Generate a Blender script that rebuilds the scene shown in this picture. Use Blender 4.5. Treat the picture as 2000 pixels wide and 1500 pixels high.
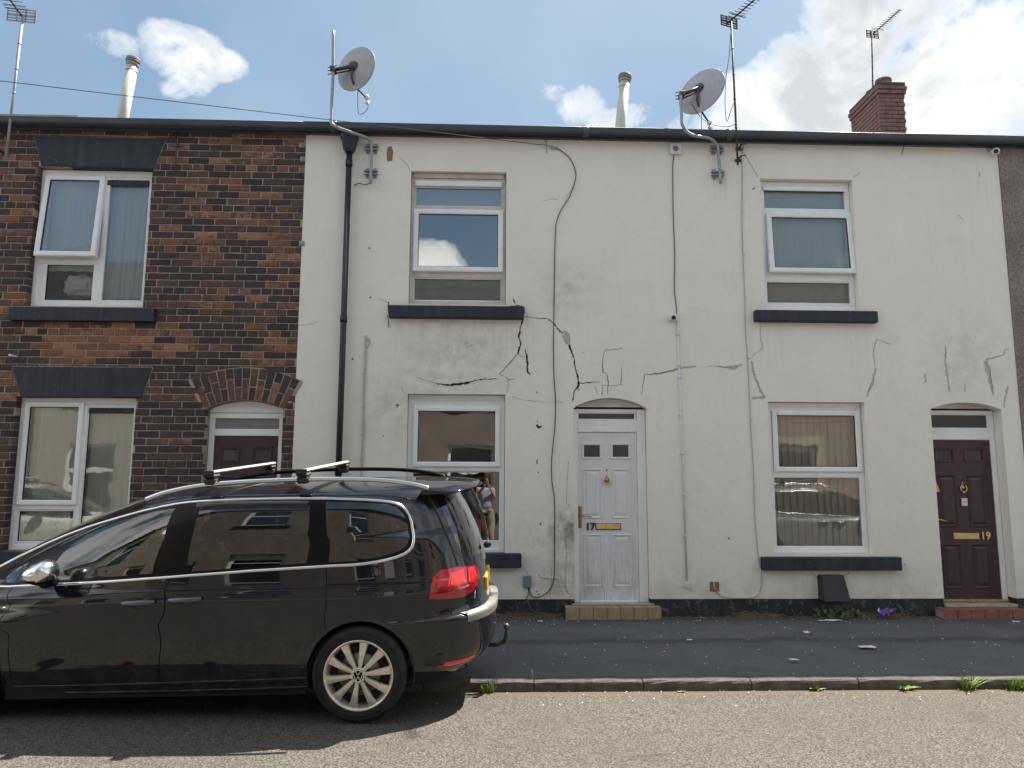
import bpy, bmesh, math, random
from math import sin, cos, tan, pi, radians, sqrt, atan2
from mathutils import Vector, Matrix, noise
from mathutils.geometry import delaunay_2d_cdt
from mathutils.bvhtree import BVHTree
random.seed(7)
for o in list(bpy.data.objects): bpy.data.objects.remove(o)
SC = bpy.context.scene
COL = SC.collection

# ---------------------------------------------------------------- camera
CAMP = Vector((0.0, -8.8, 1.63)); F_PX = 1450.0
TH, PS, RO = radians(7.609), radians(1.954), radians(0.198)
_F = Vector((0, cos(TH), sin(TH))); _U = Vector((0, -sin(TH), cos(TH))); _R = Vector((1, 0, 0))
_Z = Matrix.Rotation(-PS, 3, 'Z')
CR = _Z @ (cos(RO)*_R + sin(RO)*_U); CU = _Z @ (-sin(RO)*_R + cos(RO)*_U); CF = _Z @ _F
cam = bpy.data.cameras.new('camera'); camo = bpy.data.objects.new('camera', cam); COL.objects.link(camo)
cam.sensor_width = 36.0; cam.lens = F_PX/2000*36; cam.clip_start = 0.05; cam.clip_end = 2000
camo.matrix_world = Matrix(((CR.x, CU.x, -CF.x, CAMP.x), (CR.y, CU.y, -CF.y, CAMP.y), (CR.z, CU.z, -CF.z, CAMP.z), (0, 0, 0, 1)))
SC.camera = camo
def ray(px, py): return (CF + (px-1000)/F_PX*CR - (py-750)/F_PX*CU)
def at(px, py, Y=0.0):                       # point of the plane Y seen at a pixel of the 2000x1500 photograph
    d = ray(px, py); return CAMP + d*((Y-CAMP.y)/d.y)
def atz(px, py, Z): d = ray(px, py); return CAMP + d*((Z-CAMP.z)/d.z)

# ---------------------------------------------------------------- sky and sun
SUN_EL, SUN_AZ = radians(57.2), radians(50.0)          # azimuth from +Y towards +X
SKY_STRENGTH, SUN_STRENGTH = 0.050, 4.45
SC.view_settings.view_transform = 'Standard'; SC.view_settings.look = 'None'
SC.view_settings.exposure = 1.56; SC.view_settings.gamma = 1.0; SC.view_settings.use_curve_mapping = False
TOSUN_ = Vector((cos(SUN_EL)*sin(SUN_AZ), cos(SUN_EL)*cos(SUN_AZ), sin(SUN_EL)))
world = bpy.data.worlds.new('World'); SC.world = world; world.use_nodes = True
nt = world.node_tree; nt.nodes.clear()
def N(t, typ, **kw):
    n = t.nodes.new(typ)
    for k, v in kw.items():
        if k == 'inp':
            for a, b in v.items(): n.inputs[a].default_value = b
        else: setattr(n, k, v)
    return n
def mth(t, op, a, b=None, clamp=False):
    n = t.nodes.new('ShaderNodeMath'); n.operation = op; n.use_clamp = clamp
    for i, v in enumerate((a, b)):
        if v is None: continue
        if isinstance(v, (int, float)): n.inputs[i].default_value = v
        else: t.links.new(v, n.inputs[i])
    return n.outputs[0]
def ramp(t, src, stops):
    n = t.nodes.new('ShaderNodeValToRGB'); cr = n.color_ramp
    while len(cr.elements) < len(stops): cr.elements.new(0.5)
    for e, (p, c) in zip(cr.elements, stops):
        e.position = p; e.color = (c, c, c, 1) if isinstance(c, (int, float)) else (*c, 1)
    t.links.new(src, n.inputs[0]); return n.outputs[0]
def mix(t, fac, a, b, mode='MIX'):
    n = t.nodes.new('ShaderNodeMix'); n.data_type = 'RGBA'; n.blend_type = mode
    for i, v in ((0, fac), (6, a), (7, b)):
        if isinstance(v, (int, float)): n.inputs[i].default_value = v
        elif isinstance(v, tuple): n.inputs[i].default_value = (*v, 1) if len(v) == 3 else v
        else: t.links.new(v, n.inputs[i])
    return n.outputs[2]
def nz(t, vec, scale, detail=4, rough=0.55, dist=0.0, out=0):
    n = N(t, 'ShaderNodeTexNoise', inp={'Scale': scale, 'Detail': detail, 'Roughness': rough, 'Distortion': dist})
    if vec is not None: t.links.new(vec, n.inputs['Vector'])
    return n.outputs[out]
sky = N(nt, 'ShaderNodeTexSky', sky_type='NISHITA', sun_disc=False, sun_elevation=SUN_EL, sun_rotation=SUN_AZ,
        air_density=1.0, dust_density=1.6, ozone_density=1.0)
tc = N(nt, 'ShaderNodeTexCoord'); D = tc.outputs['Generated']
def dot(v):
    n = N(nt, 'ShaderNodeVectorMath', operation='DOT_PRODUCT'); nt.links.new(D, n.inputs[0]); n.inputs[1].default_value = v
    return n.outputs['Value']
# clouds: a general field of fair weather cumulus, and the clouds standing where the photograph shows them
blobs = [  # px, py, rx, ry (photograph pixels), weight
    (1500, 178, 75, 34, .85), (1600, 170, 95, 66, 1.0), (1720, 205, 240, 70, 1.05), (1685, 70, 62, 120, .95), (1745, 10, 85, 60, .85), (1860, 190, 170, 85, 1.05), (1965, 195, 90, 62, .8), (1900, 95, 60, 40, .55), (1935, 40, 36, 40, .35), (2150, 190, 170, 90, .8),
    (352, 100, 50, 33, .60), (412, 122, 44, 22, .52), (372, 148, 32, 26, .46), (345, 176, 24, 14, .32), (214, 82, 42, 17, .42), (120, 92, 34, 15, .28), (510, 205, 26, 22, .2), (1085, 182, 34, 20, .6), (1130, 200, 44, 34, .72), (1180, 235, 40, 20, .6), (1245, 225, 30, 22, .4)]
acc = None
for (px, py, rx, ry, w) in blobs:
    c = ray(px, py).normalized(); e = c.cross(Vector((0, 0, 1))).normalized(); u = e.cross(c).normalized()
    sc = F_PX / (ray(px, py).length)
    a = mth(nt, 'MULTIPLY', mth(nt, 'SUBTRACT', dot(e), c.dot(e)), sc/rx); b = mth(nt, 'MULTIPLY', mth(nt, 'SUBTRACT', dot(u), c.dot(u)), sc/ry)
    r = mth(nt, 'SQRT', mth(nt, 'ADD', mth(nt, 'MULTIPLY', a, a), mth(nt, 'MULTIPLY', b, b)))
    f = mth(nt, 'MULTIPLY', mth(nt, 'SUBTRACT', 1.5, r, True), w)
    # only the half of the sphere in front
    f = mth(nt, 'MULTIPLY', f, mth(nt, 'GREATER_THAN', dot(c), 0.3))
    acc = f if acc is None else mth(nt, 'MAXIMUM', acc, f)
n1 = nz(nt, D, 9.0, 12, 0.66, 0.35); n2 = nz(nt, D, 1.7, 3, 0.5)
fld = mth(nt, 'MULTIPLY', mth(nt, 'SUBTRACT', n2, 0.36, False), 5.0, True)      # the general field
away = mth(nt, 'SUBTRACT', 1.0, mth(nt, 'MULTIPLY', mth(nt, 'ADD', dot(CF), -0.45, True), 9.0, True), True)
fld = mth(nt, 'MULTIPLY', fld, away)
# the piece of sky mirrored in the upper windows is mostly blue with one cumulus
mdir = Vector((CF.x-.1, -CF.y, CF.z+.26)).normalized()
clear = mth(nt, 'SUBTRACT', 1.0, mth(nt, 'MULTIPLY', mth(nt, 'SUBTRACT', dot(mdir), .76, True), 7.0, True), True)
fld = mth(nt, 'MULTIPLY', fld, clear)
mb_ = ray(845, 500).normalized(); mb_.y = -mb_.y; e = mb_.cross(Vector((0, 0, 1))).normalized(); u = e.cross(mb_).normalized()
a = mth(nt, 'MULTIPLY', mth(nt, 'SUBTRACT', dot(e), mb_.dot(e)), 18.0); b = mth(nt, 'MULTIPLY', mth(nt, 'SUBTRACT', dot(u), mb_.dot(u)), 26.0)
r = mth(nt, 'SQRT', mth(nt, 'ADD', mth(nt, 'MULTIPLY', a, a), mth(nt, 'MULTIPLY', b, b)))
acc = mth(nt, 'MAXIMUM', acc, mth(nt, 'MULTIPLY', mth(nt, 'SUBTRACT', 1.5, r, True), mth(nt, 'GREATER_THAN', dot(mb_), .3)))
cov = mth(nt, 'MAXIMUM', acc, fld)
dens = mth(nt, 'ADD', mth(nt, 'MULTIPLY', cov, 1.15), mth(nt, 'MULTIPLY', mth(nt, 'SUBTRACT', n1, 0.5), 3.4))
gate = mth(nt, 'MULTIPLY', cov, 4.0, True)
mask = ramp(nt, mth(nt, 'MULTIPLY', dens, gate), [(0.22, 0.0), (0.60, .55), (1.0, 1.0)])
n3 = nz(nt, D, 6.5, 8, 0.6, 0.5)
thick = ramp(nt, dens, [(.8, 0.0), (1.35 if False else 1.0, 1.0)])
shade = ramp(nt, n3, [(0.38, (.235, .25, .262)), (0.48, (.32, .328, .332)), (0.57, (.44, .438, .43))])
shade = mix(nt, ramp(nt, dens, [(.45, 0.0), (.95, 1.0)]), (.40, .402, .40), shade)
behind = mth(nt, 'MULTIPLY', mth(nt, 'SUBTRACT', .35, dot(TOSUN_), True), .9, True)            # clouds away from the sun: front-lit, then brightened further to light the walls
shade = mix(nt, behind, shade, (1.25, 1.22, 1.17))
haze_t = mix(nt, .6, sky.outputs[0], (2.15, 3.35, 4.5))
skyc = mix(nt, 1.0, haze_t, (SKY_STRENGTH,)*3, 'MULTIPLY')
vn = ramp(nt, nz(nt, D, 3.0, 4, .5), [(.4, 0.0), (.75, .30)])
skyc = mix(nt, vn, skyc, (.26, .30, .34))
fin = mix(nt, mask, skyc, shade)
bg = N(nt, 'ShaderNodeBackground', inp={'Strength': 1.0}); out = N(nt, 'ShaderNodeOutputWorld')
nt.links.new(fin, bg.inputs[0]); nt.links.new(bg.outputs[0], out.inputs[0])
sl = bpy.data.lights.new('sun', 'SUN'); sl.energy = SUN_STRENGTH; sl.angle = radians(0.53); sl.color = (1.0, 0.93, 0.82)
so = bpy.data.objects.new('sun', sl); COL.objects.link(so)
TOSUN = Vector((cos(SUN_EL)*sin(SUN_AZ), cos(SUN_EL)*cos(SUN_AZ), sin(SUN_EL)))
so.rotation_euler = TOSUN.to_track_quat('Z', 'Y').to_euler(); so.location = (5, 5, 20)

# ---------------------------------------------------------------- materials
def mat(name, color=(.5, .5, .5), rough=.6, metal=0.0, spec=0.5, coat=0.0):
    m = bpy.data.materials.new(name); m.use_nodes = True
    b = m.node_tree.nodes['Principled BSDF']
    b.inputs['Base Color'].default_value = (*color, 1); b.inputs['Roughness'].default_value = rough
    b.inputs['Metallic'].default_value = metal; b.inputs['Specular IOR Level'].default_value = spec
    b.inputs['Coat Weight'].default_value = coat; b.inputs['Coat Roughness'].default_value = 0.03
    return m
def bs(m): return m.node_tree.nodes['Principled BSDF']
def pos(t): return N(t, 'ShaderNodeNewGeometry').outputs['Position']
def objc(t): return N(t, 'ShaderNodeTexCoord').outputs['Object']
def scaled(t, v, s):
    n = N(t, 'ShaderNodeMapping'); n.inputs['Scale'].default_value = s; t.links.new(v, n.inputs[0]); return n.outputs[0]
def bump(t, m, h, strength=.3, dist=.01):
    n = N(t, 'ShaderNodeBump', inp={'Strength': strength, 'Distance': dist}); t.links.new(h, n.inputs['Height']); t.links.new(n.outputs[0], bs(m).inputs['Normal'])
def weathered(name, c0, c1, rough=.6, scale=6.0, bstr=.15, bscale=60.0, metal=0.0, lo=.35, hi=.7, bd=.004, obj=False, coat=0.0):
    m = mat(name, c0, rough, metal, coat=coat); t = m.node_tree; p = objc(t) if obj else pos(t)
    t.links.new(ramp(t, nz(t, p, scale, 6, .6), [(lo, c0), (hi, c1)]), bs(m).inputs['Base Color'])
    r = ramp(t, nz(t, p, scale*2.3, 3), [(.3, max(0, rough-.08)), (.7, min(1, rough+.1))]); t.links.new(r, bs(m).inputs['Roughness'])
    if bstr: bump(t, m, nz(t, p, bscale, 3), bstr, bd)
    return m
def zof(t, v):
    n = N(t, 'ShaderNodeSeparateXYZ'); t.links.new(v, n.inputs[0]); return n.outputs

def m_render():
    m = mat('cream_render', (.6, .57, .5), .85, spec=.25); t = m.node_tree; p = pos(t); X, Y, Z = zof(t, p)
    c = ramp(t, nz(t, p, 1.1, 5, .6), [(.3, (.80, .772, .700)), (.7, (.835, .81, .745))])
    c = mix(t, ramp(t, nz(t, p, 3.3, 7, .65), [(.52, 0.0), (.80, .32)]), c, (.62, .59, .52))
    st = nz(t, scaled(t, p, (9, 9, .55)), 1.0, 5, .6)                     # rain streaks
    c = mix(t, ramp(t, st, [(.58, 0.0), (.90, .20)]), c, (.56, .525, .45))
    # scuffed grey area between the two windows of the middle house
    def patch(cx, cz, r, k, col, cc):
        d = N(t, 'ShaderNodeVectorMath', operation='DISTANCE'); t.links.new(p, d.inputs[0]); d.inputs[1].default_value = (cx, 0, cz)
        f = mth(t, 'MULTIPLY', mth(t, 'SUBTRACT', 1.0, mth(t, 'DIVIDE', d.outputs['Value'], r), True), mth(t, 'MULTIPLY', ramp(t, nz(t, p, 5.5, 6, .7), [(.38, 0.0), (.62, 1.0)]), k))
        return mix(t, f, cc, col)
    for (q, r, k, col) in ((at(900, 680), 1.0, .55, (.36, .34, .31)), (at(1110, 570), .5, .5, (.38, .37, .35)), (at(1103, 1080), .75, .6, (.45, .33, .30)),
                           (at(1110, 1030), .28, 1.1, (.22, .20, .18)), (at(1110, 1150), .35, .5, (.25, .23, .20)), (at(770, 800), .6, .5, (.36, .35, .33)), (at(1890, 700), .7, .5, (.46, .45, .42))):
        c = patch(q.x, q.z, r, k, col, c)
    for (sx, sy, r_, k_) in ((800, 660, .45, .5), (1000, 650, .5, .55), (1500, 660, .45, .5), (1690, 655, .45, .5), (1560, 1140, .4, .5), (1730, 1140, .35, .5), (700, 330, .5, .5), (1420, 360, .45, .6), (1250, 300, .4, .35), (1930, 350, .5, .4)):
        q = at(sx, sy); d = N(t, 'ShaderNodeVectorMath', operation='DISTANCE'); t.links.new(p, d.inputs[0]); d.inputs[1].default_value = (q.x, 0, q.z)
        f = mth(t, 'MULTIPLY', mth(t, 'SUBTRACT', 1.0, mth(t, 'DIVIDE', d.outputs['Value'], r_), True), mth(t, 'MULTIPLY', ramp(t, nz(t, scaled(t, p, (16, 16, .9)), 1.0, 4, .6), [(.45, 0.0), (.68, 1.0)]), k_*.55))
        c = mix(t, f, c, (.46, .425, .35))
    sp = ramp(t, nz(t, p, 42, 2, .5), [(.71, 0.0), (.76, .45)]); c = mix(t, sp, c, (.33, .32, .29))
    drt = mth(t, 'MULTIPLY', mth(t, 'SUBTRACT', .75, mth(t, 'DIVIDE', mth(t, 'ADD', Z, 0), 1.0), True), ramp(t, nz(t, p, 4.0, 6, .7), [(.35, 0.0), (.65, .9)]))
    c = mix(t, drt, c, (.37, .34, .27))
    t.links.new(c, bs(m).inputs['Base Color'])
    h = mth(t, 'ADD', mth(t, 'MULTIPLY', nz(t, p, 7, 5, .55), 1.0), mth(t, 'MULTIPLY', nz(t, scaled(t, p, (1, 1, 3.0)), 55, 4, .6), .22))
    bump(t, m, h, .42, .02); return m
def m_pebble(name, a, b):
    m = mat(name, a, .95, spec=.2); t = m.node_tree; p = pos(t)
    v = N(t, 'ShaderNodeTexVoronoi', inp={'Scale': 95.0}); t.links.new(p, v.inputs['Vector'])
    c = mix(t, ramp(t, v.outputs['Color'], [(.1, 0.0), (.9, 1.0)]), a, b)
    c = mix(t, ramp(t, nz(t, p, 2, 5), [(.4, 0.0), (.7, .35)]), c, (.07, .06, .055)); t.links.new(c, bs(m).inputs['Base Color'])
    bump(t, m, v.outputs['Distance'], .9, .012); return m
def m_brick():
    m = mat('sooty_brick', (.1, .05, .04), .9, spec=.2); t = m.node_tree; p = pos(t); X, Y, Z = zof(t, p)
    oi = N(t, 'ShaderNodeObjectInfo').outputs['Random']; gi = N(t, 'ShaderNodeNewGeometry').outputs['Random Per Island']
    rnd = mth(t, 'FRACT', mth(t, 'ADD', mth(t, 'MULTIPLY', oi, 7.13), mth(t, 'MULTIPLY', gi, 3.71)))
    dark = ramp(t, rnd, [(0, (.058, .046, .050)), (.4, (.084, .060, .060)), (.75, (.120, .077, .068)), (1, (.16, .092, .074))])
    orange = ramp(t, mth(t, 'FRACT', mth(t, 'MULTIPLY', rnd, 5.3)), [(0, (.21, .105, .070)), (.5, (.29, .142, .090)), (1, (.36, .19, .118))])
    big = nz(t, scaled(t, p, (.9, 1, 1.5)), 1.5, 3, .5)
    low = mth(t, 'MULTIPLY', mth(t, 'SUBTRACT', 3.0, Z), .17)                                                  # more soot left on the ground floor
    q = at(190, 672); dx = mth(t, 'ABSOLUTE', mth(t, 'SUBTRACT', X, q.x)); dz = mth(t, 'ABSOLUTE', mth(t, 'SUBTRACT', Z, q.z))
    band = mth(t, 'MULTIPLY', mth(t, 'MULTIPLY', mth(t, 'SUBTRACT', 1.15, dx, True), 1.0), mth(t, 'MULTIPLY', mth(t, 'SUBTRACT', .34, dz, True), 1.6))
    f = mth(t, 'ADD', mth(t, 'MULTIPLY', nz(t, p, 13, 8, .78, .5), 1.15), mth(t, 'MULTIPLY', big, .95))
    f = mth(t, 'ADD', f, mth(t, 'MULTIPLY', mth(t, 'SUBTRACT', rnd, .5), .50))
    f = mth(t, 'ADD', mth(t, 'SUBTRACT', f, mth(t, 'MAXIMUM', low, 0.0)), band)
    c = mix(t, ramp(t, f, [(1.10/2, 0.0), (1.19/2, 1.0)]) if False else ramp(t, mth(t, 'MULTIPLY', f, .5), [(.575, 0.0), (.66, 1.0)]), dark, orange)
    c = mix(t, ramp(t, nz(t, p, 40, 3, .6), [(.45, 0.0), (.8, .5)]), c, (.035, .028, .03))
    t.links.new(c, bs(m).inputs['Base Color']); bump(t, m, mth(t, 'ADD', nz(t, p, 45, 4, .65), mth(t, 'MULTIPLY', f, .35)), .6, .008); return m
KERB_Y = -2.68
def m_road():
    m = mat('chipped_asphalt', (.1, .1, .1), .92, spec=.25); t = m.node_tree; p = pos(t)
    v = N(t, 'ShaderNodeTexVoronoi', inp={'Scale': 92.0, 'Randomness': 1.0}); t.links.new(p, v.inputs['Vector'])
    stone = ramp(t, v.outputs['Color'], [(.05, (.068, .063, .055)), (.35, (.115, .107, .092)), (.7, (.152, .141, .121)), (.95, (.215, .20, .173))])
    e = ramp(t, v.outputs['Distance'], [(.40, 0.0), (.70, .80)])
    c = mix(t, e, stone, (.030, .028, .026))
    c = mix(t, ramp(t, nz(t, p, 1.1, 5, .6), [(.35, 0.0), (.7, .40)]), c, (.070, .065, .057))
    c = mix(t, ramp(t, nz(t, p, 6, 4, .6), [(.55, 0.0), (.8, .30)]), c, (.16, .14, .11))
    X, Y, Z = zof(t, p)
    st = ramp(t, nz(t, scaled(t, p, (.5, 1.3, 1)), 2.3, 6, .7, .8), [(.60, 0.0), (.68, .45)]); c = mix(t, st, c, (.040, .038, .036))      # old oil stains
    gut = mth(t, 'ADD', Y, mth(t, 'MULTIPLY', nz(t, p, 3.0, 4), .12)); c = mix(t, ramp(t, mth(t, 'ABSOLUTE', mth(t, 'ADD', gut, -KERB_Y-.04)), [(.03, .85), (.13, 0.0)]), c, (.115, .085, .055))
    vc = N(t, 'ShaderNodeTexVoronoi', feature='DISTANCE_TO_EDGE', inp={'Scale': .55}); dv = N(t, 'ShaderNodeVectorMath', operation='ADD'); t.links.new(p, dv.inputs[0]); sc_ = N(t, 'ShaderNodeVectorMath', operation='SCALE'); sc_.inputs['Scale'].default_value = .35; t.links.new(nz(t, p, 2.2, 5, .6, out=1), sc_.inputs[0]); t.links.new(sc_.outputs[0], dv.inputs[1]); t.links.new(dv.outputs[0], vc.inputs['Vector'])
    c = mix(t, mth(t, 'MULTIPLY', ramp(t, vc.outputs['Distance'], [(.001, .6), (.005, 0.0)]), ramp(t, nz(t, p, .9, 2), [(.45, 0.0), (.6, 1.0)])), c, (.055, .052, .048))
    t.links.new(c, bs(m).inputs['Base Color'])
    h = mth(t, 'SUBTRACT', mth(t, 'MULTIPLY', nz(t, p, 60, 3), .7), v.outputs['Distance']); bump(t, m, h, .6, .006); return m
def m_pave():
    m = mat('dark_tarmac', (.05, .05, .05), .85, spec=.3); t = m.node_tree; p = pos(t); X, Y, Z = zof(t, p)
    c = ramp(t, nz(t, p, 1.6, 6, .6), [(.3, (.118, .123, .130)), (.7, (.158, .163, .170))])
    w = mth(t, 'ADD', Y, mth(t, 'MULTIPLY', mth(t, 'SUBTRACT', nz(t, scaled(t, p, (1, .3, 1)), 1.6, 5, .6), .5), .42))
    yb = atz(1500, 1250, .09).y
    band = ramp(t, mth(t, 'ABSOLUTE', mth(t, 'SUBTRACT', w, yb)), [(.06, .75), (.14, 0.0)])
    c = mix(t, band, c, (.045, .046, .048))
    near = ramp(t, mth(t, 'ABSOLUTE', w), [(.12, 1.0), (.55, 0.0)])
    c = mix(t, mth(t, 'MULTIPLY', near, .85), c, (.055, .056, .052))
    c = mix(t, mth(t, 'MULTIPLY', near, ramp(t, nz(t, p, 7, 6, .7), [(.5, 0.0), (.65, .8)])), c, (.06, .065, .028))
    c = mix(t, ramp(t, nz(t, scaled(t, p, (.6, 1, 1)), 2.6, 6, .65, .5), [(.52, 0.0), (.66, .5)]), c, (.075, .077, .08))
    vo = N(t, 'ShaderNodeTexVoronoi', inp={'Scale': 130.0}); t.links.new(p, vo.inputs['Vector']); c = mix(t, ramp(t, vo.outputs['Color'], [(.55, 0.0), (.95, .5)]), c, (.23, .228, .22)); c = mix(t, ramp(t, vo.outputs['Distance'], [(.45, 0.0), (.75, .5)]), c, (.05, .05, .052))
    c = mix(t, ramp(t, nz(t, p, 14, 2, .4), [(.70, 0.0), (.73, .5)]), c, (.20, .195, .185))
    c = mix(t, ramp(t, nz(t, p, 85, 2, .5), [(.66, 0.0), (.72, .5)]), c, (.26, .255, .24))
    c = mix(t, ramp(t, nz(t, p, 200, 2, .5), [(.4, 0.0), (.65, .45)]), c, (.065, .067, .07))
    t.links.new(c, bs(m).inputs['Base Color']); bump(t, m, nz(t, p, 170, 3, .6), .55, .006); return m
def m_glass(name, tint=(.93, .95, .95), k=3.0, base=.0, rough=.0, wob=.06, wsc=2.2):
    m = bpy.data.materials.new(name); m.use_nodes = True; t = m.node_tree; t.nodes.clear()
    o = N(t, 'ShaderNodeOutputMaterial'); tr = N(t, 'ShaderNodeBsdfTransparent'); tr.inputs[0].default_value = (*tint, 1)
    g = N(t, 'ShaderNodeBsdfGlossy', inp={'Roughness': rough}); g.inputs[0].default_value = (1, 1, 1, 1)
    fr = N(t, 'ShaderNodeFresnel', inp={'IOR': 1.5}); ms = N(t, 'ShaderNodeMixShader')
    gi = N(t, 'ShaderNodeObjectInfo'); cs = N(t, 'ShaderNodeVectorMath', operation='ADD'); t.links.new(pos(t), cs.inputs[0])
    b = N(t, 'ShaderNodeBump', inp={'Strength': wob, 'Distance': .02}); t.links.new(nz(t, cs.outputs[0], wsc, 2), b.inputs['Height'])
    t.links.new(b.outputs[0], g.inputs['Normal'])
    t.links.new(mth(t, 'ADD', mth(t, 'MULTIPLY', fr.outputs[0], k), base, True), ms.inputs[0])
    t.links.new(tr.outputs[0], ms.inputs[1]); t.links.new(g.outputs[0], ms.inputs[2]); t.links.new(ms.outputs[0], o.inputs[0]); return m
def m_cloth(name, c, k=.35):
    m = bpy.data.materials.new(name); m.use_nodes = True; t = m.node_tree; t.nodes.clear(); p = pos(t)
    o = N(t, 'ShaderNodeOutputMaterial'); d = N(t, 'ShaderNodeBsdfDiffuse'); tl = N(t, 'ShaderNodeBsdfTranslucent'); ms = N(t, 'ShaderNodeMixShader', inp={0: k})
    cc = mix(t, ramp(t, nz(t, scaled(t, p, (30, 30, 30)), 8, 3), [(.3, 0.0), (.7, .4)]), c, tuple(v*.75 for v in c))
    t.links.new(cc, d.inputs[0]); t.links.new(cc, tl.inputs[0]); t.links.new(d.outputs[0], ms.inputs[1]); t.links.new(tl.outputs[0], ms.inputs[2]); t.links.new(ms.outputs[0], o.inputs[0]); return m
def m_paint(name, c0, c1, th):
    """masonry paint with dust, runs and flaked spots"""
    m = mat(name, c0, .62); t = m.node_tree; p = pos(t)
    c = ramp(t, nz(t, p, 4, 6, .6), [(.35, c0), (.7, c1)])
    c = mix(t, ramp(t, nz(t, scaled(t, p, (14, 14, 1.2)), 1.0, 4, .6), [(.5, 0.0), (.8, .5)]), c, (.070, .075, .085))
    c = mix(t, ramp(t, nz(t, p, 13, 7, .7, .4), [(th-.02, 0.0), (th, .8)]), c, (.12, .115, .105))
    t.links.new(c, bs(m).inputs['Base Color']); bump(t, m, nz(t, p, 28, 5, .65), .5, .006); return m
def m_door_white():
    m = mat('white_grained_door', (.6, .6, .6), .5); t = m.node_tree; p = pos(t); X, Y, Z = zof(t, p)
    g = nz(t, scaled(t, p, (70, 70, 3.2)), 1.0, 5, .65, .8)
    lowf = ramp(t, mth(t, 'MULTIPLY', Z, .5), [(.10, 1.0), (.60, .15)])
    f = mth(t, 'MULTIPLY', ramp(t, g, [(.5, 0.0), (.66, .75)]), lowf)
    c = mix(t, f, (.74, .74, .75), (.30, .28, .27))
    c = mix(t, mth(t, 'MULTIPLY', ramp(t, nz(t, p, 4, 5, .7), [(.45, 0.0), (.75, .6)]), lowf), c, (.40, .37, .35))
    t.links.new(c, bs(m).inputs['Base Color']); bump(t, m, g, .25, .004); return m
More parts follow.
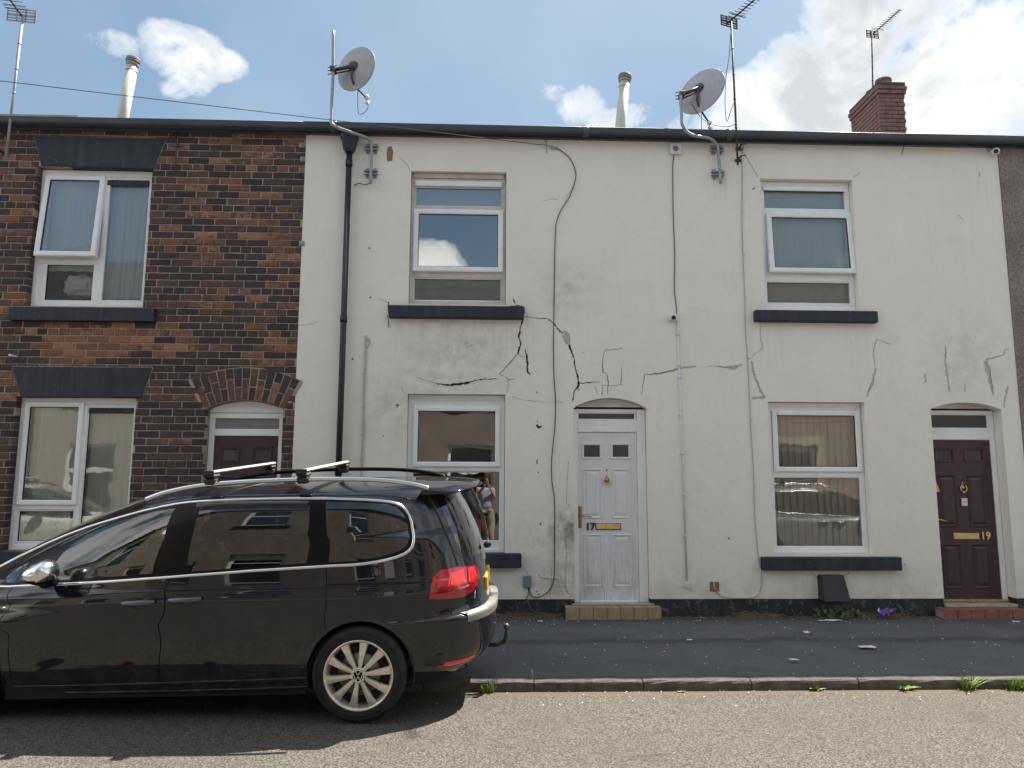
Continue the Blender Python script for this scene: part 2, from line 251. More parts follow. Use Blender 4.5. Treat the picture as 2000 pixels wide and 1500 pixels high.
MT = dict(
    render=m_render(), brick=m_brick(), road=m_road(), pave=m_pave(),
    mortar=weathered('lime_mortar', (.31, .258, .21), (.43, .365, .30), .95, 3.0, .5, 80),
    pebble=m_pebble('brown_pebbledash', (.17, .145, .135), (.42, .375, .345)), pebble2=m_pebble('grey_pebbledash', (.15, .128, .105), (.33, .29, .245)),
    black=m_paint('black_masonry_paint', (.012, .016, .026), (.026, .031, .044), .655), plinth=m_paint('black_plinth_paint', (.010, .012, .019), (.030, .032, .037), .58),
    gutter=weathered('black_gutter_plastic', (.055, .064, .085), (.085, .096, .12), .38, 3, .05, 40),
    slate=weathered('roof_slate', (.018, .019, .022), (.038, .038, .042), .85, 4, .4, 30),
    upvc=weathered('white_upvc', (.85, .86, .87), (.76, .76, .76), .32, 5, .0, lo=.45, hi=.85),
    upvc_old=weathered('grimy_upvc', (.60, .57, .52), (.42, .38, .33), .5, 9, .1, 60, lo=.35, hi=.8),
    pink=weathered('pinkish_board', (.70, .66, .64), (.55, .51, .49), .6, 8, .1, 60),
    gasket=mat('black_rubber', (.02, .02, .022), .6), glass=m_glass('window_glass', k=3.4), glass_c=m_glass('window_glass_clearer', k=1.7), glass_up=m_glass('window_glass_upper', k=4.0, base=.04),
    frost=weathered('obscured_glass', (.20, .22, .22), (.13, .145, .15), .12, 60, .5, 120, bd=.003, coat=.6), dglass=mat('dark_leaded_glass', (.05, .05, .052), .15, coat=.4),
    net=m_cloth('net_curtain', (.80, .85, .88), .12), net2=m_cloth('grey_curtain', (.84, .85, .80), .08), blind=m_cloth('vertical_blind_fabric', (.72, .66, .58), .12),
    room=mat('dim_room_plaster', (.22, .20, .18), .9), board=weathered('dark_backing_and_bedding', (.045, .05, .06), (.075, .08, .09), .8, 3, .3, 30),  # dark backing imitates the unlit room; the bedding shares it
    doorw=m_door_white(), doorm=weathered('maroon_grained_door', (.040, .019, .028), (.066, .030, .040), .42, 12, .2, 40),
    brass=weathered('polished_brass', (.72, .56, .26), (.62, .46, .20), .30, 12, .0, 50, metal=.85), bronze=weathered('worn_copper_handle', (.35, .17, .12), (.22, .12, .1), .4, 20, .05, 50, metal=.7),
    steel=weathered('galvanised_steel', (.36, .38, .40), (.26, .28, .30), .5, 14, .1, 60, metal=.35), darksteel=weathered('rusty_dark_steel', (.10, .095, .10), (.06, .045, .04), .6, 20, .2, 60, metal=.5),
    dish=weathered('grey_dish_paint', (.40, .40, .43), (.33, .32, .34), .5, 8, .05, 40), flue=weathered('cream_flue_paint', (.60, .60, .55), (.50, .49, .45), .4, 5, .0),
    white=weathered('white_plastic', (.72, .73, .75), (.62, .63, .64), .35, 20, .0), grey=mat('grey_plastic', (.19, .215, .25), .5), cable=mat('black_cable', (.018, .018, .02), .5), cablew=weathered('painted_cable', (.42, .40, .35), (.55, .52, .46), .6, 20, .0),
    crack=mat('open_crack', (.035, .03, .027), .95), crackg=weathered('filled_crack', (.40, .38, .34), (.52, .49, .44), .95, 20, .6, 60), hair=mat('hairline_crack', (.20, .185, .16), .95),
    kerb=weathered('weathered_kerb_stone', (.055, .054, .046), (.14, .135, .115), .9, 14, .8, 90, lo=.3, hi=.75, bd=.008),
    tile_y=weathered('buff_step_tile', (.30, .22, .12), (.42, .33, .19), .6, 9, .25, 50), tile_r=weathered('red_step_tile', (.22, .075, .055), (.30, .12, .09), .55, 9, .25, 50), sillw=weathered('pale_threshold', (.42, .41, .33), (.3, .28, .24), .6, 9, .1, 50),
    chim=weathered('red_chimney_brick', (.185, .105, .095), (.26, .155, .135), .85, 5, .5, 60), chimm=mat('chimney_mortar', (.085, .06, .055), .95), pot=weathered('clay_pot', (.22, .12, .10), (.15, .09, .08), .8, 8, .3, 50),
    grass=weathered('sunlit_weed', (.16, .24, .045), (.27, .34, .08), .6, 40, .0), grassd=weathered('dark_ivy', (.05, .085, .03), (.08, .12, .04), .6, 40, .0), dry=weathered('dry_weed', (.20, .15, .085), (.32, .25, .15), .9, 40, .0),
    litter=weathered('scrap_paper', (.80, .80, .79), (.62, .60, .60), .7, 30, .0), purple=mat('purple_wrapper', (.12, .05, .42), .3), redp=mat('red_wrapper', (.5, .05, .06), .35),
    ground=weathered('earth', (.08, .07, .05), (.1, .09, .06), .95, 1, .0), wood=weathered('weathered_wood', (.30, .20, .11), (.2, .13, .08), .8, 30, .2, 60),
    pipe=weathered('black_downpipe', (.014, .017, .025), (.026, .03, .04), .45, 3, .05, 40), rose_wall=weathered('painted_wall_rose', (.33, .25, .21), (.38, .30, .255), .9, 2, .3, 60), cream=mat('cream_surround', (.55, .50, .36), .8), cowl=mat('beige_cowl', (.30, .28, .25), .6),
    beige_wall=weathered('painted_wall_ochre', (.34, .30, .235), (.40, .36, .29), .9, 2, .3, 60),
)

# ---------------------------------------------------------------- mesh helpers
ORG = {}
def tag(o, label=None, cat=None, group=None, kind=None):
    if label: o['label'] = label
    if cat: o['category'] = cat
    if group: o['group'] = group
    if kind: o['kind'] = kind
    return o
def empty(name, loc=(0, 0, 0), label=None, cat=None, group=None, kind=None):
    o = bpy.data.objects.new(name, None); o.location = loc; o.empty_display_size = .2; COL.objects.link(o); ORG[o.name] = Vector(loc)
    return tag(o, label, cat, group, kind)
class MB:
    def __init__(s): s.v = []; s.f = []; s.sm = []
    def add(s, vs, fs, smooth=False):
        n = len(s.v); s.v += [Vector(v) for v in vs]; s.f += [tuple(i+n for i in f) for f in fs]; s.sm += [smooth]*len(fs); return s
    def box(s, x0, x1, y0, y1, z0, z1, c=0.0, M=None):
        if x0 > x1: x0, x1 = x1, x0
        if y0 > y1: y0, y1 = y1, y0
        if z0 > z1: z0, z1 = z1, z0
        if c <= 0:
            vs = [(x, y, z) for z in (z0, z1) for y in (y0, y1) for x in (x0, x1)]
            fs = [(0, 2, 3, 1), (4, 5, 7, 6), (0, 1, 5, 4), (2, 6, 7, 3), (0, 4, 6, 2), (1, 3, 7, 5)]
        else:
            c = min(c, (x1-x0)*.45, (y1-y0)*.45, (z1-z0)*.45)
            idx = {}; vs = []
            for sx in (0, 1):
                for sy in (0, 1):
                    for sz in (0, 1):
                        X, Y, Z = (x0, x1)[sx], (y0, y1)[sy], (z0, z1)[sz]; dx, dy, dz = (c, -c)[sx], (c, -c)[sy], (c, -c)[sz]
                        for a, p in enumerate(((X, Y+dy, Z+dz), (X+dx, Y, Z+dz), (X+dx, Y+dy, Z))): idx[sx, sy, sz, a] = len(vs); vs.append(p)
            fs = []
            for s_ in (0, 1):
                fs.append([idx[s_, b, d, 0] for b, d in ((0, 0), (1, 0), (1, 1), (0, 1))][::(1 if s_ else -1)])
                fs.append([idx[b, s_, d, 1] for b, d in ((0, 0), (1, 0), (1, 1), (0, 1))][::(-1 if s_ else 1)])
                fs.append([idx[b, d, s_, 2] for b, d in ((0, 0), (1, 0), (1, 1), (0, 1))][::(1 if s_ else -1)])
            for a in (0, 1):
                for b in (0, 1):
                    o_ = 1 if a == b else -1
                    fs.append([idx[0, a, b, 1], idx[1, a, b, 1], idx[1, a, b, 2], idx[0, a, b, 2]][::o_])
                    fs.append([idx[a, 0, b, 0], idx[a, 1, b, 0], idx[a, 1, b, 2], idx[a, 0, b, 2]][::-o_])
                    fs.append([idx[a, b, 0, 0], idx[a, b, 1, 0], idx[a, b, 1, 1], idx[a, b, 0, 1]][::o_])
            for sx in (0, 1):
                for sy in (0, 1):
                    for sz in (0, 1): fs.append([idx[sx, sy, sz, a] for a in ((0, 1, 2) if (sx+sy+sz) % 2 else (0, 2, 1))])
        if M is not None: vs = [M @ Vector(v) for v in vs]
        return s.add(vs, fs)
    def tube(s, pts, r, n=8, caps=True, smooth=True):
        pts = [Vector(p) for p in pts]; rs = r if isinstance(r, (list, tuple)) else [r]*len(pts); vs = []; fs = []
        ref = None
        for i, p in enumerate(pts):
            t = (pts[min(i+1, len(pts)-1)] - pts[max(i-1, 0)]).normalized()
            if ref is None: ref = t.orthogonal().normalized()
            ref = (ref - t*ref.dot(t)).normalized(); b = t.cross(ref)
            for k in range(n): a = 2*pi*k/n; vs.append(p + (ref*cos(a)+b*sin(a))*rs[i])
        for i in range(len(pts)-1):
            for k in range(n): fs.append((i*n+k, i*n+(k+1) % n, (i+1)*n+(k+1) % n, (i+1)*n+k))
        s.add(vs, fs, smooth)
        if caps: m = len(s.v)-len(vs); s.f += [tuple(m+k for k in range(n))[::-1], tuple(m+(len(pts)-1)*n+k for k in range(n))]; s.sm += [False, False]
        return s
    def lathe(s, prof, M=None, n=32, smooth=True):          # prof: (r, z) around z
        vs = []; fs = []; M = M or Matrix.Identity(4)
        for r, z in prof:
            for k in range(n): a = 2*pi*k/n; vs.append(M @ Vector((r*cos(a), r*sin(a), z)))
        for i in range(len(prof)-1):
            for k in range(n): fs.append((i*n+k, i*n+(k+1) % n, (i+1)*n+(k+1) % n, (i+1)*n+k))
        return s.add(vs, fs, smooth)
    def prism(s, poly, y0, y1, M=None):                     # polygon (x, z) extruded along y, y0 is the front (towards -Y)
        n = len(poly); ar = sum(poly[i][0]*poly[(i+1) % n][1]-poly[(i+1) % n][0]*poly[i][1] for i in range(n))
        if ar < 0: poly = poly[::-1]
        vs = [(x, y0, z) for x, z in poly]+[(x, y1, z) for x, z in poly]
        fs = [tuple(range(n)), tuple(range(n, 2*n))[::-1]]+[(i, i+n, (i+1) % n+n, (i+1) % n) for i in range(n)]
        if M is not None: vs = [M @ Vector(v) for v in vs]
        return s.add(vs, fs)
    def build(s, name, m, parent=None, label=None, cat=None, group=None, kind=None, org=None):
        o0 = Vector(org) if org is not None else (ORG[parent.name] if parent is not None else Vector((0, 0, 0)))
        me = bpy.data.meshes.new(name); me.from_pydata([v-o0 for v in s.v], [], s.f); me.materials.append(m)
        me.polygons.foreach_set('use_smooth', s.sm)
        o = bpy.data.objects.new(name, me); COL.objects.link(o); ORG[o.name] = o0
        if parent is not None: o.parent = parent; o.location = o0 - ORG[parent.name]
        elif org is not None: o.location = o0
        return tag(o, label, cat, group, kind)
def thing(mb, name, m, label, cat, group=None, kind=None):          # one-mesh top-level thing with its origin at its base
    xs = [v.x for v in mb.v]; ys = [v.y for v in mb.v]; zs = [v.z for v in mb.v]
    o0 = Vector(((min(xs)+max(xs))/2, (min(ys)+max(ys))/2, min(zs)))
    return mb.build(name, m, None, label, cat, group, kind, org=o0)
def inpoly(x, y, P):
    c = False; j = len(P)-1
    for i in range(len(P)):
        if (P[i][1] > y) != (P[j][1] > y) and x < (P[j][0]-P[i][0])*(y-P[i][1])/(P[j][1]-P[i][1])+P[i][0]: c = not c
        j = i
    return c
def cdt(polys, extra=()):
    """triangulate the first polygon with the others as constraints; returns verts2d, faces"""
    vs = []; es = []
    for P in polys:
        n = len(vs); vs += [Vector((p[0], p[1])) for p in P]; es += [(n+i, n+(i+1) % len(P)) for i in range(len(P))]
    vs += [Vector(p) for p in extra]
    v2, e2, f2, *_ = delaunay_2d_cdt(vs, es, [], 0, 1e-7)
    return v2, f2
def holed_plate(mb, outer, holes, y0, y1):
    """plate in XZ with openings; front at y0, reveals going back to y1"""
    v2, f2 = cdt([outer]+holes)
    fs = []
    for f in f2:
        cx = sum(v2[i].x for i in f)/3; cz = sum(v2[i].y for i in f)/3
        if not inpoly(cx, cz, outer) or any(inpoly(cx, cz, h) for h in holes): continue
        a = (v2[f[1]]-v2[f[0]]).cross(v2[f[2]]-v2[f[0]])
        fs.append(tuple(f) if a > 0 else tuple(f)[::-1])
    n = len(v2)
    mb.add([(v.x, y0, v.y) for v in v2]+[(v.x, y1, v.y) for v in v2], fs+[tuple(i+n for i in f)[::-1] for f in fs])
    for P in [outer]+holes:
        k = len(P); mb.add([(x, y0, z) for x, z in P]+[(x, y1, z) for x, z in P], [(i, (i+1) % k, (i+1) % k+k, i+k) for i in range(k)])
    return mb
def rectpoly(x0, x1, z0, z1): return [(x0, z0), (x1, z0), (x1, z1), (x0, z1)]
def pxrect(x0, y0, x1, y1, Y=0.0):       # rectangle on a wall plane from the pixel corners of its middle
    a = at((x0[0]+x0[1])/2 if isinstance(x0, tuple) else x0, (y0+y1)/2, Y); b = at((x1[0]+x1[1])/2 if isinstance(x1, tuple) else x1, (y0+y1)/2, Y)
    xm = ((x0[0]+x0[1])/2 if isinstance(x0, tuple) else x0)/2 + ((x1[0]+x1[1])/2 if isinstance(x1, tuple) else x1)/2
    t = at(xm, y0, Y); m = at(xm, y1, Y); return (a.x, b.x, m.z, t.z)
def text_mesh(txt, name, m, parent, loc, size, depth=.003, rot=(pi/2, 0, 0), off=0.0):
    cu = bpy.data.curves.new('t', 'FONT'); cu.body = txt; cu.size = size; cu.extrude = depth; cu.offset = off; cu.align_x = 'CENTER'; cu.align_y = 'CENTER'; cu.resolution_u = 4
    tmp = bpy.data.objects.new('t', cu); COL.objects.link(tmp); bpy.context.view_layer.update()
    me = bpy.data.meshes.new_from_object(tmp.evaluated_get(bpy.context.evaluated_depsgraph_get())); bpy.data.objects.remove(tmp)
    me.materials.clear(); me.materials.append(m); me.name = name
    o = bpy.data.objects.new(name, me); COL.objects.link(o); o.rotation_euler = rot
    if parent is not None: o.parent = parent; o.location = Vector(loc)-ORG[parent.name]
    else: o.location = loc
    return o
def copy_tree(o, parent=None):
    c = o.copy(); COL.objects.link(c); c.parent = parent
    for ch in list(o.children): copy_tree(ch, c)
    return c
def spline(pts, n=8):
    pts = [Vector(p) for p in pts]; out = []
    for i in range(len(pts)-1):
        p0, p1, p2, p3 = pts[max(i-1, 0)], pts[i], pts[i+1], pts[min(i+2, len(pts)-1)]
        for k in range(n):
            t = k/n; out.append(.5*((2*p1)+(p2-p0)*t+(2*p0-5*p1+4*p2-p3)*t*t+(3*p1-p0-3*p2+p3)*t*t*t))
    return out+[pts[-1]]
# ================================================================ ground, road, kerb, pavement
KY = -2.68                                    # kerb face
def sheet(name, x0, x1, y0, y1, z, m, z1=None):
    mb = MB(); nx = 1; zb = z if z1 is None else z1
    mb.add([(x0, y0, z), (x1, y0, z), (x1, y1, zb), (x0, y1, zb)], [(0, 1, 2, 3)]); return mb.build(name, m, None, kind='structure')
sheet('ground', -400, 400, -400, 400, -.06, MT['ground'])
sheet('road', -60, 60, -8.12, KY+.02, 0.0, MT['road'])
sheet('pavement', -60, 60, KY+.135, .02, .074, MT['pave'], .101)
sheet('opposite_pavement', -60, 60, -10.6, -8.12, .08, MT['pave'])
kerb = empty('kerb', (0, KY, 0), kind='structure')
def kerb_stone_mesh(seed, L):
    rng = random.Random(seed); mb = MB(); seg = 8; prof = [(0, -.04), (0.0, .052), (.006, .068), (.02, .0775), (.04, .080), (.13, .081), (.13, -.04)]
    vs = []; fs = []; n = len(prof)
    for i in range(seg+1):
        x = -L/2+.004+(L-.008)*i/seg; e = .004 if i in (0, seg) else 0
        for (y, z) in prof: vs.append((x, y+rng.uniform(-.003, .003)+(e if y < .03 else 0), z+rng.uniform(-.003, .003)*(z > 0)-e))
    for i in range(seg):
        for k in range(n-1): fs.append((i*n+k, (i+1)*n+k, (i+1)*n+k+1, i*n+k+1))
    fs += [tuple(range(n)), tuple(seg*n+k for k in range(n))[::-1]]
    mb.add(vs, fs, False); me = bpy.data.meshes.new('kerb_stone'); me.from_pydata([v for v in mb.v], [], mb.f); me.materials.append(MT['kerb']); return me
KL = .87; kms = [kerb_stone_mesh(s, KL) for s in range(4)]
x0 = atz(1043, 1350, 0).x
for i in range(-11, 12):
    o = bpy.data.objects.new('kerb_stone', kms[i % 4]); COL.objects.link(o); o.parent = kerb; o.location = (x0+KL*(i+.5), 0, random.uniform(-.003, .003)); o.rotation_euler = (0, random.uniform(-.002, .002), random.uniform(-.002, .002))
mb = MB(); mb.box(-60, x0-11*KL-.004, KY, KY+.13, -.04, .08); mb.box(x0+12*KL+.004, 60, KY, KY+.13, -.04, .08); mb.build('kerb_run', MT['kerb'], kerb)
mb = MB(); mb.box(-60, 60, -8.25, -8.12, -.04, .082); mb.build('opposite_kerb', MT['kerb'], None, kind='structure')

# ================================================================ windows and doors
def bar_frame(mb, x0, x1, z0, z1, w, y0, y1, c=.004, wb=None, wt=None):
    wb = w if wb is None else wb; wt = w if wt is None else wt
    mb.box(x0, x1, y0, y1, z1-wt, z1, c); mb.box(x0, x1, y0, y1, z0, z0+wb, c)
    mb.box(x0, x0+w, y0+.0005, y1, z0+wb, z1-wt, c); mb.box(x1-w, x1, y0+.0005, y1, z0+wb, z1-wt, c)
def mitred(mb, x0, x1, z0, z1, w, y0, y1, M=None, slope=.010):
    """mitred sash frame, face slopes back towards the glass"""
    O = [(x0, z0), (x1, z0), (x1, z1), (x0, z1)]; I = [(x0+w, z0+w), (x1-w, z0+w), (x1-w, z1-w), (x0+w, z1-w)]; K = w*.22
    B = [(x0+K, z0+K), (x1-K, z0+K), (x1-K, z1-K), (x0+K, z1-K)]; C = [(x0+w*.8, z0+w*.8), (x1-w*.8, z0+w*.8), (x1-w*.8, z1-w*.8), (x0+w*.8, z1-w*.8)]
    for a in range(4):
        b = (a+1) % 4; g = .0006
        rows = [(O, y1), (O, y0+.006), (B, y0), (C, y0+.002), (I, y0+slope), (I, y1)]
        vs = []
        for P, y in rows: vs += [(P[a][0], y, P[a][1]), (P[b][0], y, P[b][1])]
        fs = [(2*i, 2*i+1, 2*i+3, 2*i+2) for i in range(len(rows)-1)]
        vs = [M @ Vector(v) for v in vs] if M is not None else vs
        mb.add(vs, fs)
def make_window(house, X0, X1, Z0, Z1, cells, name='window', yf=.085, fw=.05, fm='upvc', label=None, glass='glass', bars=(), wt=.07):
    """outer frame, then cells (gx0,gx1,gz0,gz1,kind,tilt) given by their glass rectangle; kind: fixed, sash, frost, board"""
    xs = fw
    f = MB(); bar_frame(f, X0+.004, X1-.004, Z0+.003, Z1-.004, fw, yf, yf+.07, .004, wt=wt)
    for (bx0, bx1, bz0, bz1) in bars: f.box(bx0, bx1, yf+.002, yf+.068, bz0, bz1, .004)
    gh = []
    for (a, b, c_, d, kind, tl) in cells: gh.append(rectpoly(a-.012, b+.012, c_-.012, d+.012))
    holed_plate(f, rectpoly(X0+.006, X1-.006, Z0+.005, Z1-.006), gh, yf+.016, yf+.066)
    w = f.build(name, MT[fm], house, label=label)
    g2 = MB()
    for (x0, x1, z0, z1, kind, tilt) in cells:
        if kind in ('sash', 'fixedsash'):
            sw = .062; a, b, c, d = x0-sw, x1+sw, z0-sw, z1+sw; ys = yf-.022
            M = Matrix.Translation((0, ys+.02, d)) @ Matrix.Rotation(-radians(tilt), 4, 'X') @ Matrix.Translation((0, -(ys+.02), -d))
            s = MB(); mitred(s, a, b, c, d, sw, ys, ys+.06, M); so_ = s.build('sash', MT['upvc'], w)
            s = MB(); mitred(s, x0-.003, x1+.003, z0-.003, z1+.003, .010, ys+.013, ys+.03, M, .004); s.build('gasket', MT['gasket'], w)
            p = MB(); p.box(x0-.01, x1+.01, ys+.024, ys+.030, z0-.01, z1+.01, 0, M); p.build('pane', MT[glass], w)
        else:
            s = MB(); mitred(s, x0-.018, x1+.018, z0-.018, z1+.018, .019, yf+.012, yf+.04, None, .008); s.build('glazing_bead', MT['upvc'], w)
            s = MB(); mitred(s, x0-.001, x1+.001, z0-.001, z1+.001, .006, yf+.021, yf+.04, None, .002); s.build('gasket', MT['gasket'], w)
            p = MB(); p.box(x0-.006, x1+.006, yf+.030, yf+.036, z0-.006, z1+.006); p.build('pane', MT['frost' if kind == 'frost' else glass], w, label='obscured glass pane' if kind == 'frost' else None)
    return w
def arch_poly(x0, x1, zb, zs, za, n=14):
    """opening with a segmental head: zs springing, za crown"""
    c = (x0+x1)/2; hw = (x1-x0)/2; r = (hw*hw+(za-zs)**2)/(2*(za-zs)); zc = za-r; a0 = math.asin(hw/r)
    return [(x0, zb), (x1, zb)]+[(c+r*sin(a0-2*a0*i/n), zc+r*cos(a0-2*a0*i/n)) for i in range(n+1)]
def raised_panel(mb, x0, x1, z0, z1, y):
    """moulded door panel: bead, sunk field, raised centre"""
    R = [(0, y-.001), (.012, y-.009), (.020, y-.002), (.030, y+.004), (.036, y+.004), (.062, y-.005)]
    vs = []; fs = []
    for d, yy in R:
        vs += [(x0+d, yy, z0+d), (x1-d, yy, z0+d), (x1-d, yy, z1-d), (x0+d, yy, z1-d)]
    for i in range(len(R)-1):
        for a in range(4): b = (a+1) % 4; fs.append((4*i+a, 4*i+b, 4*i+4+b, 4*i+4+a))
    n = 4*(len(R)-1); fs.append((n, n+1, n+2, n+3)); mb.add(vs, fs)
def make_door(house, lx0, lx1, lz0, lz1, yl, glazed, panels, m, frame_m='upvc', label=None):
    d = MB(); holes = [rectpoly(*g) for g in glazed]+[rectpoly(*p) for p in panels]
    v = MB(); holed_plate(v, rectpoly(lx0, lx1, lz0, lz1), holes, yl, yl+.045)
    for p in panels: raised_panel(v, *p, yl+.001)
    door = v.build('door', MT[m], house, label=label)
    for (a, b, c, e) in glazed:
        g = MB(); mitred(g, a-.004, b+.004, c-.004, e+.004, .026, yl-.012, yl+.02, None, .008); g.build('pane_moulding', MT[m], door)
        g = MB(); g.box(a+.01, b-.01, yl+.008, yl+.014, c+.01, e-.01); g.build('pane', MT['dglass'], door)
    return door
def knocker(parent, x, y, z, s=1.0):
    m = MB(); m.lathe([(.0, -.012), (.012, -.010), (.016, 0), (.010, .006), (.0, .008)], Matrix.Translation((x, y, z+.052*s)) @ Matrix.Rotation(pi/2, 4, 'X') @ Matrix.Scale(s, 4), 14)
    m.tube([(x, y-.006, z+.095*s), (x, y-.008, z+.055*s)], [.003, .009], 8)
    pts = [(x+.040*s*sin(a)*(1 if abs(a) > .01 else 1), y-.022, z+.010*s+.046*s*cos(a)*.9) for a in [radians(t) for t in range(35, 326, 18)]]
    m.tube(pts, .0065*s, 8); m.lathe([(0, -.018), (.026, -.012), (.030, 0), (.0, .012)], Matrix.Translation((x, y-.012, z+.018*s)) @ Matrix.Rotation(pi/2, 4, 'X') @ Matrix.Scale(s, 4), 16)
    m.tube([(x, y-.02, z-.034*s), (x, y-.018, z-.062*s)], [.010*s, .003], 8)
    return m.build('knocker', MT['brass'], parent)
def letter_plate(parent, x0, x1, z0, z1, y, edge='gasket'):
    m = MB(); m.box(x0, x1, y-.006, y+.002, z0, z1, .002); m.build('letter_plate_surround', MT[edge], parent)
    m = MB(); m.box(x0+.008, x1-.008, y-.012, y-.004, z0+.010, z1-.006, .003); m.build('letter_plate', MT['brass'], parent)

# ================================================================ brick house (left)
HX0, HX1 = -7.2, -2.262
WB = dict(u=(-5.478, -4.107, 3.70, 5.43), l=(-5.478, -4.107, .85, 2.615))     # window openings x0 x1 z0 z1
def px_x(px, py, Y=0): return at(px, py, Y).x
def px_z(px, py, Y=0): return at(px, py, Y).z
YF = .085
bh = empty('brick_house', (HX0, 0, .1), 'end of the brick terrace, soot-blackened orange brick with black lintels and sills', 'house')
D15 = arch_poly(-3.296, -2.397, .1, px_z(402, 797), px_z(478, 781))
lin_u = [(-5.552, 5.812), (-3.966, 5.812), (px_x(300, 331), px_z(300, 331)), (px_x(82, 322), px_z(82, 324))]
lin_l = [(-5.563, 2.966), (-3.939, 2.966), (px_x(277, 776), px_z(277, 776)), (px_x(42, 776), px_z(42, 776))]
sil_u = rectpoly(-5.621, -3.937, px_z(170, 629), px_z(170, 603)); sil_l = rectpoly(-5.62, -3.93, .68, .845)
archO = arch_poly(px_x(383, 737), px_x(577, 737), 0, px_z(480, 741), px_z(480, 719), 16)
acx = (-3.296-2.397)/2; hw = (3.296-2.397)/2; zs, za = px_z(402, 797), px_z(478, 781); ar = (hw*hw+(za-zs)**2)/(2*(za-zs)); azc = za-ar; aa0 = math.asin(hw/ar)
ARW = px_z(480, 719)-za                       # arch ring depth
def in_arch(x, z, g=0.0):
    dx, dz = x-acx, z-azc; r = sqrt(dx*dx+dz*dz)
    return r < ar+ARW+g and abs(atan2(dx, dz)) < aa0+.03+g/ar and r > ar-.02
mb = MB(); holed_plate(mb, rectpoly(HX0, HX1-.002, -.1, 6.0), [rectpoly(*[v+d for v, d in zip(W_, (-.004, .004, -.004, .004))]) for W_ in WB.values()]+[D15], .0045, .26)
wall15 = mb.build('wall', MT['mortar'], bh)
def cut_intervals(a, b, z0, z1):
    """free runs of a course between a and b once the openings are taken out"""
    runs = [(a, b)]; holes = [(W_[0], W_[1]) for W_ in WB.values() if z0 < W_[3]-.012 and z1 > W_[2]+.012]
    if z0 < zs: holes.append((-3.296, -2.397))
    elif z0 < za-.01: h_ = sqrt(max(ar*ar-(z0-azc)**2, 0)); holes.append((acx-h_-.01, acx+h_+.01))
    for (h0, h1) in holes:
        new = []
        for (p, q) in runs:
            if q <= h0 or p >= h1: new.append((p, q)); continue
            if p < h0: new.append((p, h0))
            if q > h1: new.append((h1, q))
        runs = new
    return runs
def hidden(x0, x1, z0, z1):
    return any(all(inpoly(x, z, P) for x in (x0, x1) for z in (z0, z1)) for P in (lin_u, lin_l, sil_u, sil_l)) or all(in_arch(x, z, -.01) for x in (x0, (x0+x1)/2, x1) for z in (z0, z1))
CH, BH, BL, JT = .0862, .0762, .2490, .0105
zh = px_z(400, 568)                           # a header course here
slots = []
k0 = round((zh-.10)/CH)
for r in range(0, 69):
    zc = zh+(r-k0)*CH; rng = random.Random(r*31+5); head = (r-k0) % 6 == 0
    L = (BL-JT)/2 if head else BL; pitch = L+JT; off = (.129 if (r % 2) else 0)+(.06 if head else 0)+rng.uniform(-.02, .02)
    x = HX1+off-pitch*int((HX1+off-HX0)/pitch+2)
    if zc+BH/2 > 5.93: break
    while x < HX1:
        a, b = x+rng.uniform(-.002, .002), x+L+rng.uniform(-.002, .002); x += pitch
        a = max(a, HX0); b = min(b, HX1-.004)
        if b-a < .014: continue
        for (p, q) in cut_intervals(a, b, zc-BH/2, zc+BH/2):
            if q-p > .013 and not hidden(p, q, zc-BH/2, zc+BH/2): slots.append([p, q, zc, int(q-p < b-a-.001)])
def brick_data(L, H, seed, D_=.09, rough=.0025):
    rng = random.Random(seed); c = .007; vs = []; nx = 4 if L > .15 else 2
    # front face grid with chipped, pillowed edges, then sides
    c = min(c, L*.2); xs = [-L/2, -L/2+c]+[-L/2+c+(L-2*c)*i/nx for i in range(1, nx)]+[L/2-c, L/2]; zs_ = [-H/2, -H/2+c, H/2-c, H/2]
    n = len(xs)
    for j, z in enumerate(zs_):
        for i, x in enumerate(xs):
            ed = i in (0, n-1) or j in (0, 3)
            vs.append((x+rng.uniform(-1, 1)*rough, (.0045 if ed else rng.uniform(-.0035, .0005)), z+rng.uniform(-1, 1)*rough))
    fs = [(j*n+i, j*n+i+1, (j+1)*n+i+1, (j+1)*n+i) for j in range(3) for i in range(n-1)]
    m = len(vs); rim = [i for i in range(n)]+[j*n+n-1 for j in range(1, 4)]+[3*n+i for i in range(n-2, -1, -1)]+[j*n for j in (2, 1)]
    for i in rim: vs.append((vs[i][0], D_, vs[i][2]))
    k = len(rim); fs += [(rim[(i+1) % k], rim[i], m+i, m+(i+1) % k) for i in range(k)]
    return vs, fs
bmesh_cache = {}
def brick_mesh(L, H, m, seed, name='brick', D_=.09):
    key = (round(L, 3), round(H, 3), seed, name)
    if key not in bmesh_cache:
        vs, fs = brick_data(L, H, seed, D_); me = bpy.data.meshes.new(name); me.from_pydata(vs, [], fs); me.materials.append(m); bmesh_cache[key] = me
    return bmesh_cache[key]
def view_area(s):
    p = Vector(((s[0]+s[1])/2, 0, s[2])); d = p-CAMP
    u = (p-CAMP).dot(CR)/d.dot(CF)*F_PX+1000; v = 750-(p-CAMP).dot(CU)/d.dot(CF)*F_PX
    if u < -10 or v < 200 or v > 1090 or (v > 1000-(u*.13) and u > 60): return 0
    return (s[1]-s[0])/(d.length**2)
order = sorted(range(len(slots)), key=lambda i: -view_area(slots[i])); single = set(order[:300])
rest = MB()
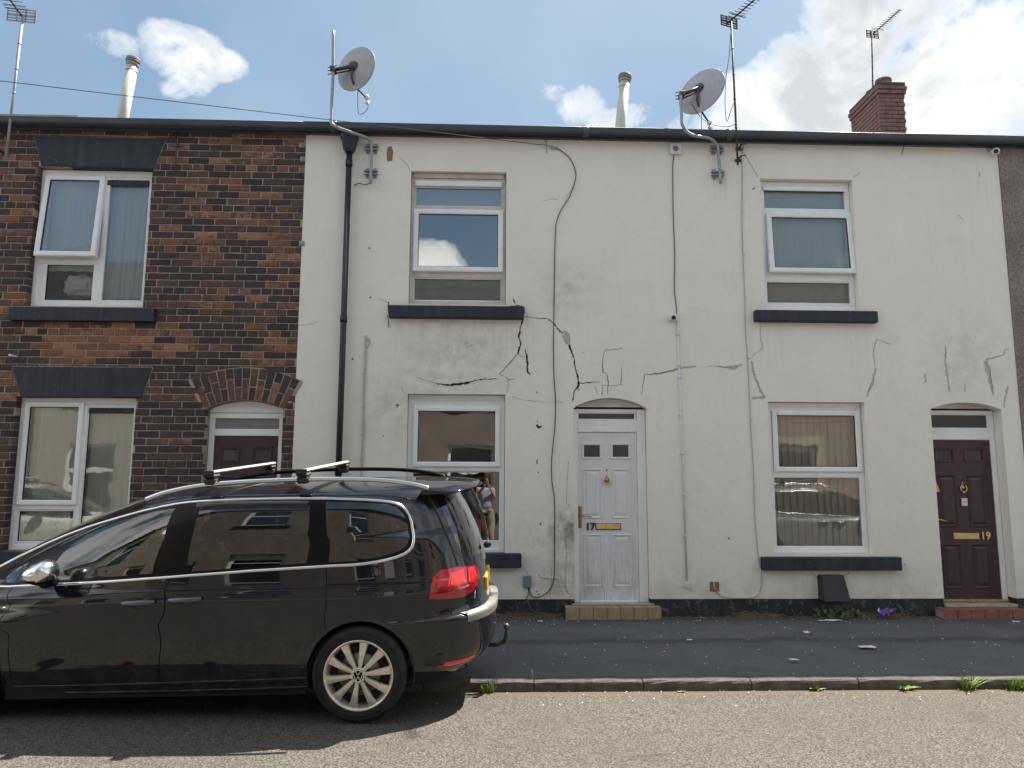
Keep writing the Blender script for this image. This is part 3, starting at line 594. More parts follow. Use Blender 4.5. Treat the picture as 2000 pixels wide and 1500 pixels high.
for i, (a, b, zc, cl) in enumerate(slots):
    L = b-a; y = random.uniform(-.0045, .0005); rot = random.uniform(-.006, .006)
    if i in single:
        std = BL if L > .2 and not cl else L
        me = brick_mesh(round(std, 3) if cl or L > .2 else round(L, 2), BH, MT['brick'], i % 5)
        o = bpy.data.objects.new('brick', me); COL.objects.link(o); o.parent = wall15; o.location = Vector(((a+b)/2, y, zc))-ORG[wall15.name]; o.rotation_euler = (0, rot, 0)
    else:
        vs, fs = brick_data(L, BH, i); R = Matrix.Translation(((a+b)/2, y, zc)) @ Matrix.Rotation(rot, 4, 'Y'); rest.add([R @ Vector(v) for v in vs], fs)
rest.build('brick', MT['brick'], wall15, kind='stuff', label='remaining bricks of the soot-blackened wall')
# arch of the door: rings of long and short bricks
m = MB(); aa_ = [-aa0-.045+(2*aa0+.09)*k/24 for k in range(25)]
m.prism([(acx+(ar+.001)*sin(a), azc+(ar+.001)*cos(a)) for a in aa_]+[(acx+(ar+ARW+.008)*sin(a), azc+(ar+ARW+.008)*cos(a)) for a in aa_[::-1]], -.005, .02); m.build('arch_mortar', MT['mortar'], wall15)
nv = 13; ring_in = ar+.004; ring_out = ar+ARW
for i in range(nv):
    a0_ = -aa0-.02+(2*aa0+.04)*i/nv; a1_ = -aa0-.02+(2*aa0+.04)*(i+1)/nv; split = .40 if i % 2 else .66
    rr = ring_in+(ring_out-ring_in)*split
    for (ra, rb) in ((ring_in, rr-.005), (rr+.005, ring_out)):
        m = MB(); g = .0055; pts = []
        for (r_, an, sg) in ((ra, a0_, 1), (ra, a1_, -1), (rb, a1_, -1), (rb, a0_, 1)):
            an2 = an+sg*g/r_; pts.append((acx+r_*sin(an2)+random.uniform(-.002, .002), azc+r_*cos(an2)+random.uniform(-.002, .002)))
        cx_ = sum(p[0] for p in pts)/4; cz_ = sum(p[1] for p in pts)/4; yy = random.uniform(-.013, -.008)
        inn = [(cx_+(p[0]-cx_)*.90, cz_+(p[1]-cz_)*.93) for p in pts]
        m.add([(p[0], yy+.006, p[1]) for p in pts]+[(p[0], yy, p[1]) for p in inn]+[(p[0], .1, p[1]) for p in pts],
              [(4, 5, 6, 7)]+[(k, (k+1) % 4, (k+1) % 4+4, k+4) for k in range(4)]+[(k+8, (k+1) % 4+8, (k+1) % 4, k) for k in range(4)])
        m.build('arch_brick', MT['brick'], wall15)
for nm, P, d in (('lintel', lin_u, .018), ('lintel', lin_l, .018), ('sill', sil_u, .075), ('sill', sil_l, .075)):
    m = MB(); m.prism(P, -d, .12); o = m.build(nm, MT['black'], bh); bev = o.modifiers.new('b', 'BEVEL'); bev.width = .008; bev.segments = 2
# thin mortar line round the lintels
for P in (lin_u, lin_l):
    m = MB(); q = P+[P[0]]
    for i in (1, 3) if False else (0, 1, 3): m.tube([(q[i][0], -.002, q[i][1]), (q[i+1][0], -.002, q[i+1][1])], .007, 5)
    m.build('pointing', MT['mortar'], bh)
# brick-on-edge header row right under the gutter comes from the bond itself
def gl(x0, y0, x1, y1, Y=YF+.03): return pxrect(x0, y0, x1, y1, Y)
# upper window: left hung casement ajar over a small fixed light, right full-height light
X0, X1, Z0, Z1 = WB['u']; mid = px_x(194, 560, YF)
ug = gl((205, 199), 560, (287, 281), 590)
u_r = (px_x(208, 400, YF+.03), px_x(290, 400, YF+.03), px_z(240, 587, YF+.03), px_z(250, 353, YF+.03))
u_lb = (px_x(90, 560, YF+.03), px_x(181, 560, YF+.03), px_z(135, 587, YF+.03), px_z(135, 518, YF+.03))
zb = px_z(135, 510, YF)
u_lt = (X0+.115, mid-.085, zb+.09, Z1-.135)
w15u = make_window(bh, X0, X1, Z0, Z1, [(*u_r, 'fixed', 0), (*u_lb, 'fixed', 0), (*u_lt, 'sash', 5.2)],
                   bars=[(mid-.026, mid+.03, Z0+.06, Z1-.09), (X0+.06, mid-.026, zb-.03, zb+.03)], wt=.075, fw=.055, glass='glass_c', label='upper window with its left casement hanging open at the foot')
m = MB(); m.box(u_r[0]+.0, u_r[1]-.0, YF+.0, YF+.02, u_r[3]-.078, u_r[3]-.004, .006); m.build('trickle_vent', MT['black'], w15u)
X0, X1, Z0, Z1 = WB['l']; mid = px_x(160, 880, YF)
l_r = (px_x(172, 850, YF+.03), px_x(262, 850, YF+.03), .95, px_z(220, 797, YF+.03))
zb = px_z(100, 990, YF); l_lt = (X0+.115, mid-.07, zb+.08, Z1-.115); l_lb = (X0+.085, mid-.05, .95, zb-.05)
w15l = make_window(bh, X0, X1, Z0, Z1, [(*l_r, 'fixed', 0), (*l_lt, 'fixedsash', .0), (*l_lb, 'fixed', 0)],
                   bars=[(mid-.026, mid+.03, Z0+.06, Z1-.09), (X0+.06, mid-.026, zb-.03, zb+.03)], wt=.075, fw=.055, glass='glass_c', label='ground floor window of three lights, half hidden by the black car')
m = MB(); m.box(l_r[0], l_r[1], YF, YF+.02, l_r[3]-.065, l_r[3]-.004, .006); m.build('trickle_vent', MT['black'], w15l)
# door 15
yd = .115; fx0, fx1 = -3.29, -2.403
m = MB(); m.prism(arch_poly(fx0+.004, fx1-.004, px_z(478, 806, yd), zs-.004, za-.006), yd-.01, yd+.04); fb = m.build('head_board', MT['upvc'], bh)
zt = px_z(478, 806, yd)-.004; zl = px_z(478, 851, yd); fg = pxrect(419, 814, 546, 838, yd+.02)
m = MB(); bar_frame(m, fx0, fx1, .14, zt, .065, yd, yd+.07, .005); m.box(fx0+.065, fx1-.065, yd+.001, yd+.069, zl-.002, fg[2], .005); df = m.build('door_frame', MT['upvc'], bh)
m = MB(); m.box(fg[0]-.02, fg[1]+.02, yd+.03, yd+.036, fg[2]-.01, fg[3]+.01); m.build('pane', MT['frost'], df)
lx0, lx1 = fx0+.067, fx1-.067
def pr(a, b, c, d, Y): return pxrect(a, b, c, d, Y)
g1 = pr(431, 874, 468, 902, yd+.02); g2_ = pr(493, 874, 531, 902, yd+.02)
wD = lx1-lx0; px1, px2 = (g1[0]-.01, g1[1]+.01), (g2_[0]-.01, g2_[1]+.01)
make_door(bh, lx0, lx1, .16, zl-.004, yd+.02, [g1, g2_], [(px1[0], px1[1], 1.10, 1.70), (px2[0], px2[1], 1.10, 1.70), (px1[0], px1[1], .30, .92), (px2[0], px2[1], .30, .92)], 'doorm', label='maroon panelled door behind the car')
mb = MB(); mb.box(-3.42, -2.28, -.10, .1, .09, .16, .01); mb.build('doorstep', MT['kerb'], bh)

# ================================================================ the two rendered houses
SP = 2.235                                    # party line
def rendered(x0, x1, openings, label):
    h = empty('rendered_house', (x0, 0, .1), label, 'house'); m = MB(); P = rectpoly(x0, x1, .304, 6.0)
    cut = []; holes = []
    # doors cut through the foot of the wall: walk the outline round them
    doors = sorted([o for o in openings if o[0] == 'door'], key=lambda o: o[1][0][0])
    bottom = [(x0, .304)]
    for _, pl in doors: bottom += [(pl[0][0], .304)]+list(reversed(pl[2:]))+[(pl[1][0], .304)]
    bottom += [(x1, .304)]; outer = bottom+[(x1, 6.0), (x0, 6.0)]
    for k, pl in openings:
        if k == 'win': holes.append(pl)
    holed_plate(m, outer, holes, 0.0, .26); w = m.build('wall', MT['render'], h)
    xs = [x0]+[v for _, pl in doors for v in (pl[0][0], pl[1][0])]+[x1]; m = MB()
    for a, b in zip(xs[::2], xs[1::2]):
        n = max(2, int((b-a)/.12)); vs = []; fs = []
        for i in range(n+1):
            x = a+(b-a)*i/n
            for z in (.0, .12, .22, .3035): vs.append((x, .014+.006*noise.noise((x*4, z*5, 0)), z+(.0 if z < .3 else 0)))
        for i in range(n):
            for k in range(3): fs.append((i*4+k, (i+1)*4+k, (i+1)*4+k+1, i*4+k+1))
        m.add(vs, fs); m.box(a, b, .03, .25, 0, .303)
    m.build('plinth', MT['plinth'], h)
    return h, w
W17u = (-.960, .222, 3.775, 5.462); W17l = (-.941, .221, .80, 2.680)
W19u = (3.412, 4.588, 3.755, 5.440); W19l = (3.393, 4.573, .815, 2.617)
D17 = arch_poly(1.034, 1.921, .304, px_z(1190, 797), px_z(1185, 777)); D19 = arch_poly(5.390, 6.27, .304, px_z(1884, 799), px_z(1880, 786))
h17, w17 = rendered(HX1, SP, [('win', rectpoly(*W17u)), ('win', rectpoly(*W17l)), ('door', D17)], 'cream rendered house numbered 17 with cracked wall and white door')
h19, w19 = rendered(SP, 6.50, [('win', rectpoly(*W19u)), ('win', rectpoly(*W19l)), ('door', D19)], 'cream rendered house numbered 19 with maroon door and chimney')
def sill(h, x0, y0, x1, y1, d=.085, z=None):
    a = at(x0, y0); b = at(x1, y0); zt_ = at((x0+x1)/2, y0).z; zb_ = at((x0+x1)/2, y1).z
    m = MB(); m.box(a.x, b.x, -d, .1, zb_, zt_, .010); return m.build('sill', MT['black'], h)
sill(h17, 761, 600, 1023, 624); sill(h19, 1471, 609, 1708, 631); sill(h19, 1485, 1087, 1754, 1113)
m = MB(); z_t = at(1000, 1080).z; m.box(-1.16, at(1018, 1090).x, -.085, .1, at(1000, 1108).z, z_t, .01); m.build('sill', MT['black'], h17)
YG = YF+.03
def w1(house, W_, frost, sash, low, top, tilt, fm, lab, glass, dirty=True):
    X0, X1, Z0, Z1 = W_; cells = []
    bars = []
    if frost: cells.append((*frost, 'fixed', 0)); bars.append((X0+.06, X1-.06, sash[3]+.03, frost[2]-.012))
    cells.append((*sash, 'sash' if tilt else 'fixedsash', tilt)); cells.append((*low, 'fixed', 0)); bars.append((X0+.06, X1-.06, low[3]+.012, sash[2]-.03))
    w = make_window(house, X0, X1, Z0, Z1, cells, bars=bars, fm=fm, label=lab, glass=glass, wt=top, fw=.06)
    return w
a = w1(h17, W17u, pxrect(809, 369, 980, 403, YG), pxrect(817, 419, 973, 522, YF), pxrect(806, 546, 981, 587, YG), .17, .8, 'upvc_old', 'upper window of three lights, middle sash barely open', 'glass_up')
X0, X1, Z0, Z1 = W17u
m = MB(); m.box(X0+.03, X1-.03, YF-.028, YF-.001, Z1-.065, Z1-.004, .006); m.box(X0+.01, X1-.01, YF-.012, YF-.001, Z1-.12, Z1-.07, .004); m.build('head_moulding', MT['upvc_old'], a)
q = pxrect(811, 354, 980, 364, YF-.01); m = MB(); m.box(q[0], q[1], YF-.018, YF, q[2], q[3], .004); m.build('trickle_vent', MT['upvc'], a)
b = w1(h17, W17l, None, pxrect(816, 803, 967, 902, YF), pxrect(806, 922, 976, 1055, YG), .06, 0, 'upvc', 'ground floor window mirroring the houses opposite', 'glass')
q = pxrect(818, 797, 966, 803, YF-.02); m = MB(); m.box(q[0], q[1], YF-.036, YF-.015, q[2], q[3]+.006, .004); m.build('trickle_vent', MT['upvc'], b)
c = w1(h19, W19u, pxrect(1492, 374, 1651, 408, YG), pxrect(1508, 426, 1655, 526, YF), pxrect(1498, 553, 1664, 592, YG), .075, 3.6, 'upvc', 'upper window with its middle sash pushed out', 'glass_c')
q = pxrect(1491, 366, 1652, 373, YF-.01); m = MB(); m.box(q[0], q[1], YF-.018, YF, q[2], q[3], .004); m.build('trickle_vent', MT['upvc'], c)
d = w1(h19, W19l, None, pxrect(1519, 812, 1671, 912, YF), pxrect(1514, 934, 1686, 1066, YG), .055, 0, 'upvc', 'ground floor window with vertical blinds inside', 'glass_c')
q = pxrect(1517, 803, 1667, 811, YF-.02); m = MB(); m.box(q[0], q[1], YF-.036, YF-.015, q[2], q[3], .005); m.build('trickle_vent', MT['upvc'], d)
# ---- door 17
Yd = .10
def door_set(h, arch, x0, x1, board_m, fan, leaf_t, leaf_x, leaf_b, zbase, Yd, step_top, fl, fr):
    zs_, za_ = arch[2][1], max(p[1] for p in arch)
    m = MB(); m.prism(arch_poly(x0+.003, x1-.003, fan[3]+.06, zs_-.003, za_-.004), Yd-.004, Yd+.04); m.build('head_board', MT[board_m], h)
    m = MB(); zt = fan[3]+.058
    m.box(x0+.004, leaf_x[0]-.003, Yd, Yd+.07, zbase, zt, .005); m.box(leaf_x[1]+.003, x1-.004, Yd, Yd+.07, zbase, zt, .005)
    m.box(leaf_x[0]-.003, leaf_x[1]+.003, Yd+.001, Yd+.069, fan[3], zt, .005); m.box(leaf_x[0]-.003, leaf_x[1]+.003, Yd+.001, Yd+.069, leaf_t+.003, fan[2], .008)
    f = m.build('door_frame', MT['upvc'], h)
    m = MB(); mitred(m, fan[0]-.0, fan[1]+.0, fan[2]-.0, fan[3]+.0, .018, Yd+.004, Yd+.03, None, .008); m.build('fanlight_bead', MT['upvc'], f)
    m = MB(); m.box(fan[0]+.008, fan[1]-.008, Yd+.022, Yd+.028, fan[2]+.008, fan[3]-.008); m.build('fanlight', MT['dglass'], f)
    return f
q = lambda a, b, c, d, Y=Yd: pxrect(a, b, c, d, Y)
lxa, lxb = px_x(1129.5, 1000, Yd+.02), px_x(1245.5, 1000, Yd+.02); lt = px_z(1186, 845, Yd+.02); lb = px_z(1190, 1180, Yd+.02)
fan17 = q(1127, 805, 1242, 821)
door_set(h17, D17, 1.034, 1.921, 'pink', fan17, lt, (lxa, lxb), lb, .255, Yd, 0, 0, 0)
gz = [q(1137, 866, 1175, 896, Yd+.02), q(1193, 866, 1231, 896, Yd+.02)]
pn = [q(1139, 915, 1175, 1013, Yd+.02), q(1196, 915, 1232, 1013, Yd+.02), q(1142, 1043, 1177, 1147, Yd+.02), q(1198, 1043, 1235, 1147, Yd+.02)]
pn = [(gz[0][0], gz[0][1], p[2], p[3]) if i % 2 == 0 else (gz[1][0], gz[1][1], p[2], p[3]) for i, p in enumerate(pn)]
dr = make_door(h17, lxa, lxb, lb, lt, Yd+.02, gz, pn, 'doorw', label='scuffed white panelled door')
m = MB(); m.box(lxa+.01, lxb-.01, Yd-.002, Yd+.019, lb+.012, lb+.045, .004); m.build('weather_bar', MT['upvc'], dr)
P = at(1185, 918, Yd+.02); m = MB(); m.lathe([(0, -.006), (.010, -.005), (.011, 0), (.0, .002)], Matrix.Translation(P) @ Matrix.Rotation(pi/2, 4, 'X'), 12); m.build('peephole', MT['gasket'], dr)
P = at(1185, 939, Yd+.02); knocker(dr, P.x, P.y, P.z-.01, 1.0)
r_ = q(1163, 1022, 1213, 1035, Yd+.02); letter_plate(dr, *r_, Yd+.018)
P = at(1153, 1029, Yd+.01); text_mesh('17', 'door_number', MT['gasket'], dr, P, .115, .004, off=.004)
r_ = q(1130, 989, 1136, 1031, Yd+.01); m = MB(); m.box(r_[0], r_[1], Yd+.006, Yd+.02, r_[2], r_[3], .006); m.build('handle_plate', MT['bronze'], dr)
A, B = at(1133, 1006, Yd-.03), at(1156, 1010, Yd-.035); m = MB(); m.tube([(A.x, Yd+.01, A.z), A], .008, 8); m.tube([A, B], [.010, .007], 8); m.build('handle', MT['steel'], dr)
mb = MB(); mb.box(1.0, 1.955, -.02, .11, .235, .254, .005); mb.build('threshold', MT['sillw'], h17)
xa, xb = at(1105, 1200, -.13).x, at(1292, 1200, -.13).x; st = empty('doorstep', (xa, -.13, .09)); st.parent = h17; st.location = Vector((xa, -.13, .09))-ORG[h17.name]
tw = (xb-xa)/7
mb = MB(); mb.box(xa+.01, xb-.01, -.12, .1, .08, .222); base = mb.build('doorstep_base', MT['mortar'], st)
me = None
for i in range(7):
    mb = MB(); L = tw-.006; o0 = Vector((xa+tw*(i+.5), 0, 0))
    if me is None:
        mb.box(-L/2, L/2, -.135, .02, .222, .234, .003); mb.box(-L/2, L/2, -.136, -.122, .085, .2215, .003)
        me = bpy.data.meshes.new('step_tile'); me.from_pydata(mb.v, [], mb.f); me.materials.append(MT['tile_y'])
    o = bpy.data.objects.new('step_tile', me); COL.objects.link(o); o.parent = st; o.location = Vector((xa+tw*(i+.5), random.uniform(-.002, .002), random.uniform(-.001, .001)))-ORG[st.name]
# ---- door 19 (deeper reveal)
Y9 = .15; q = lambda a, b, c, d, Y=Y9: pxrect(a, b, c, d, Y)
l9a, l9b = 5.46, px_x(1943, 1000, Y9+.02); lt9 = px_z(1880, 860, Y9+.02); lb9 = px_z(1900, 1174, Y9+.02)
f9 = q(1812, 808, 1931, 838)
door_set(h19, D19, 5.390, 6.27, 'pink', (5.45, f9[1], f9[2], f9[3]), lt9, (l9a, l9b), lb9, .235, Y9, 0, 0, 0)
gz = [q(1826, 876, 1863, 902, Y9+.02), q(1883, 876, 1921, 902, Y9+.02)]
ca, cb = gz[0][:2], gz[1][:2]
pz = [(px_z(1880, 1030, Y9), px_z(1880, 927, Y9)), (px_z(1890, 1150, Y9), px_z(1890, 1062, Y9))]
pn = [(*ca, *pz[0]), (*cb, *pz[0]), (*ca, *pz[1]), (*cb, *pz[1])]
dr9 = make_door(h19, l9a, l9b, lb9, lt9, Y9+.02, gz, pn, 'doorm', label='dark maroon panelled door')
P = at(1880, 954, Y9+.02); knocker(dr9, P.x, P.y, P.z-.01, 1.0)
P = at(1880, 936, Y9+.02); m = MB(); m.lathe([(0, -.006), (.010, -.005), (.011, 0), (.0, .002)], Matrix.Translation(P) @ Matrix.Rotation(pi/2, 4, 'X'), 12); m.build('peephole', MT['gasket'], dr9)
r_ = q(1878, 973, 1889, 988, Y9+.01); m = MB(); m.box(r_[0], r_[1], Y9-.002, Y9+.018, r_[2], r_[3], .003); bell = m.build('doorbell', MT['white'], dr9)
m = MB(); m.box(r_[0]+.018, r_[1]-.018, Y9-.004, Y9-.001, (r_[2]+r_[3])/2-.008, (r_[2]+r_[3])/2+.008, .002); m.build('doorbell_button', MT['steel'], dr9)
r_ = q(1862, 1041, 1912, 1053, Y9+.02); letter_plate(dr9, *r_, Y9+.018, 'brass')
P = at(1925, 1047, Y9+.01); text_mesh('19', 'door_number', MT['brass'], dr9, P, .125, .004, off=.004)
A, B = at(1828, 1013, Y9-.03), at(1850, 1018, Y9-.035); m = MB(); m.tube([(A.x, Y9+.01, A.z), A], .008, 8); m.tube([A, B], [.010, .007], 8); m.build('handle', MT['brass'], dr9)
r_ = q(1823, 940, 1836, 961, Y9-.0); m = MB()
for k in range(5): m.box(r_[0], r_[1]-k*.008, Y9+.008, Y9+.019, r_[2]+(r_[3]-r_[2])*k/5+.001, r_[2]+(r_[3]-r_[2])*(k+1)/5-.001, .003)
m.build('brass_plaque', MT['brass'], dr9)
mb = MB(); mb.box(5.42, 6.24, .085, .16, .262, .276, .003); mb.box(5.42, 6.24, .10, .16, .242, .256, .003); mb.build('threshold_strip', MT['brass'], h19)
mb = MB(); mb.box(5.40, 6.26, -.02, .15, .205, .24, .004); mb.build('threshold', MT['sillw'], h19)
xa, xb = at(1843, 1200, -.16).x, at(1999, 1200, -.16).x+.03; st = empty('doorstep', (xa, -.16, .09)); st.parent = h19; st.location = Vector((xa, -.16, .09))-ORG[h19.name]
mb = MB(); mb.box(xa+.01, xb-.01, -.15, .1, .08, .19); mb.build('doorstep_base', MT['mortar'], st); nt_ = 6; tw = (xb-xa)/nt_; me = None
for i in range(nt_):
    L = tw-.006
    if me is None:
        mb = MB(); mb.box(-L/2, L/2, -.165, .02, .19, .204, .003); mb.box(-L/2, L/2, -.166, -.15, .085, .1895, .003); me = bpy.data.meshes.new('step_tile'); me.from_pydata(mb.v, [], mb.f); me.materials.append(MT['tile_r'])
    o = bpy.data.objects.new('step_tile', me); COL.objects.link(o); o.parent = st; o.location = Vector((xa+tw*(i+.5), random.uniform(-.002, .002), random.uniform(-.001, .001)))-ORG[st.name]

# ================================================================ neighbour on the right, and plain houses beyond the frame
def shell(h, x0, x1, depth=7.4, inner=True):
    """roof, back and side walls, rooms"""
    s = ORG[h.name]
    m = MB(); e = 5.972; rz = e+tan(radians(26.5))*(depth/2+.15)
    m.prism([(0, 0), (1, 0), (1, 1)], 0, 0) if False else None
    ys = [-.13, depth/2, depth+.13]; zs_ = [e-.03, rz, e-.03]
    vs = []
    for x in (x0, x1):
        for y, z in zip(ys, zs_): vs += [(x, y, z), (x, y, z-.05)]
    fs = [(0, 6, 8, 2), (2, 8, 10, 4), (1, 3, 9, 7), (3, 5, 11, 9), (0, 1, 7, 6), (4, 10, 11, 5), (0, 2, 3, 1), (2, 4, 5, 3), (6, 7, 9, 8), (8, 9, 11, 10)]
    m.add(vs, fs); roof = m.build('roof', MT['slate'], h)
    # slates of the eaves course, a little uneven
    m = MB(); x = x0; rng = random.Random(int(x0*100))
    while x < x1-.05:
        w_ = min(.30, x1-x); dz = rng.uniform(0, .012)
        m.box(x+.002, x+w_-.002, -.16, .12, 0, .008, 0, Matrix.Translation((0, 0, e+.0+dz)) @ Matrix.Rotation(radians(26), 4, 'X') @ Matrix.Rotation(rng.uniform(-.012, .012), 4, 'Y')) if False else m.box(x+.002, x+w_-.002, -.17, .0, e-.024+dz, e-.014+dz)
        x += w_
    m.build('eaves_slate', MT['slate'], roof, kind='stuff')
    m = MB(); m.box(x0, x1, depth-.2, depth, 0, 6.0); m.box(x0, x0+.1, .265, depth-.2, 0, 6.0); m.box(x1-.1, x1, .265, depth-.2, 0, 6.0)
    m.build('back_wall', MT['room'], h)
    m = MB(); m.box(x0+.1, x1-.1, .265, depth-.2, 2.98, 3.16); m.box(x0+.1, x1-.1, .265, depth-.2, .0, .2); m.box(x0+.1, x1-.1, .265, depth-.2, 5.72, 5.8); m.box(x0+.1, x1-.1, 3.3, 3.4, .2, 5.8); m.build('inner_floors', MT['room'], h)
for h, a, b in ((bh, HX0, HX1), (h17, HX1, SP), (h19, SP, 6.5)): shell(h, a, b)
nb = empty('pebbledashed_house', (6.5, 0, .1), 'brown pebbledashed house cut off by the right edge of the picture', 'house')
m = MB(); holed_plate(m, rectpoly(6.503, 11.0, .1, 6.0), [rectpoly(7.6, 8.8, .85, 2.6), rectpoly(7.6, 8.8, 3.8, 5.4)], -.012, .26); m.build('wall', MT['pebble'], nb)
for (z0, z1) in ((.85, 2.6), (3.8, 5.4)): make_window(nb, 7.6, 8.8, z0, z1, [(7.69, 8.71, z0+.09, z1-.1, 'fixed', 0)])
ORG[nb.name] = Vector((6.5, 0, .1)); shell(nb, 6.5, 11.0)
def plain_house(x0, x1, wallm, flip, label, group=None, doorm='doorm', door_left=True, ez=6.0, wo=None):
    """a terraced house seen only in reflections or beyond the frame; flip puts it across the street"""
    Y = -10.6 if flip else 0.0; sg = -1 if flip else 1
    h = empty('terraced_house', (x0, Y, .1), label, 'house', group)
    def T(mb): mb.v = [Vector((v.x, Y+sg*v.y, v.z)) for v in mb.v]; mb.f = [f[::-1] for f in mb.f] if flip else mb.f; return mb
    W_ = x1-x0; dx = x0+.5 if door_left else x1-1.4; wx = x0+2.2 if door_left else x0+(wo or .9)
    if wo: dx = x1-1.3
    ops = [rectpoly(wx, wx+1.2, .85, 2.6), rectpoly(wx, wx+1.2, 3.8, 5.4), rectpoly(dx, dx+.9, .12, 2.5)]
    m = MB(); holed_plate(m, rectpoly(x0, x1, .0, ez), ops, 0, .26); T(m).build('wall', MT[wallm], h)
    for (z0, z1) in ((.85, 2.6), (3.8, 5.4)):
        m = MB(); bar_frame(m, wx, wx+1.2, z0, z1, .08, .08, .15); zt = z0+(z1-z0)*.62; m.box(wx+.08, wx+1.12, .075, .15, zt-.05, zt+.05, .004); w = T(m).build('window', MT['upvc'], h)
        m = MB(); m.box(wx+.07, wx+1.13, .11, .115, z0+.07, z1-.07); T(m).build('pane', MT['glass'], w)
        m = MB(); m.box(wx-.12, wx+1.32, -.08, .1, z0-.16, z0-.004, .01); T(m).build('sill', MT['black'], h)
    if wallm == 'rose_wall':
        for (z0, z1) in ((.85, 2.6), (3.8, 5.4)): m = MB(); bar_frame(m, wx-.2, wx+1.4, z0-.18, z1+.26, .19, -.03, .02); T(m).build('window_surround', MT['cream'], h)
    m = MB(); bar_frame(m, dx, dx+.9, .12, 2.5, .07, .1, .16); m.box(dx+.07, dx+.83, .1, .16, 2.1, 2.16); T(m).build('door_frame', MT['upvc'], h)
    m = MB(); m.box(dx+.072, dx+.828, .12, .16, .19, 2.098, .005); T(m).build('door', MT[doorm], h)
    m = MB(); m.box(dx+.07, dx+.83, .125, .13, 2.16, 2.43); T(m).build('pane', MT['frost'], h)
    d_ = 7.4; e = ez+.06; rz = e+tan(radians(33 if flip else 26.5))*(d_/2+.15)
    m = MB(); vs = []
    for x in (x0, x1):
        for y, z in ((-.13, e-.03), (d_/2, rz), (d_+.13, e-.03)): vs += [(x, y, z), (x, y, z-.05)]
    m.add(vs, [(0, 6, 8, 2), (2, 8, 10, 4), (1, 3, 9, 7), (3, 5, 11, 9), (0, 1, 7, 6), (4, 10, 11, 5), (0, 2, 3, 1), (2, 4, 5, 3), (6, 7, 9, 8), (8, 9, 11, 10)]); T(m).build('roof', MT['slate'], h)
    m = MB(); m.box(x0, x1, d_-.2, d_, 0, ez); m.box(x0, x0+.1, .265, d_-.2, 0, ez); m.box(x1-.1, x1, .265, d_-.2, 0, ez); m.box(x0+.1, x1-.1, .9, 1.0, 0, ez); T(m).build('inner_walls', MT['room'], h)
    m = MB(); m.box(x0, x1, -.17, -.06, ez-.02, ez+.07, .01); T(m).build('gutter', MT['gutter'], h)
    return h
plain_house(-11.9, -7.2, 'pebble2', False, 'pebbledashed house beyond the left edge, next to the brick house', doorm='doorw')
plain_house(-16.6, -11.9, 'beige_wall', False, 'ochre painted house furthest left on the near terrace')
plain_house(11.0, 15.6, 'beige_wall', False, 'ochre painted house beyond the right edge of the near terrace')
plain_house(15.6, 20.2, 'pebble2', False, 'pebbledashed house furthest right on the near terrace')
opp = [('pebble2', 'doorw'), ('beige_wall', 'doorm'), ('pebble2', 'doorm'), ('pebble2', 'doorw'), ('pebble', 'doorm'), ('rose_wall', 'doorw'), ('pebble2', 'doorm')]
xo = [-16.3, -11.7, -7.1, -2.5, 2.1, 6.7, 11.3, 15.9]
labs = ['grey pebbledashed house across the street, furthest left', 'ochre house across the street, second from the left', 'grey pebbledashed house across the street, left of the photographer',
        'grey pebbledashed house directly behind the photographer', 'brown pebbledashed house across the street, facing door 17', 'rose painted house with cream window surrounds across the street, facing number 19', 'grey pebbledashed house across the street, furthest right']
for i in range(7): plain_house(xo[i], xo[i+1], opp[i][0], True, labs[i], 'houses across the street seen in the window reflections', opp[i][1], i % 2 == 0, wo=1.5 if i == 3 else None)

# ================================================================ gutters and downpipe
def gutter(h, x0, x1, y=-.115, zt=5.985, r=.060, fascia=True, joints=()):
    m = MB(); n = 10; vs = []; fs = []
    prof = [(-.0, 0.0), (-.004, -.012)]+[(r-(r+.0)*cos(pi*k/n), -.02-r*.95*sin(pi*k/n)) for k in range(n+1)]+[(2*r, 0)]
    zt0, zt1 = zt, zt
    for x in (x0, x1):
        for (py_, pz_) in prof: vs.append((x, y-r+py_, zt+pz_))
    k_ = len(prof); fs = [(i, i+1, k_+i+1, k_+i) for i in range(k_-1)]; m.add(vs, fs, True)
    m.tube([(x0, y-r, zt), (x1, y-r, zt)], .006, 6)
    for xj in joints: m.tube([(xj-.04, y, zt-.028), (xj+.04, y, zt-.028)], r+.008, 18)
    g = m.build('gutter', MT['gutter'], h)
    m = MB(); m.box(x0, x1, -.045, -.002, 5.895, 5.965, .004); m.build('fascia', MT['gutter'], h)
gutter(bh, HX0, HX1, zt=5.985); gutter(h17, HX1+.001, SP, joints=(-1.9, 1.2), zt=5.988); gutter(h19, SP+.001, 6.5, joints=(3.0,), zt=5.984); gutter(nb, 6.501, 11, zt=5.980)
dp = MB(); A = at(686, 300, -.07); xD = at(672, 600, -.075).x
dp.tube([(xD, -.075, 5.74), (xD, -.075, .12)], .036, 14)
for z in (5.5, 3.55, 1.75): dp.tube([(xD, -.075, z-.03), (xD, -.075, z+.05)], .043, 14)
dpo = dp.build('downpipe', MT['pipe'], h17)
hp = MB(); zt_, zb_ = at(686, 264, -.09).z, at(686, 298, -.09).z
pr_ = [(.0, -1, .11, .085), (0, 0, 0, 0)]
vs = []
for (z, wx, wy) in ((zt_, .105, .075), (zt_-.055, .105, .075), (zt_-.075, .095, .070), (zb_+.03, .07, .055), (zb_, .045, .045)):
    for k in range(16):
        a = 2*pi*k/16; ca_, sa_ = cos(a), sin(a); e_ = .5
        vs.append((xD+wx*math.copysign(abs(ca_)**e_, ca_), -.09+wy*math.copysign(abs(sa_)**e_, sa_), z))
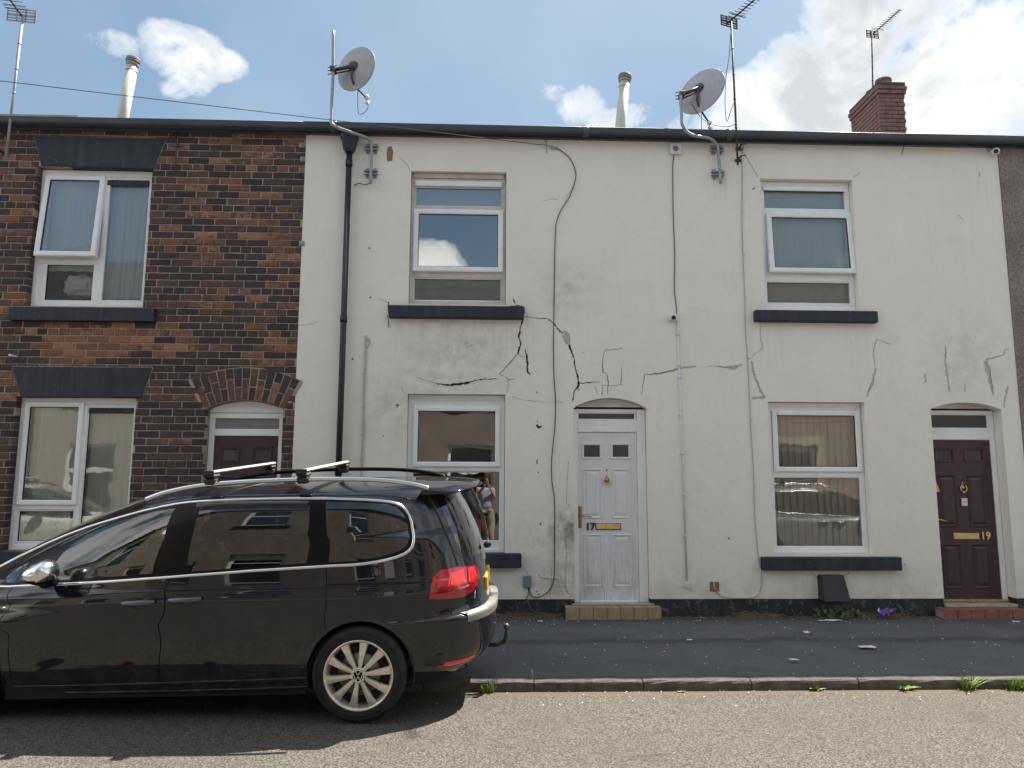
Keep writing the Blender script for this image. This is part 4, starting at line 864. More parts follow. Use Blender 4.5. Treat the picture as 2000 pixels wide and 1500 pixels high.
fs = [(i*16+k, i*16+(k+1) % 16, (i+1)*16+(k+1) % 16, (i+1)*16+k) for i in range(4) for k in range(16)]+[tuple(range(16)), tuple(64+k for k in range(16))]
hp.add(vs, fs, False); hp.build('hopper', MT['pipe'], h17)
# hidden lower end shoe
# ================================================================ chimney
cA = at(1717, 200, 4.4); cB = at(1768, 200, 4.4); yb_ = 4.4
for _ in range(12):
    q_ = at(1662, 235, yb_); 
    if q_.x > cA.x: break
    yb_ += .1
cx0, cx1, cy0, cy1 = cA.x, cB.x, 4.4, max(5.2, yb_)
cz1 = at(1742, 160, 4.4).z; cz0 = 7.0
ch = empty('chimney', (cx0, cy0, cz0)); ch.parent = h19; ch.location = Vector((cx0, cy0, cz0))-ORG[h19.name]
rows = int(round((cz1-cz0)/.083)); crs = .083
m = MB(); m.box(cx0+.014, cx1-.014, cy0+.014, cy1-.014, cz0, cz1-.01); m.box(cx0-.015, cx1+.015, cy0-.015, cy1+.015, cz1-3*crs+.01, cz1-.012); m.build('chimney_core', MT['chimm'], ch)
cnt = 0
for r in range(rows):
    z = cz1-crs*(r+.5); pr_ = .032 if r in (1, 2) else (.0 if r > 0 else .0); pr_ = {0: .012, 1: .036, 2: .022}.get(r, 0.0)
    xa, xb, ya, yb2 = cx0-pr_, cx1+pr_, cy0-pr_, cy1+pr_
    for face in (0, 1, 2):
        L0, L1 = (xa, xb) if face == 0 else (ya, yb2); x = L0-(.12 if r % 2 else 0); 
        while x < L1-.02:
            a, b = max(x, L0), min(x+.235, L1); x += .245
            if b-a < .03: continue
            if face and a < L0+.105: a = L0+.105 if b > L0+.14 else b
            if b-a < .03: continue
            me = brick_mesh(round(b-a, 2), .073, MT['chim'], (r+face) % 3, 'brick', .1)
            o = bpy.data.objects.new('brick', me); COL.objects.link(o); o.parent = ch
            if face == 0: o.location = Vector(((a+b)/2, ya, z))-ORG[ch.name]
            elif face == 1: o.location = Vector((xa, (a+b)/2, z))-ORG[ch.name]; o.rotation_euler = (0, 0, -pi/2)
            else: o.location = Vector((xb, (a+b)/2, z))-ORG[ch.name]; o.rotation_euler = (0, 0, pi/2)
            cnt += 1
for (yy, rr, hh) in ((cy0+.22, .135, .15), (cy0+.62, .12, .13)):
    m = MB(); m.lathe([(rr+.05, 0), (rr+.03, .04), (rr, .06), (rr*.95, hh-.03), (rr*1.12, hh-.02), (rr*1.12, hh+.02), (rr*.8, hh+.02), (rr*.75, 0)], Matrix.Translation(((cx0+cx1)/2-.02, yy, cz1-.012)), 24); m.build('chimney_pot', MT['pot'], ch)
# flue pipes
def flue(px0, py0, px1, py1, Y, h, r=.078):
    A, B = at(px0, py0, Y), at(px1, py1, Y+.0); zb_ = 6.3; A2 = A+(B-A)*((zb_-A.z)/(B.z-A.z)) if False else A-(B-A).normalized()*.8
    d = (B-A).normalized(); M = Matrix.Translation(B) @ d.to_track_quat('Z', 'Y').to_matrix().to_4x4()
    m = MB(); m.tube([A2, B-d*.10], r, 20); m.tube([B-d*.20, B-d*.185], r+.006, 20); f = m.build('flue_pipe', MT['flue'], h)
    m = MB(); m.lathe([(r, -.12), (r+.012, -.11), (r+.012, -.075), (r*.9, -.07), (r*.9, -.06), (r+.022, -.055), (r+.022, -.045), (r*.9, -.042), (r*.9, -.03), (r+.022, -.028), (r+.022, -.016), (r*.9, -.014), (r*.9, -.006), (r+.016, -.004), (r+.01, .008), (0, .014)], M, 24)
    m.build('flue_cowl', MT['cowl'], f)
flue(240, 228, 261, 115, 1.5, bh); flue(1212, 246, 1221, 147, 1.5, h17)
# ================================================================ cracks and scars of the render
def ribbon(mb, pts, w, y=-.0022, jag=.35, seed=1):
    """an uneven crack along photograph points; w in metres, a number or a list"""
    rng = random.Random(seed); P = [at(px, py) for px, py in pts]; W_ = w if isinstance(w, (list, tuple)) else [w]*len(P)
    Q = []; 
    for i in range(len(P)-1):
        n = max(2, int((P[i+1]-P[i]).length/.022))
        for k in range(n):
            t = k/n; p = P[i].lerp(P[i+1], t); d = (P[i+1]-P[i]).normalized(); nrm = Vector((-d.z, 0, d.x)); ww = W_[i]*(1-t)+W_[i+1]*t
            Q.append((p+nrm*rng.uniform(-1, 1)*.006*(0 if k == 0 else 1), nrm, ww*rng.uniform(1-jag, 1+jag)))
    Q.append((P[-1], Q[-1][1], W_[-1])); vs = []
    for p, nrm, ww in Q: a = p+nrm*ww/2; b = p-nrm*ww/2; vs += [(a.x, y, a.z), (b.x, y, b.z), (a.x, .004, a.z), (b.x, .004, b.z)]
    fs = []
    for i in range(len(Q)-1):
        j = 4*i; fs += [(j, j+1, j+5, j+4), (j, j+4, j+6, j+2), (j+1, j+3, j+7, j+5)]
    mb.add(vs, fs)
def crack(wall, m, lines, seed=1, label=None, y=-.0022, jag=.35):
    for i, (pts, w) in enumerate(lines):
        mb = MB(); ribbon(mb, pts, w, seed=seed*17+i, y=y-.0001*(i % 5), jag=jag); mb.build('crack', MT[m], wall, label=label if i == 0 and label and not label.startswith(('hair', 'plug', 'cracks', 'filled')) else None)
crack(w17, 'crack', [([(1021, 622), (1016, 642), (1013, 658), (1017, 672), (1012, 690)], [.022, .015, .014, .013, .015]), ([(1012, 690), (994, 710), (976, 731)], [.009, .007, .004]), ([(1012, 692), (1018, 696), (1028, 695)], .004)], 1, 'open crack running down from the sill corner', jag=.6)
crack(w17, 'crack', [([(1024, 619), (1050, 621), (1072, 623), (1085, 636), (1098, 652)], [.006, .006, .009, .010, .012]), ([(1111, 673), (1121, 700), (1125, 724), (1129, 740), (1130, 752), (1121, 766), (1118, 783)], [.018, .013, .021, .015, .020, .012, .011])], 2, 'long crack stepping down to the door head', jag=.6)
crack(w17, 'crack', [([(1026, 681), (1029, 700), (1031, 728), (1036, 732)], [.005, .022, .016, .008])], 3)
crack(w17, 'crack', [([(1130, 749), (1150, 747), (1172, 746)], [.006, .012, .004])], 4)
crack(w17, 'crack', [([(1177, 728), (1177, 700), (1182, 684), (1216, 681)], [.008, .004, .004, .004]), ([(1177, 728), (1185, 729), (1188, 745), (1187, 770)], [.006, .005, .007, .004]), ([(1214, 718), (1213, 750)], .005), ([(1174, 753), (1215, 752)], .003), ([(1176, 755), (1176, 773)], .005), ([(1162, 755), (1167, 768)], .004), ([(1258, 730), (1257, 745), (1252, 770)], [.007, .005, .003])], 5, 'cracks tracing the bricks over the white door')
crack(w17, 'crack', [([(852, 749), (875, 752), (905, 749), (925, 745)], [.008, .020, .030, .014]), ([(925, 743), (950, 740), (972, 740)], [.009, .013, .005])], 6, 'ragged crack above the ground floor window', jag=.7)
crack(w17, 'crackg', [([(1096, 650), (1103, 648), (1110, 652), (1112, 668), (1106, 672), (1098, 655)], [.02, .03, .03, .03, .02, .01])], 7)
rngc = random.Random(77)
for (px, py) in ((1015, 650), (1017, 668), (1013, 688), (1000, 704), (1072, 624), (1093, 646), (1119, 698), (1126, 722), (1130, 748), (1128, 760), (1150, 747), (885, 752), (915, 747), (945, 741), (1029, 705), (1022, 600)):
    p_ = at(px+rngc.uniform(-2, 2), py+rngc.uniform(-2, 2)); mb = MB(); k_ = rngc.randint(5, 7); r_ = rngc.uniform(.012, .026); mb.prism([(p_.x+r_*rngc.uniform(.5, 1.1)*cos(2*pi*k/k_), p_.z+r_*rngc.uniform(.5, 1.2)*sin(2*pi*k/k_)) for k in range(k_)], -.0012, .001); mb.build('render_chip', MT['crackg'], w17)
mb = MB(); P_ = [at(*p) for p in ((1100, 650), (1107, 647), (1113, 655), (1113, 668), (1108, 672), (1103, 662))]; mb.prism([(p.x, p.z) for p in P_], -.0035, .002); mb.build('missing_render_patch', MT['crackg'], w17)
crack(w17, 'hair', [([(976, 731), (990, 737), (992, 742), (1006, 740)], .005), ([(992, 738), (992, 755), (990, 768)], .004), ([(740, 583), (757, 590), (762, 600)], .005), ([(762, 640), (760, 628)], .004), ([(780, 305), (797, 325), (800, 333)], .004), ([(583, 636), (605, 634), (622, 628)], .003), ([(1000, 775), (1020, 780), (1060, 785), (1100, 786)], .003), ([(784, 756), (790, 768)], .004), ([(815, 738), (835, 744), (852, 748)], .004),
                    ([(910, 668), (922, 673), (912, 678)], .003), ([(1122, 360), (1106, 385), (1103, 398)], .003), ([(1090, 390), (1078, 388), (1062, 392)], .003), ([(1052, 1122), (1055, 1128), (1090, 1132)], .007), ([(1085, 1146), (1105, 1146), (1110, 1160)], .006), ([(1077, 1110), (1075, 1165)], .004), ([(1110, 900), (1106, 980), (1112, 990)], .003), ([(1103, 1040), (1107, 1085), (1103, 1150)], .003)], 8, 'hairline cracks in the render')
crack(w17, 'crack', [([(1003, 583), (1006, 592)], .012), ([(996, 598), (1012, 597), (1024, 600), (1024, 612)], [.004, .012, .014, .010]), ([(1048, 829), (1050, 835), (1058, 833)], [.012, .026, .014]), ([(1049, 898), (1049, 906)], .012), ([(1049, 822), (1051, 824)], .014), ([(1050, 922), (1052, 924)], .014), ([(1055, 1022), (1057, 1024)], .016), ([(1048, 1154), (1050, 1156)], .012), ([(1052, 1160), (1053, 1162)], .012), ([(1048, 765), (1050, 768)], .010),
                     ([(774, 791), (778, 792)], .022), ([(720, 484), (722, 486)], .022), ([(1137, 688), (1139, 690)], .004), ([(723, 580), (725, 582)], .02), ([(757, 615), (759, 640)], .006), ([(759, 590), (759, 614)], .012), ([(687, 700), (690, 702)], .02), ([(748, 850), (749, 853)], .008)], 9, 'plug holes and chipped spots in the render', jag=.6)
mb = MB(); P_ = [at(*p) for p in ((757, 288), (765, 286), (768, 297), (766, 314), (756, 315), (755, 300))]; mb.prism([(p.x, p.z) for p in P_], -.004, .002); mb.build('missing_render_patch', MT['wood'], w17, label='brown hole left by a removed bracket')
crack(w19, 'crackg', [([(1258, 731), (1290, 729), (1330, 719), (1360, 715)], [.004, .02, .026, .016]), ([(1380, 715), (1410, 716), (1432, 719), (1449, 711)], [.006, .010, .045, .02]), ([(1467, 705), (1474, 735), (1485, 762), (1494, 778)], [.02, .024, .030, .034]), ([(1469, 778), (1492, 776)], .03), ([(1692, 775), (1703, 750), (1710, 718)], [.016, .032, .022])], 10, 'filled cracks round the ground floor window')
crack(w19, 'crack', [([(1265, 731), (1290, 729), (1325, 721)], [.003, .008, .003]), ([(1472, 728), (1482, 752), (1488, 766)], .004), ([(1403, 716), (1422, 718)], .004)], 11)
crack(w19, 'crackg', [([(1847, 675), (1846, 700), (1850, 735), (1854, 765)], [.014, .020, .024, .012]), ([(1925, 705), (1930, 725), (1935, 750), (1940, 772)], [.05, .055, .035, .012]), ([(1925, 703), (1945, 697), (1960, 693), (1963, 683), (1970, 682)], [.02, .016, .014, .012, .01]), ([(1968, 755), (1963, 780), (1960, 796)], [.026, .022, .010]), ([(1807, 730), (1808, 748)], .018), ([(1884, 748), (1885, 765)], .012)], 12, 'filled cracks over the maroon door')
crack(w19, 'crack', [([(1926, 703), (1945, 697), (1960, 694)], [.006, .006, .005]), ([(1933, 720), (1936, 740), (1940, 762)], .005), ([(1847, 680), (1847, 700)], .003)], 13)
crack(w19, 'hair', [([(1486, 632), (1485, 660), (1490, 675), (1487, 683)], .004), ([(1463, 702), (1475, 690), (1488, 680)], .004), ([(1710, 715), (1705, 690), (1712, 662), (1740, 672)], .004), ([(1445, 285), (1460, 310), (1480, 345)], .004), ([(1666, 348), (1680, 336)], .004), ([(1860, 655), (1856, 665)], .003), ([(1585, 1118), (1598, 1130)], .005), ([(1645, 1130), (1660, 1118)], .005), ([(1760, 1102), (1761, 1103)], .02), ([(1766, 1102), (1767, 1103)], .02), ([(1422, 1051), (1425, 1052)], .02), ([(1469, 370), (1475, 366)], .014), ([(1872, 420), (1880, 428)], .004), ([(1912, 336), (1914, 345)], .006)], 14, 'hairline cracks and spots in the render')
mb = MB()
for px, py in ((1876, 700), (1883, 699), (1879, 720), (1884, 719), (1877, 728), (1671, 660), (1444, 811), (1911, 645), (1745, 818)):
    P_ = at(px, py); mb.lathe([(0, -.003), (.007, -.003), (.008, .001)], Matrix.Translation(P_) @ Matrix.Rotation(pi/2, 4, 'X'), 8)
mb.build('plug_hole', MT['crackg'], w19, kind='stuff')

# ================================================================ curtains, blinds, clutter
def sheet_cloth(name, x0, x1, z0, z1, y, m, label, cat, amp=.02, freq=60, gather=0.0, seed=1, nx=90, nz_=16, group=None):
    rng = random.Random(seed); ph = [rng.uniform(0, 6) for _ in range(4)]; mb = MB(); vs = []
    for j in range(nz_+1):
        t = j/nz_; z = z1+(z0-z1)*t
        for i in range(nx+1):
            s = i/nx; x = x0+(x1-x0)*s; xx = x-gather*t*(s-.0)*(x1-x0)
            a = amp*(.35+.65*t) if gather >= 0 else amp
            vs.append((xx, y+a*(sin(freq*(x-x0)+ph[0]+.6*sin(3*t+ph[1]))+.45*sin(freq*.43*(x-x0)+ph[2]+1.2*t)+.2*sin(freq*2.3*x+ph[3])), z))
    fs = [(j*(nx+1)+i, (j+1)*(nx+1)+i, (j+1)*(nx+1)+i+1, j*(nx+1)+i+1) for j in range(nz_) for i in range(nx)]
    mb.add(vs, fs, True); return thing(mb, name, MT[m], label, cat, group)
sheet_cloth('curtain', -4.78, -4.12, 3.80, 5.30, .185, 'net', 'white net curtain hanging in the right light of the upper brick house window', 'curtain', .018, 75, .10, 3)
sheet_cloth('curtain', -5.40, -4.83, 4.18, 5.32, .20, 'net', 'white net curtain behind the open upper casement of the brick house', 'curtain', .014, 42, 0, 5)
sheet_cloth('curtain', -5.45, -4.86, .9, 2.56, .19, 'net2', 'grey net curtain in the left light of the ground floor brick house window', 'curtain', .008, 85, 0, 6)
sheet_cloth('curtain', -4.80, -4.12, .9, 2.50, .19, 'net2', 'pale gathered curtain in the right light of the ground floor brick house window', 'curtain', .022, 70, 0, 8)
def crumple(name, cx, cy, cz, sx, sy, sz, m, label, cat, seed):
    bm = bmesh.new(); bmesh.ops.create_icosphere(bm, subdivisions=4, radius=1)
    for v in bm.verts:
        p = v.co.copy(); n = 1+.35*noise.noise(p*1.7+Vector((seed, 0, 0)))+.22*noise.noise(p*4+Vector((0, seed, 0))); v.co = Vector((cx+p.x*n*sx, cy+p.y*n*sy, cz+p.z*n*sz))
    mb = MB(); bm.verts.index_update(); mb.add([v.co for v in bm.verts], [[v.index for v in f.verts] for f in bm.faces], True); bm.free(); return thing(mb, name, MT[m], label, cat)
crumple('cloth_heap', -5.02, .30, 4.02, .20, .09, .13, 'net2', 'crumpled pale cloth heaped on the upper inside sill of the brick house', 'cloth', 3.3)
crumple('cloth_heap', -4.45, .33, 3.95, .28, .08, .12, 'net2', 'crumpled cloth behind the right light of the upper brick house window', 'cloth', 8.1)
crumple('cushion', -5.15, .42, 3.86, .25, .12, .10, 'board', 'dark blue bedding under the cloth in the upper brick house window', 'cushion', 5.2)
mb = MB(); mb.box(-.88, .15, .35, .36, 3.8, 4.22); thing(mb, 'pane_backing', MT['board'], 'dark boarding behind the lowest pane of the upper window of number 17', 'board')  # dark sheet added to keep the room behind the pane dark
mb = MB(); mb.box(-.92, .18, .30, .31, 5.12, 5.4); thing(mb, 'roller_blind', MT['net2'], 'pale roller blind behind the top light of the upper window of number 17', 'blind')
sheet_cloth('net_curtain', 3.46, 4.54, 4.10, 5.36, .172, 'net2', 'pale net curtain filling the upper window of number 19', 'curtain', .004, 120, 0, 9)
sheet_cloth('net_curtain', 3.46, 4.54, 3.80, 4.10, .18, 'blind', 'beige fabric behind the lowest pane of the upper window of number 19', 'curtain', .006, 100, 0, 12)
vb = empty('vertical_blind', (3.45, .22, .9), 'vertical blind of pinkish slats in the ground floor window of number 19', 'blind')
mb = MB(); mb.box(3.45, 4.55, .19, .24, 2.50, 2.54, .004); mb.build('blind_rail', MT['upvc'], vb)
sw = .089; me = None
for i in range(13):
    if me is None:
        mb = MB(); n = 5; vs = []
        for z in (0, 1.62):
            for k in range(n): s = k/(n-1)-.5; vs.append((s*sw*1.14, .010*(1-4*s*s), z))
        mb.add(vs, [(k, k+1, n+k+1, n+k) for k in range(n-1)], True); me = bpy.data.meshes.new('slat'); me.from_pydata(mb.v, [], mb.f); me.materials.append(MT['blind']); me.polygons.foreach_set('use_smooth', [True]*len(me.polygons))
    o = bpy.data.objects.new('slat', me); COL.objects.link(o); o.parent = vb; o.location = Vector((3.49+i*.0835, .185, .88))-ORG[vb.name]; o.rotation_euler = (0, 0, radians(14+random.uniform(-3, 3)))

# ================================================================ wires, conduits, boxes
def line_thing(name, pts, r, m, label, cat, n=6): mb = MB(); mb.tube(pts, r, n); return thing(mb, name, MT[m], label, cat)
def wallpts(P, Y): return [at(px, py, Y) for px, py in P]
E_ = at(1058, 283, -.05); A_ = at(0, 158, -1.7); A0 = A_+(A_-E_)*2.2
pts = [A0.lerp(E_, t/24)-Vector((0, 0, .0)) for t in range(25)]
line_thing('telephone_wire', pts, .0042, 'cable', 'black overhead telephone wire crossing the sky down to the clamp', 'wire', 5)
mb = MB(); a, b = at(1057, 281, -.04), at(1073, 285, -.035); mb.tube([a, b], .007, 8); mb.tube([b, at(1090, 287, -.03)], .004, 6); mb.tube([at(1066, 268, -.01), at(1068, 300, -.01)], .004, 6); mb.box(b.x+.03, b.x+.1, -.035, -.01, b.z-.03, b.z, .004)
thing(mb, 'wire_clamp', MT['steel'], 'grey tension clamp holding the telephone wire under the gutter', 'clamp')
P_ = [(1074, 285), (1092, 292), (1112, 308), (1123, 330), (1124, 350), (1113, 383), (1096, 410), (1088, 430), (1085, 450), (1083, 520), (1082, 600), (1081, 680), (1082, 735), (1085, 780), (1084, 830), (1079, 880), (1077, 910), (1078, 940), (1083, 980), (1083, 1060), (1083, 1110), (1080, 1140), (1068, 1158), (1050, 1167), (1038, 1163), (1033, 1148)]
line_thing('telephone_cable', spline(wallpts(P_, -.012), 5), .0052, 'cable', 'black cable looping down the cream wall left of the white door', 'cable')
A, B = at(1022, 1124), at(1038, 1147); mb = MB(); mb.box(A.x, B.x, -.035, -.001, B.z, A.z, .006); jb = thing(mb, 'junction_box', MT['grey'], 'small grey junction box low on the wall beside the black sill', 'box')
line_thing('box_wire', spline(wallpts([(1018, 1104), (1027, 1112), (1031, 1120), (1032, 1125)], -.01), 4), .003, 'cablew', 'thin pale wire from the black sill to the grey junction box', 'wire')
line_thing('box_wire', spline(wallpts([(1032, 1147), (1032, 1160), (1027, 1171)], -.01), 4), .0045, 'cable', 'short black wire hanging below the grey junction box', 'wire')
# white conduit from the dome camera
C0, C1 = at(1323, 626, -.012), at(1342, 1137, -.012)
mb = MB(); mb.tube([C0, C1], .0105, 8); con = thing(mb, 'conduit', MT['white'], 'white surface conduit running down from the small dome camera', 'conduit')
for py in (655, 717, 742, 817, 892, 971, 1051):
    t = (py-626)/(1137-626); p = C0.lerp(C1, t); mb = MB(); mb.box(p.x-.032, p.x+.032, -.008, -.001, p.z-.006, p.z+.006, .002); mb.tube([(p.x, -.014, p.z-.011), (p.x, -.014, p.z+.011)], .014, 10); mb.build('clip', MT['white'], con)
p = at(1344, 1142, 0); mb = MB(); mb.lathe([(0, -.03), (.028, -.03), (.037, -.022), (.037, 0)], Matrix.Translation(p) @ Matrix.Rotation(pi/2, 4, 'X') @ Matrix.Scale(-1, 4, (0, 0, 1)) if False else Matrix.Translation(p) @ Matrix.Rotation(pi/2, 4, 'X') @ Matrix.Rotation(pi, 4, 'X') @ Matrix.Rotation(pi, 4, 'X'), 6, False)
p2 = p; mb = MB(); pr6 = [(p.x+.040*cos(2*pi*k/6+.3), p.z+.040*sin(2*pi*k/6+.3)) for k in range(6)]; mb.prism(pr6, -.035, 0); mb.box(p.x-.02, p.x+.0, -.04, -.034, p.z-.005, p.z+.02, .002)
thing(mb, 'conduit_end_box', MT['white'], 'white six-sided box at the foot of the white conduit', 'box')
def dome_cam(px, py, label, s=1.0, dirv=(-.5, -.75, -.3)):
    p = at(px, py, 0); c = empty('security_camera', (p.x, 0, p.z), label, 'camera', 'white security cameras on the cream wall'); d = Vector(dirv).normalized()
    M = Matrix.Translation((p.x, -.02, p.z)) @ Matrix.Rotation(pi/2, 4, 'X')
    mb = MB(); mb.lathe([(.055*s, -.02), (.055*s, .004), (.045*s, .014), (.0, .016)], M, 24); mb.build('base', MT['white'], c)
    q = Vector((p.x, -.055*s, p.z))+Vector((0, 0, 0)); R = Matrix.Translation(q) @ d.to_track_quat('Z', 'Y').to_matrix().to_4x4()
    mb = MB(); mb.lathe([(0, -.045*s), (.030*s, -.035*s), (.047*s, -.01*s), (.047*s, .018*s), (.038*s, .036*s), (.026*s, .042*s)], R, 24); mb.build('housing', MT['white'], c)
    mb = MB(); mb.lathe([(.027*s, .040*s), (.02*s, .044*s), (0, .046*s)], R, 16); mb.build('lens', MT['gasket'], c); return c
dome_cam(1313, 621, 'white dome camera above the white conduit, between the two houses', 1.0, (-.15, -.8, -.35))
dome_cam(1938, 300, 'white dome camera under the gutter at the right end of the cream wall', 1.05, (-.35, -.75, -.25))
line_thing('camera_lead', spline(wallpts([(1928, 291), (1931, 294), (1934, 299)], -.02), 3), .004, 'cable', 'short black lead above the right dome camera', 'cable')
A, B = at(1307, 282), at(1330, 304); mb = MB(); mb.box(A.x, B.x, -.045, -.001, B.z, A.z, .006); vt = thing(mb, 'vent_cover', MT['white'], 'square white vent cover under the gutter between the two houses', 'vent')
p = at(1318, 293); mb = MB(); mb.lathe([(.036, .046), (.036, .050), (.0, .050)], Matrix.Translation((p.x, 0, p.z)) @ Matrix.Rotation(pi/2, 4, 'X'), 20, False)
for k in range(5): mb.box(p.x-.03, p.x+.03, -.054, -.048, p.z-.026+k*.012, p.z-.020+k*.012)
ORG_v = ORG[vt.name]; mb.build('grille', MT['grey'], vt)
line_thing('wall_cable', spline(wallpts([(1316, 304), (1314, 330), (1315, 420), (1318, 500), (1317, 560), (1321, 600), (1322, 614)], -.010), 5), .0048, 'cable', 'black cable dropping from the white vent cover to the dome camera', 'cable')
P_ = [(1444, 262), (1452, 285), (1449, 310), (1450, 340), (1449, 415), (1451, 500), (1454, 560), (1456, 640), (1460, 700), (1464, 780), (1466, 830), (1472, 925), (1474, 1000), (1481, 1085), (1487, 1120), (1486, 1150), (1474, 1166), (1440, 1168), (1412, 1165), (1400, 1155)]
line_thing('wall_cable', spline(wallpts(P_, -.010), 5), .0056, 'cablew', 'cream painted cable running down the wall left of the windows of number 19', 'cable')
mb = MB()
for py in (415, 497, 580, 700, 820, 925): 
    t = at(1450+(py-415)*.044, py, -.012); mb.box(t.x-.008, t.x+.008, -.016, -.001, t.z-.004, t.z+.004, .002)
thing(mb, 'cable_clips', MT['cablew'], 'row of small clips on the cream painted cable', 'clips')
P_ = [(715, 655), (714, 690), (711, 760), (710, 830), (706, 920), (703, 1000)]
mb = MB(); mb.tube(spline(wallpts(P_, -.012), 4), .012, 7); cd = thing(mb, 'conduit', MT['cablew'], 'painted conduit right of the black downpipe with a broken top', 'conduit')
for py, px in ((730, 712), (796, 710), (849, 708.5), (897, 707)): p = at(px, py); mb = MB(); mb.box(p.x-.026, p.x+.026, -.018, -.001, p.z-.005, p.z+.005, .002); mb.build('clip', MT['cablew'], cd)
line_thing('conduit_wires', spline(wallpts([(714, 668), (720, 662), (722, 672), (716, 680), (713, 672)], -.02), 4), .003, 'darksteel', 'tangle of bare wires at the top of the broken conduit', 'wire')
A, B = at(1386, 1136), at(1405, 1155); mb = MB(); mb.box(A.x, B.x, -.004, -.001, B.z, A.z); mp = thing(mb, 'mounting_plate', MT['wood'], 'bare brown patch with a pipe stub near the foot of the wall', 'plate')
mb = MB(); mb.tube([at(1394, 1138, -.02), at(1396, 1150, -.05), at(1400, 1157, -.02)], .009, 8); mb.build('pipe_stub', MT['steel'], mp)
# gas cowl
A, B = at(1596, 1122), at(1647, 1171); mb = MB(); x0, x1, z0, z1 = A.x, B.x, B.z, A.z
vs = [(x0, 0, z0), (x1+.02, 0, z0), (x1, 0, z1), (x0, 0, z1), (x0+.0, -.16, z0-.005), (x1+.02, -.16, z0-.005), (x1-.015, -.09, z1), (x0+.015, -.09, z1)]
mb.add(vs, [(4, 5, 6, 7), (0, 4, 7, 3), (1, 2, 6, 5), (3, 7, 6, 2), (0, 1, 5, 4)]); cw = thing(mb, 'flue_cowl', MT['pipe'], 'black sloping metal cowl on the wall under the lower right sill', 'cowl'); bv = cw.modifiers.new('b', 'BEVEL'); bv.width = .012; bv.segments = 2
# wall plates on the brick by the party line
for (px, py) in ((590, 284), (592, 311), (590, 476)):
    p = at(px, py); mb = MB(); mb.box(p.x-.035, p.x+.03, -.012, -.002, p.z-.03, p.z+.03, .004); mb.tube([(p.x, -.02, p.z-.02), (p.x, -.02, p.z+.02)], .006, 6); thing(mb, 'wall_plate', MT['steel'], 'small steel plate screwed to the brick by the cream wall, '+{284: 'topmost of three', 311: 'middle of three', 476: 'lowest of three'}[py], 'plate', 'steel plates on the brick edge')
# dark pipe on brick, right of upper window, and pipe stub low on brick
line_thing('thin_pipe', [at(345, 256, -.03), at(343, 334, -.03)], .010, 'gutter', 'short thin black pipe below the gutter right of the upper brick house lintel', 'pipe')
line_thing('overflow_pipe', [at(37, 698, .02), at(18, 693, -.10)], .012, 'white', 'white overflow pipe poking out of the brick over the lower lintel', 'pipe', 10)
line_thing('hanging_wire', spline(wallpts([(1768, 262), (1768, 275), (1761, 302)], -.03), 3), .004, 'cable', 'loose black wire end hanging from the gutter of number 19', 'wire')

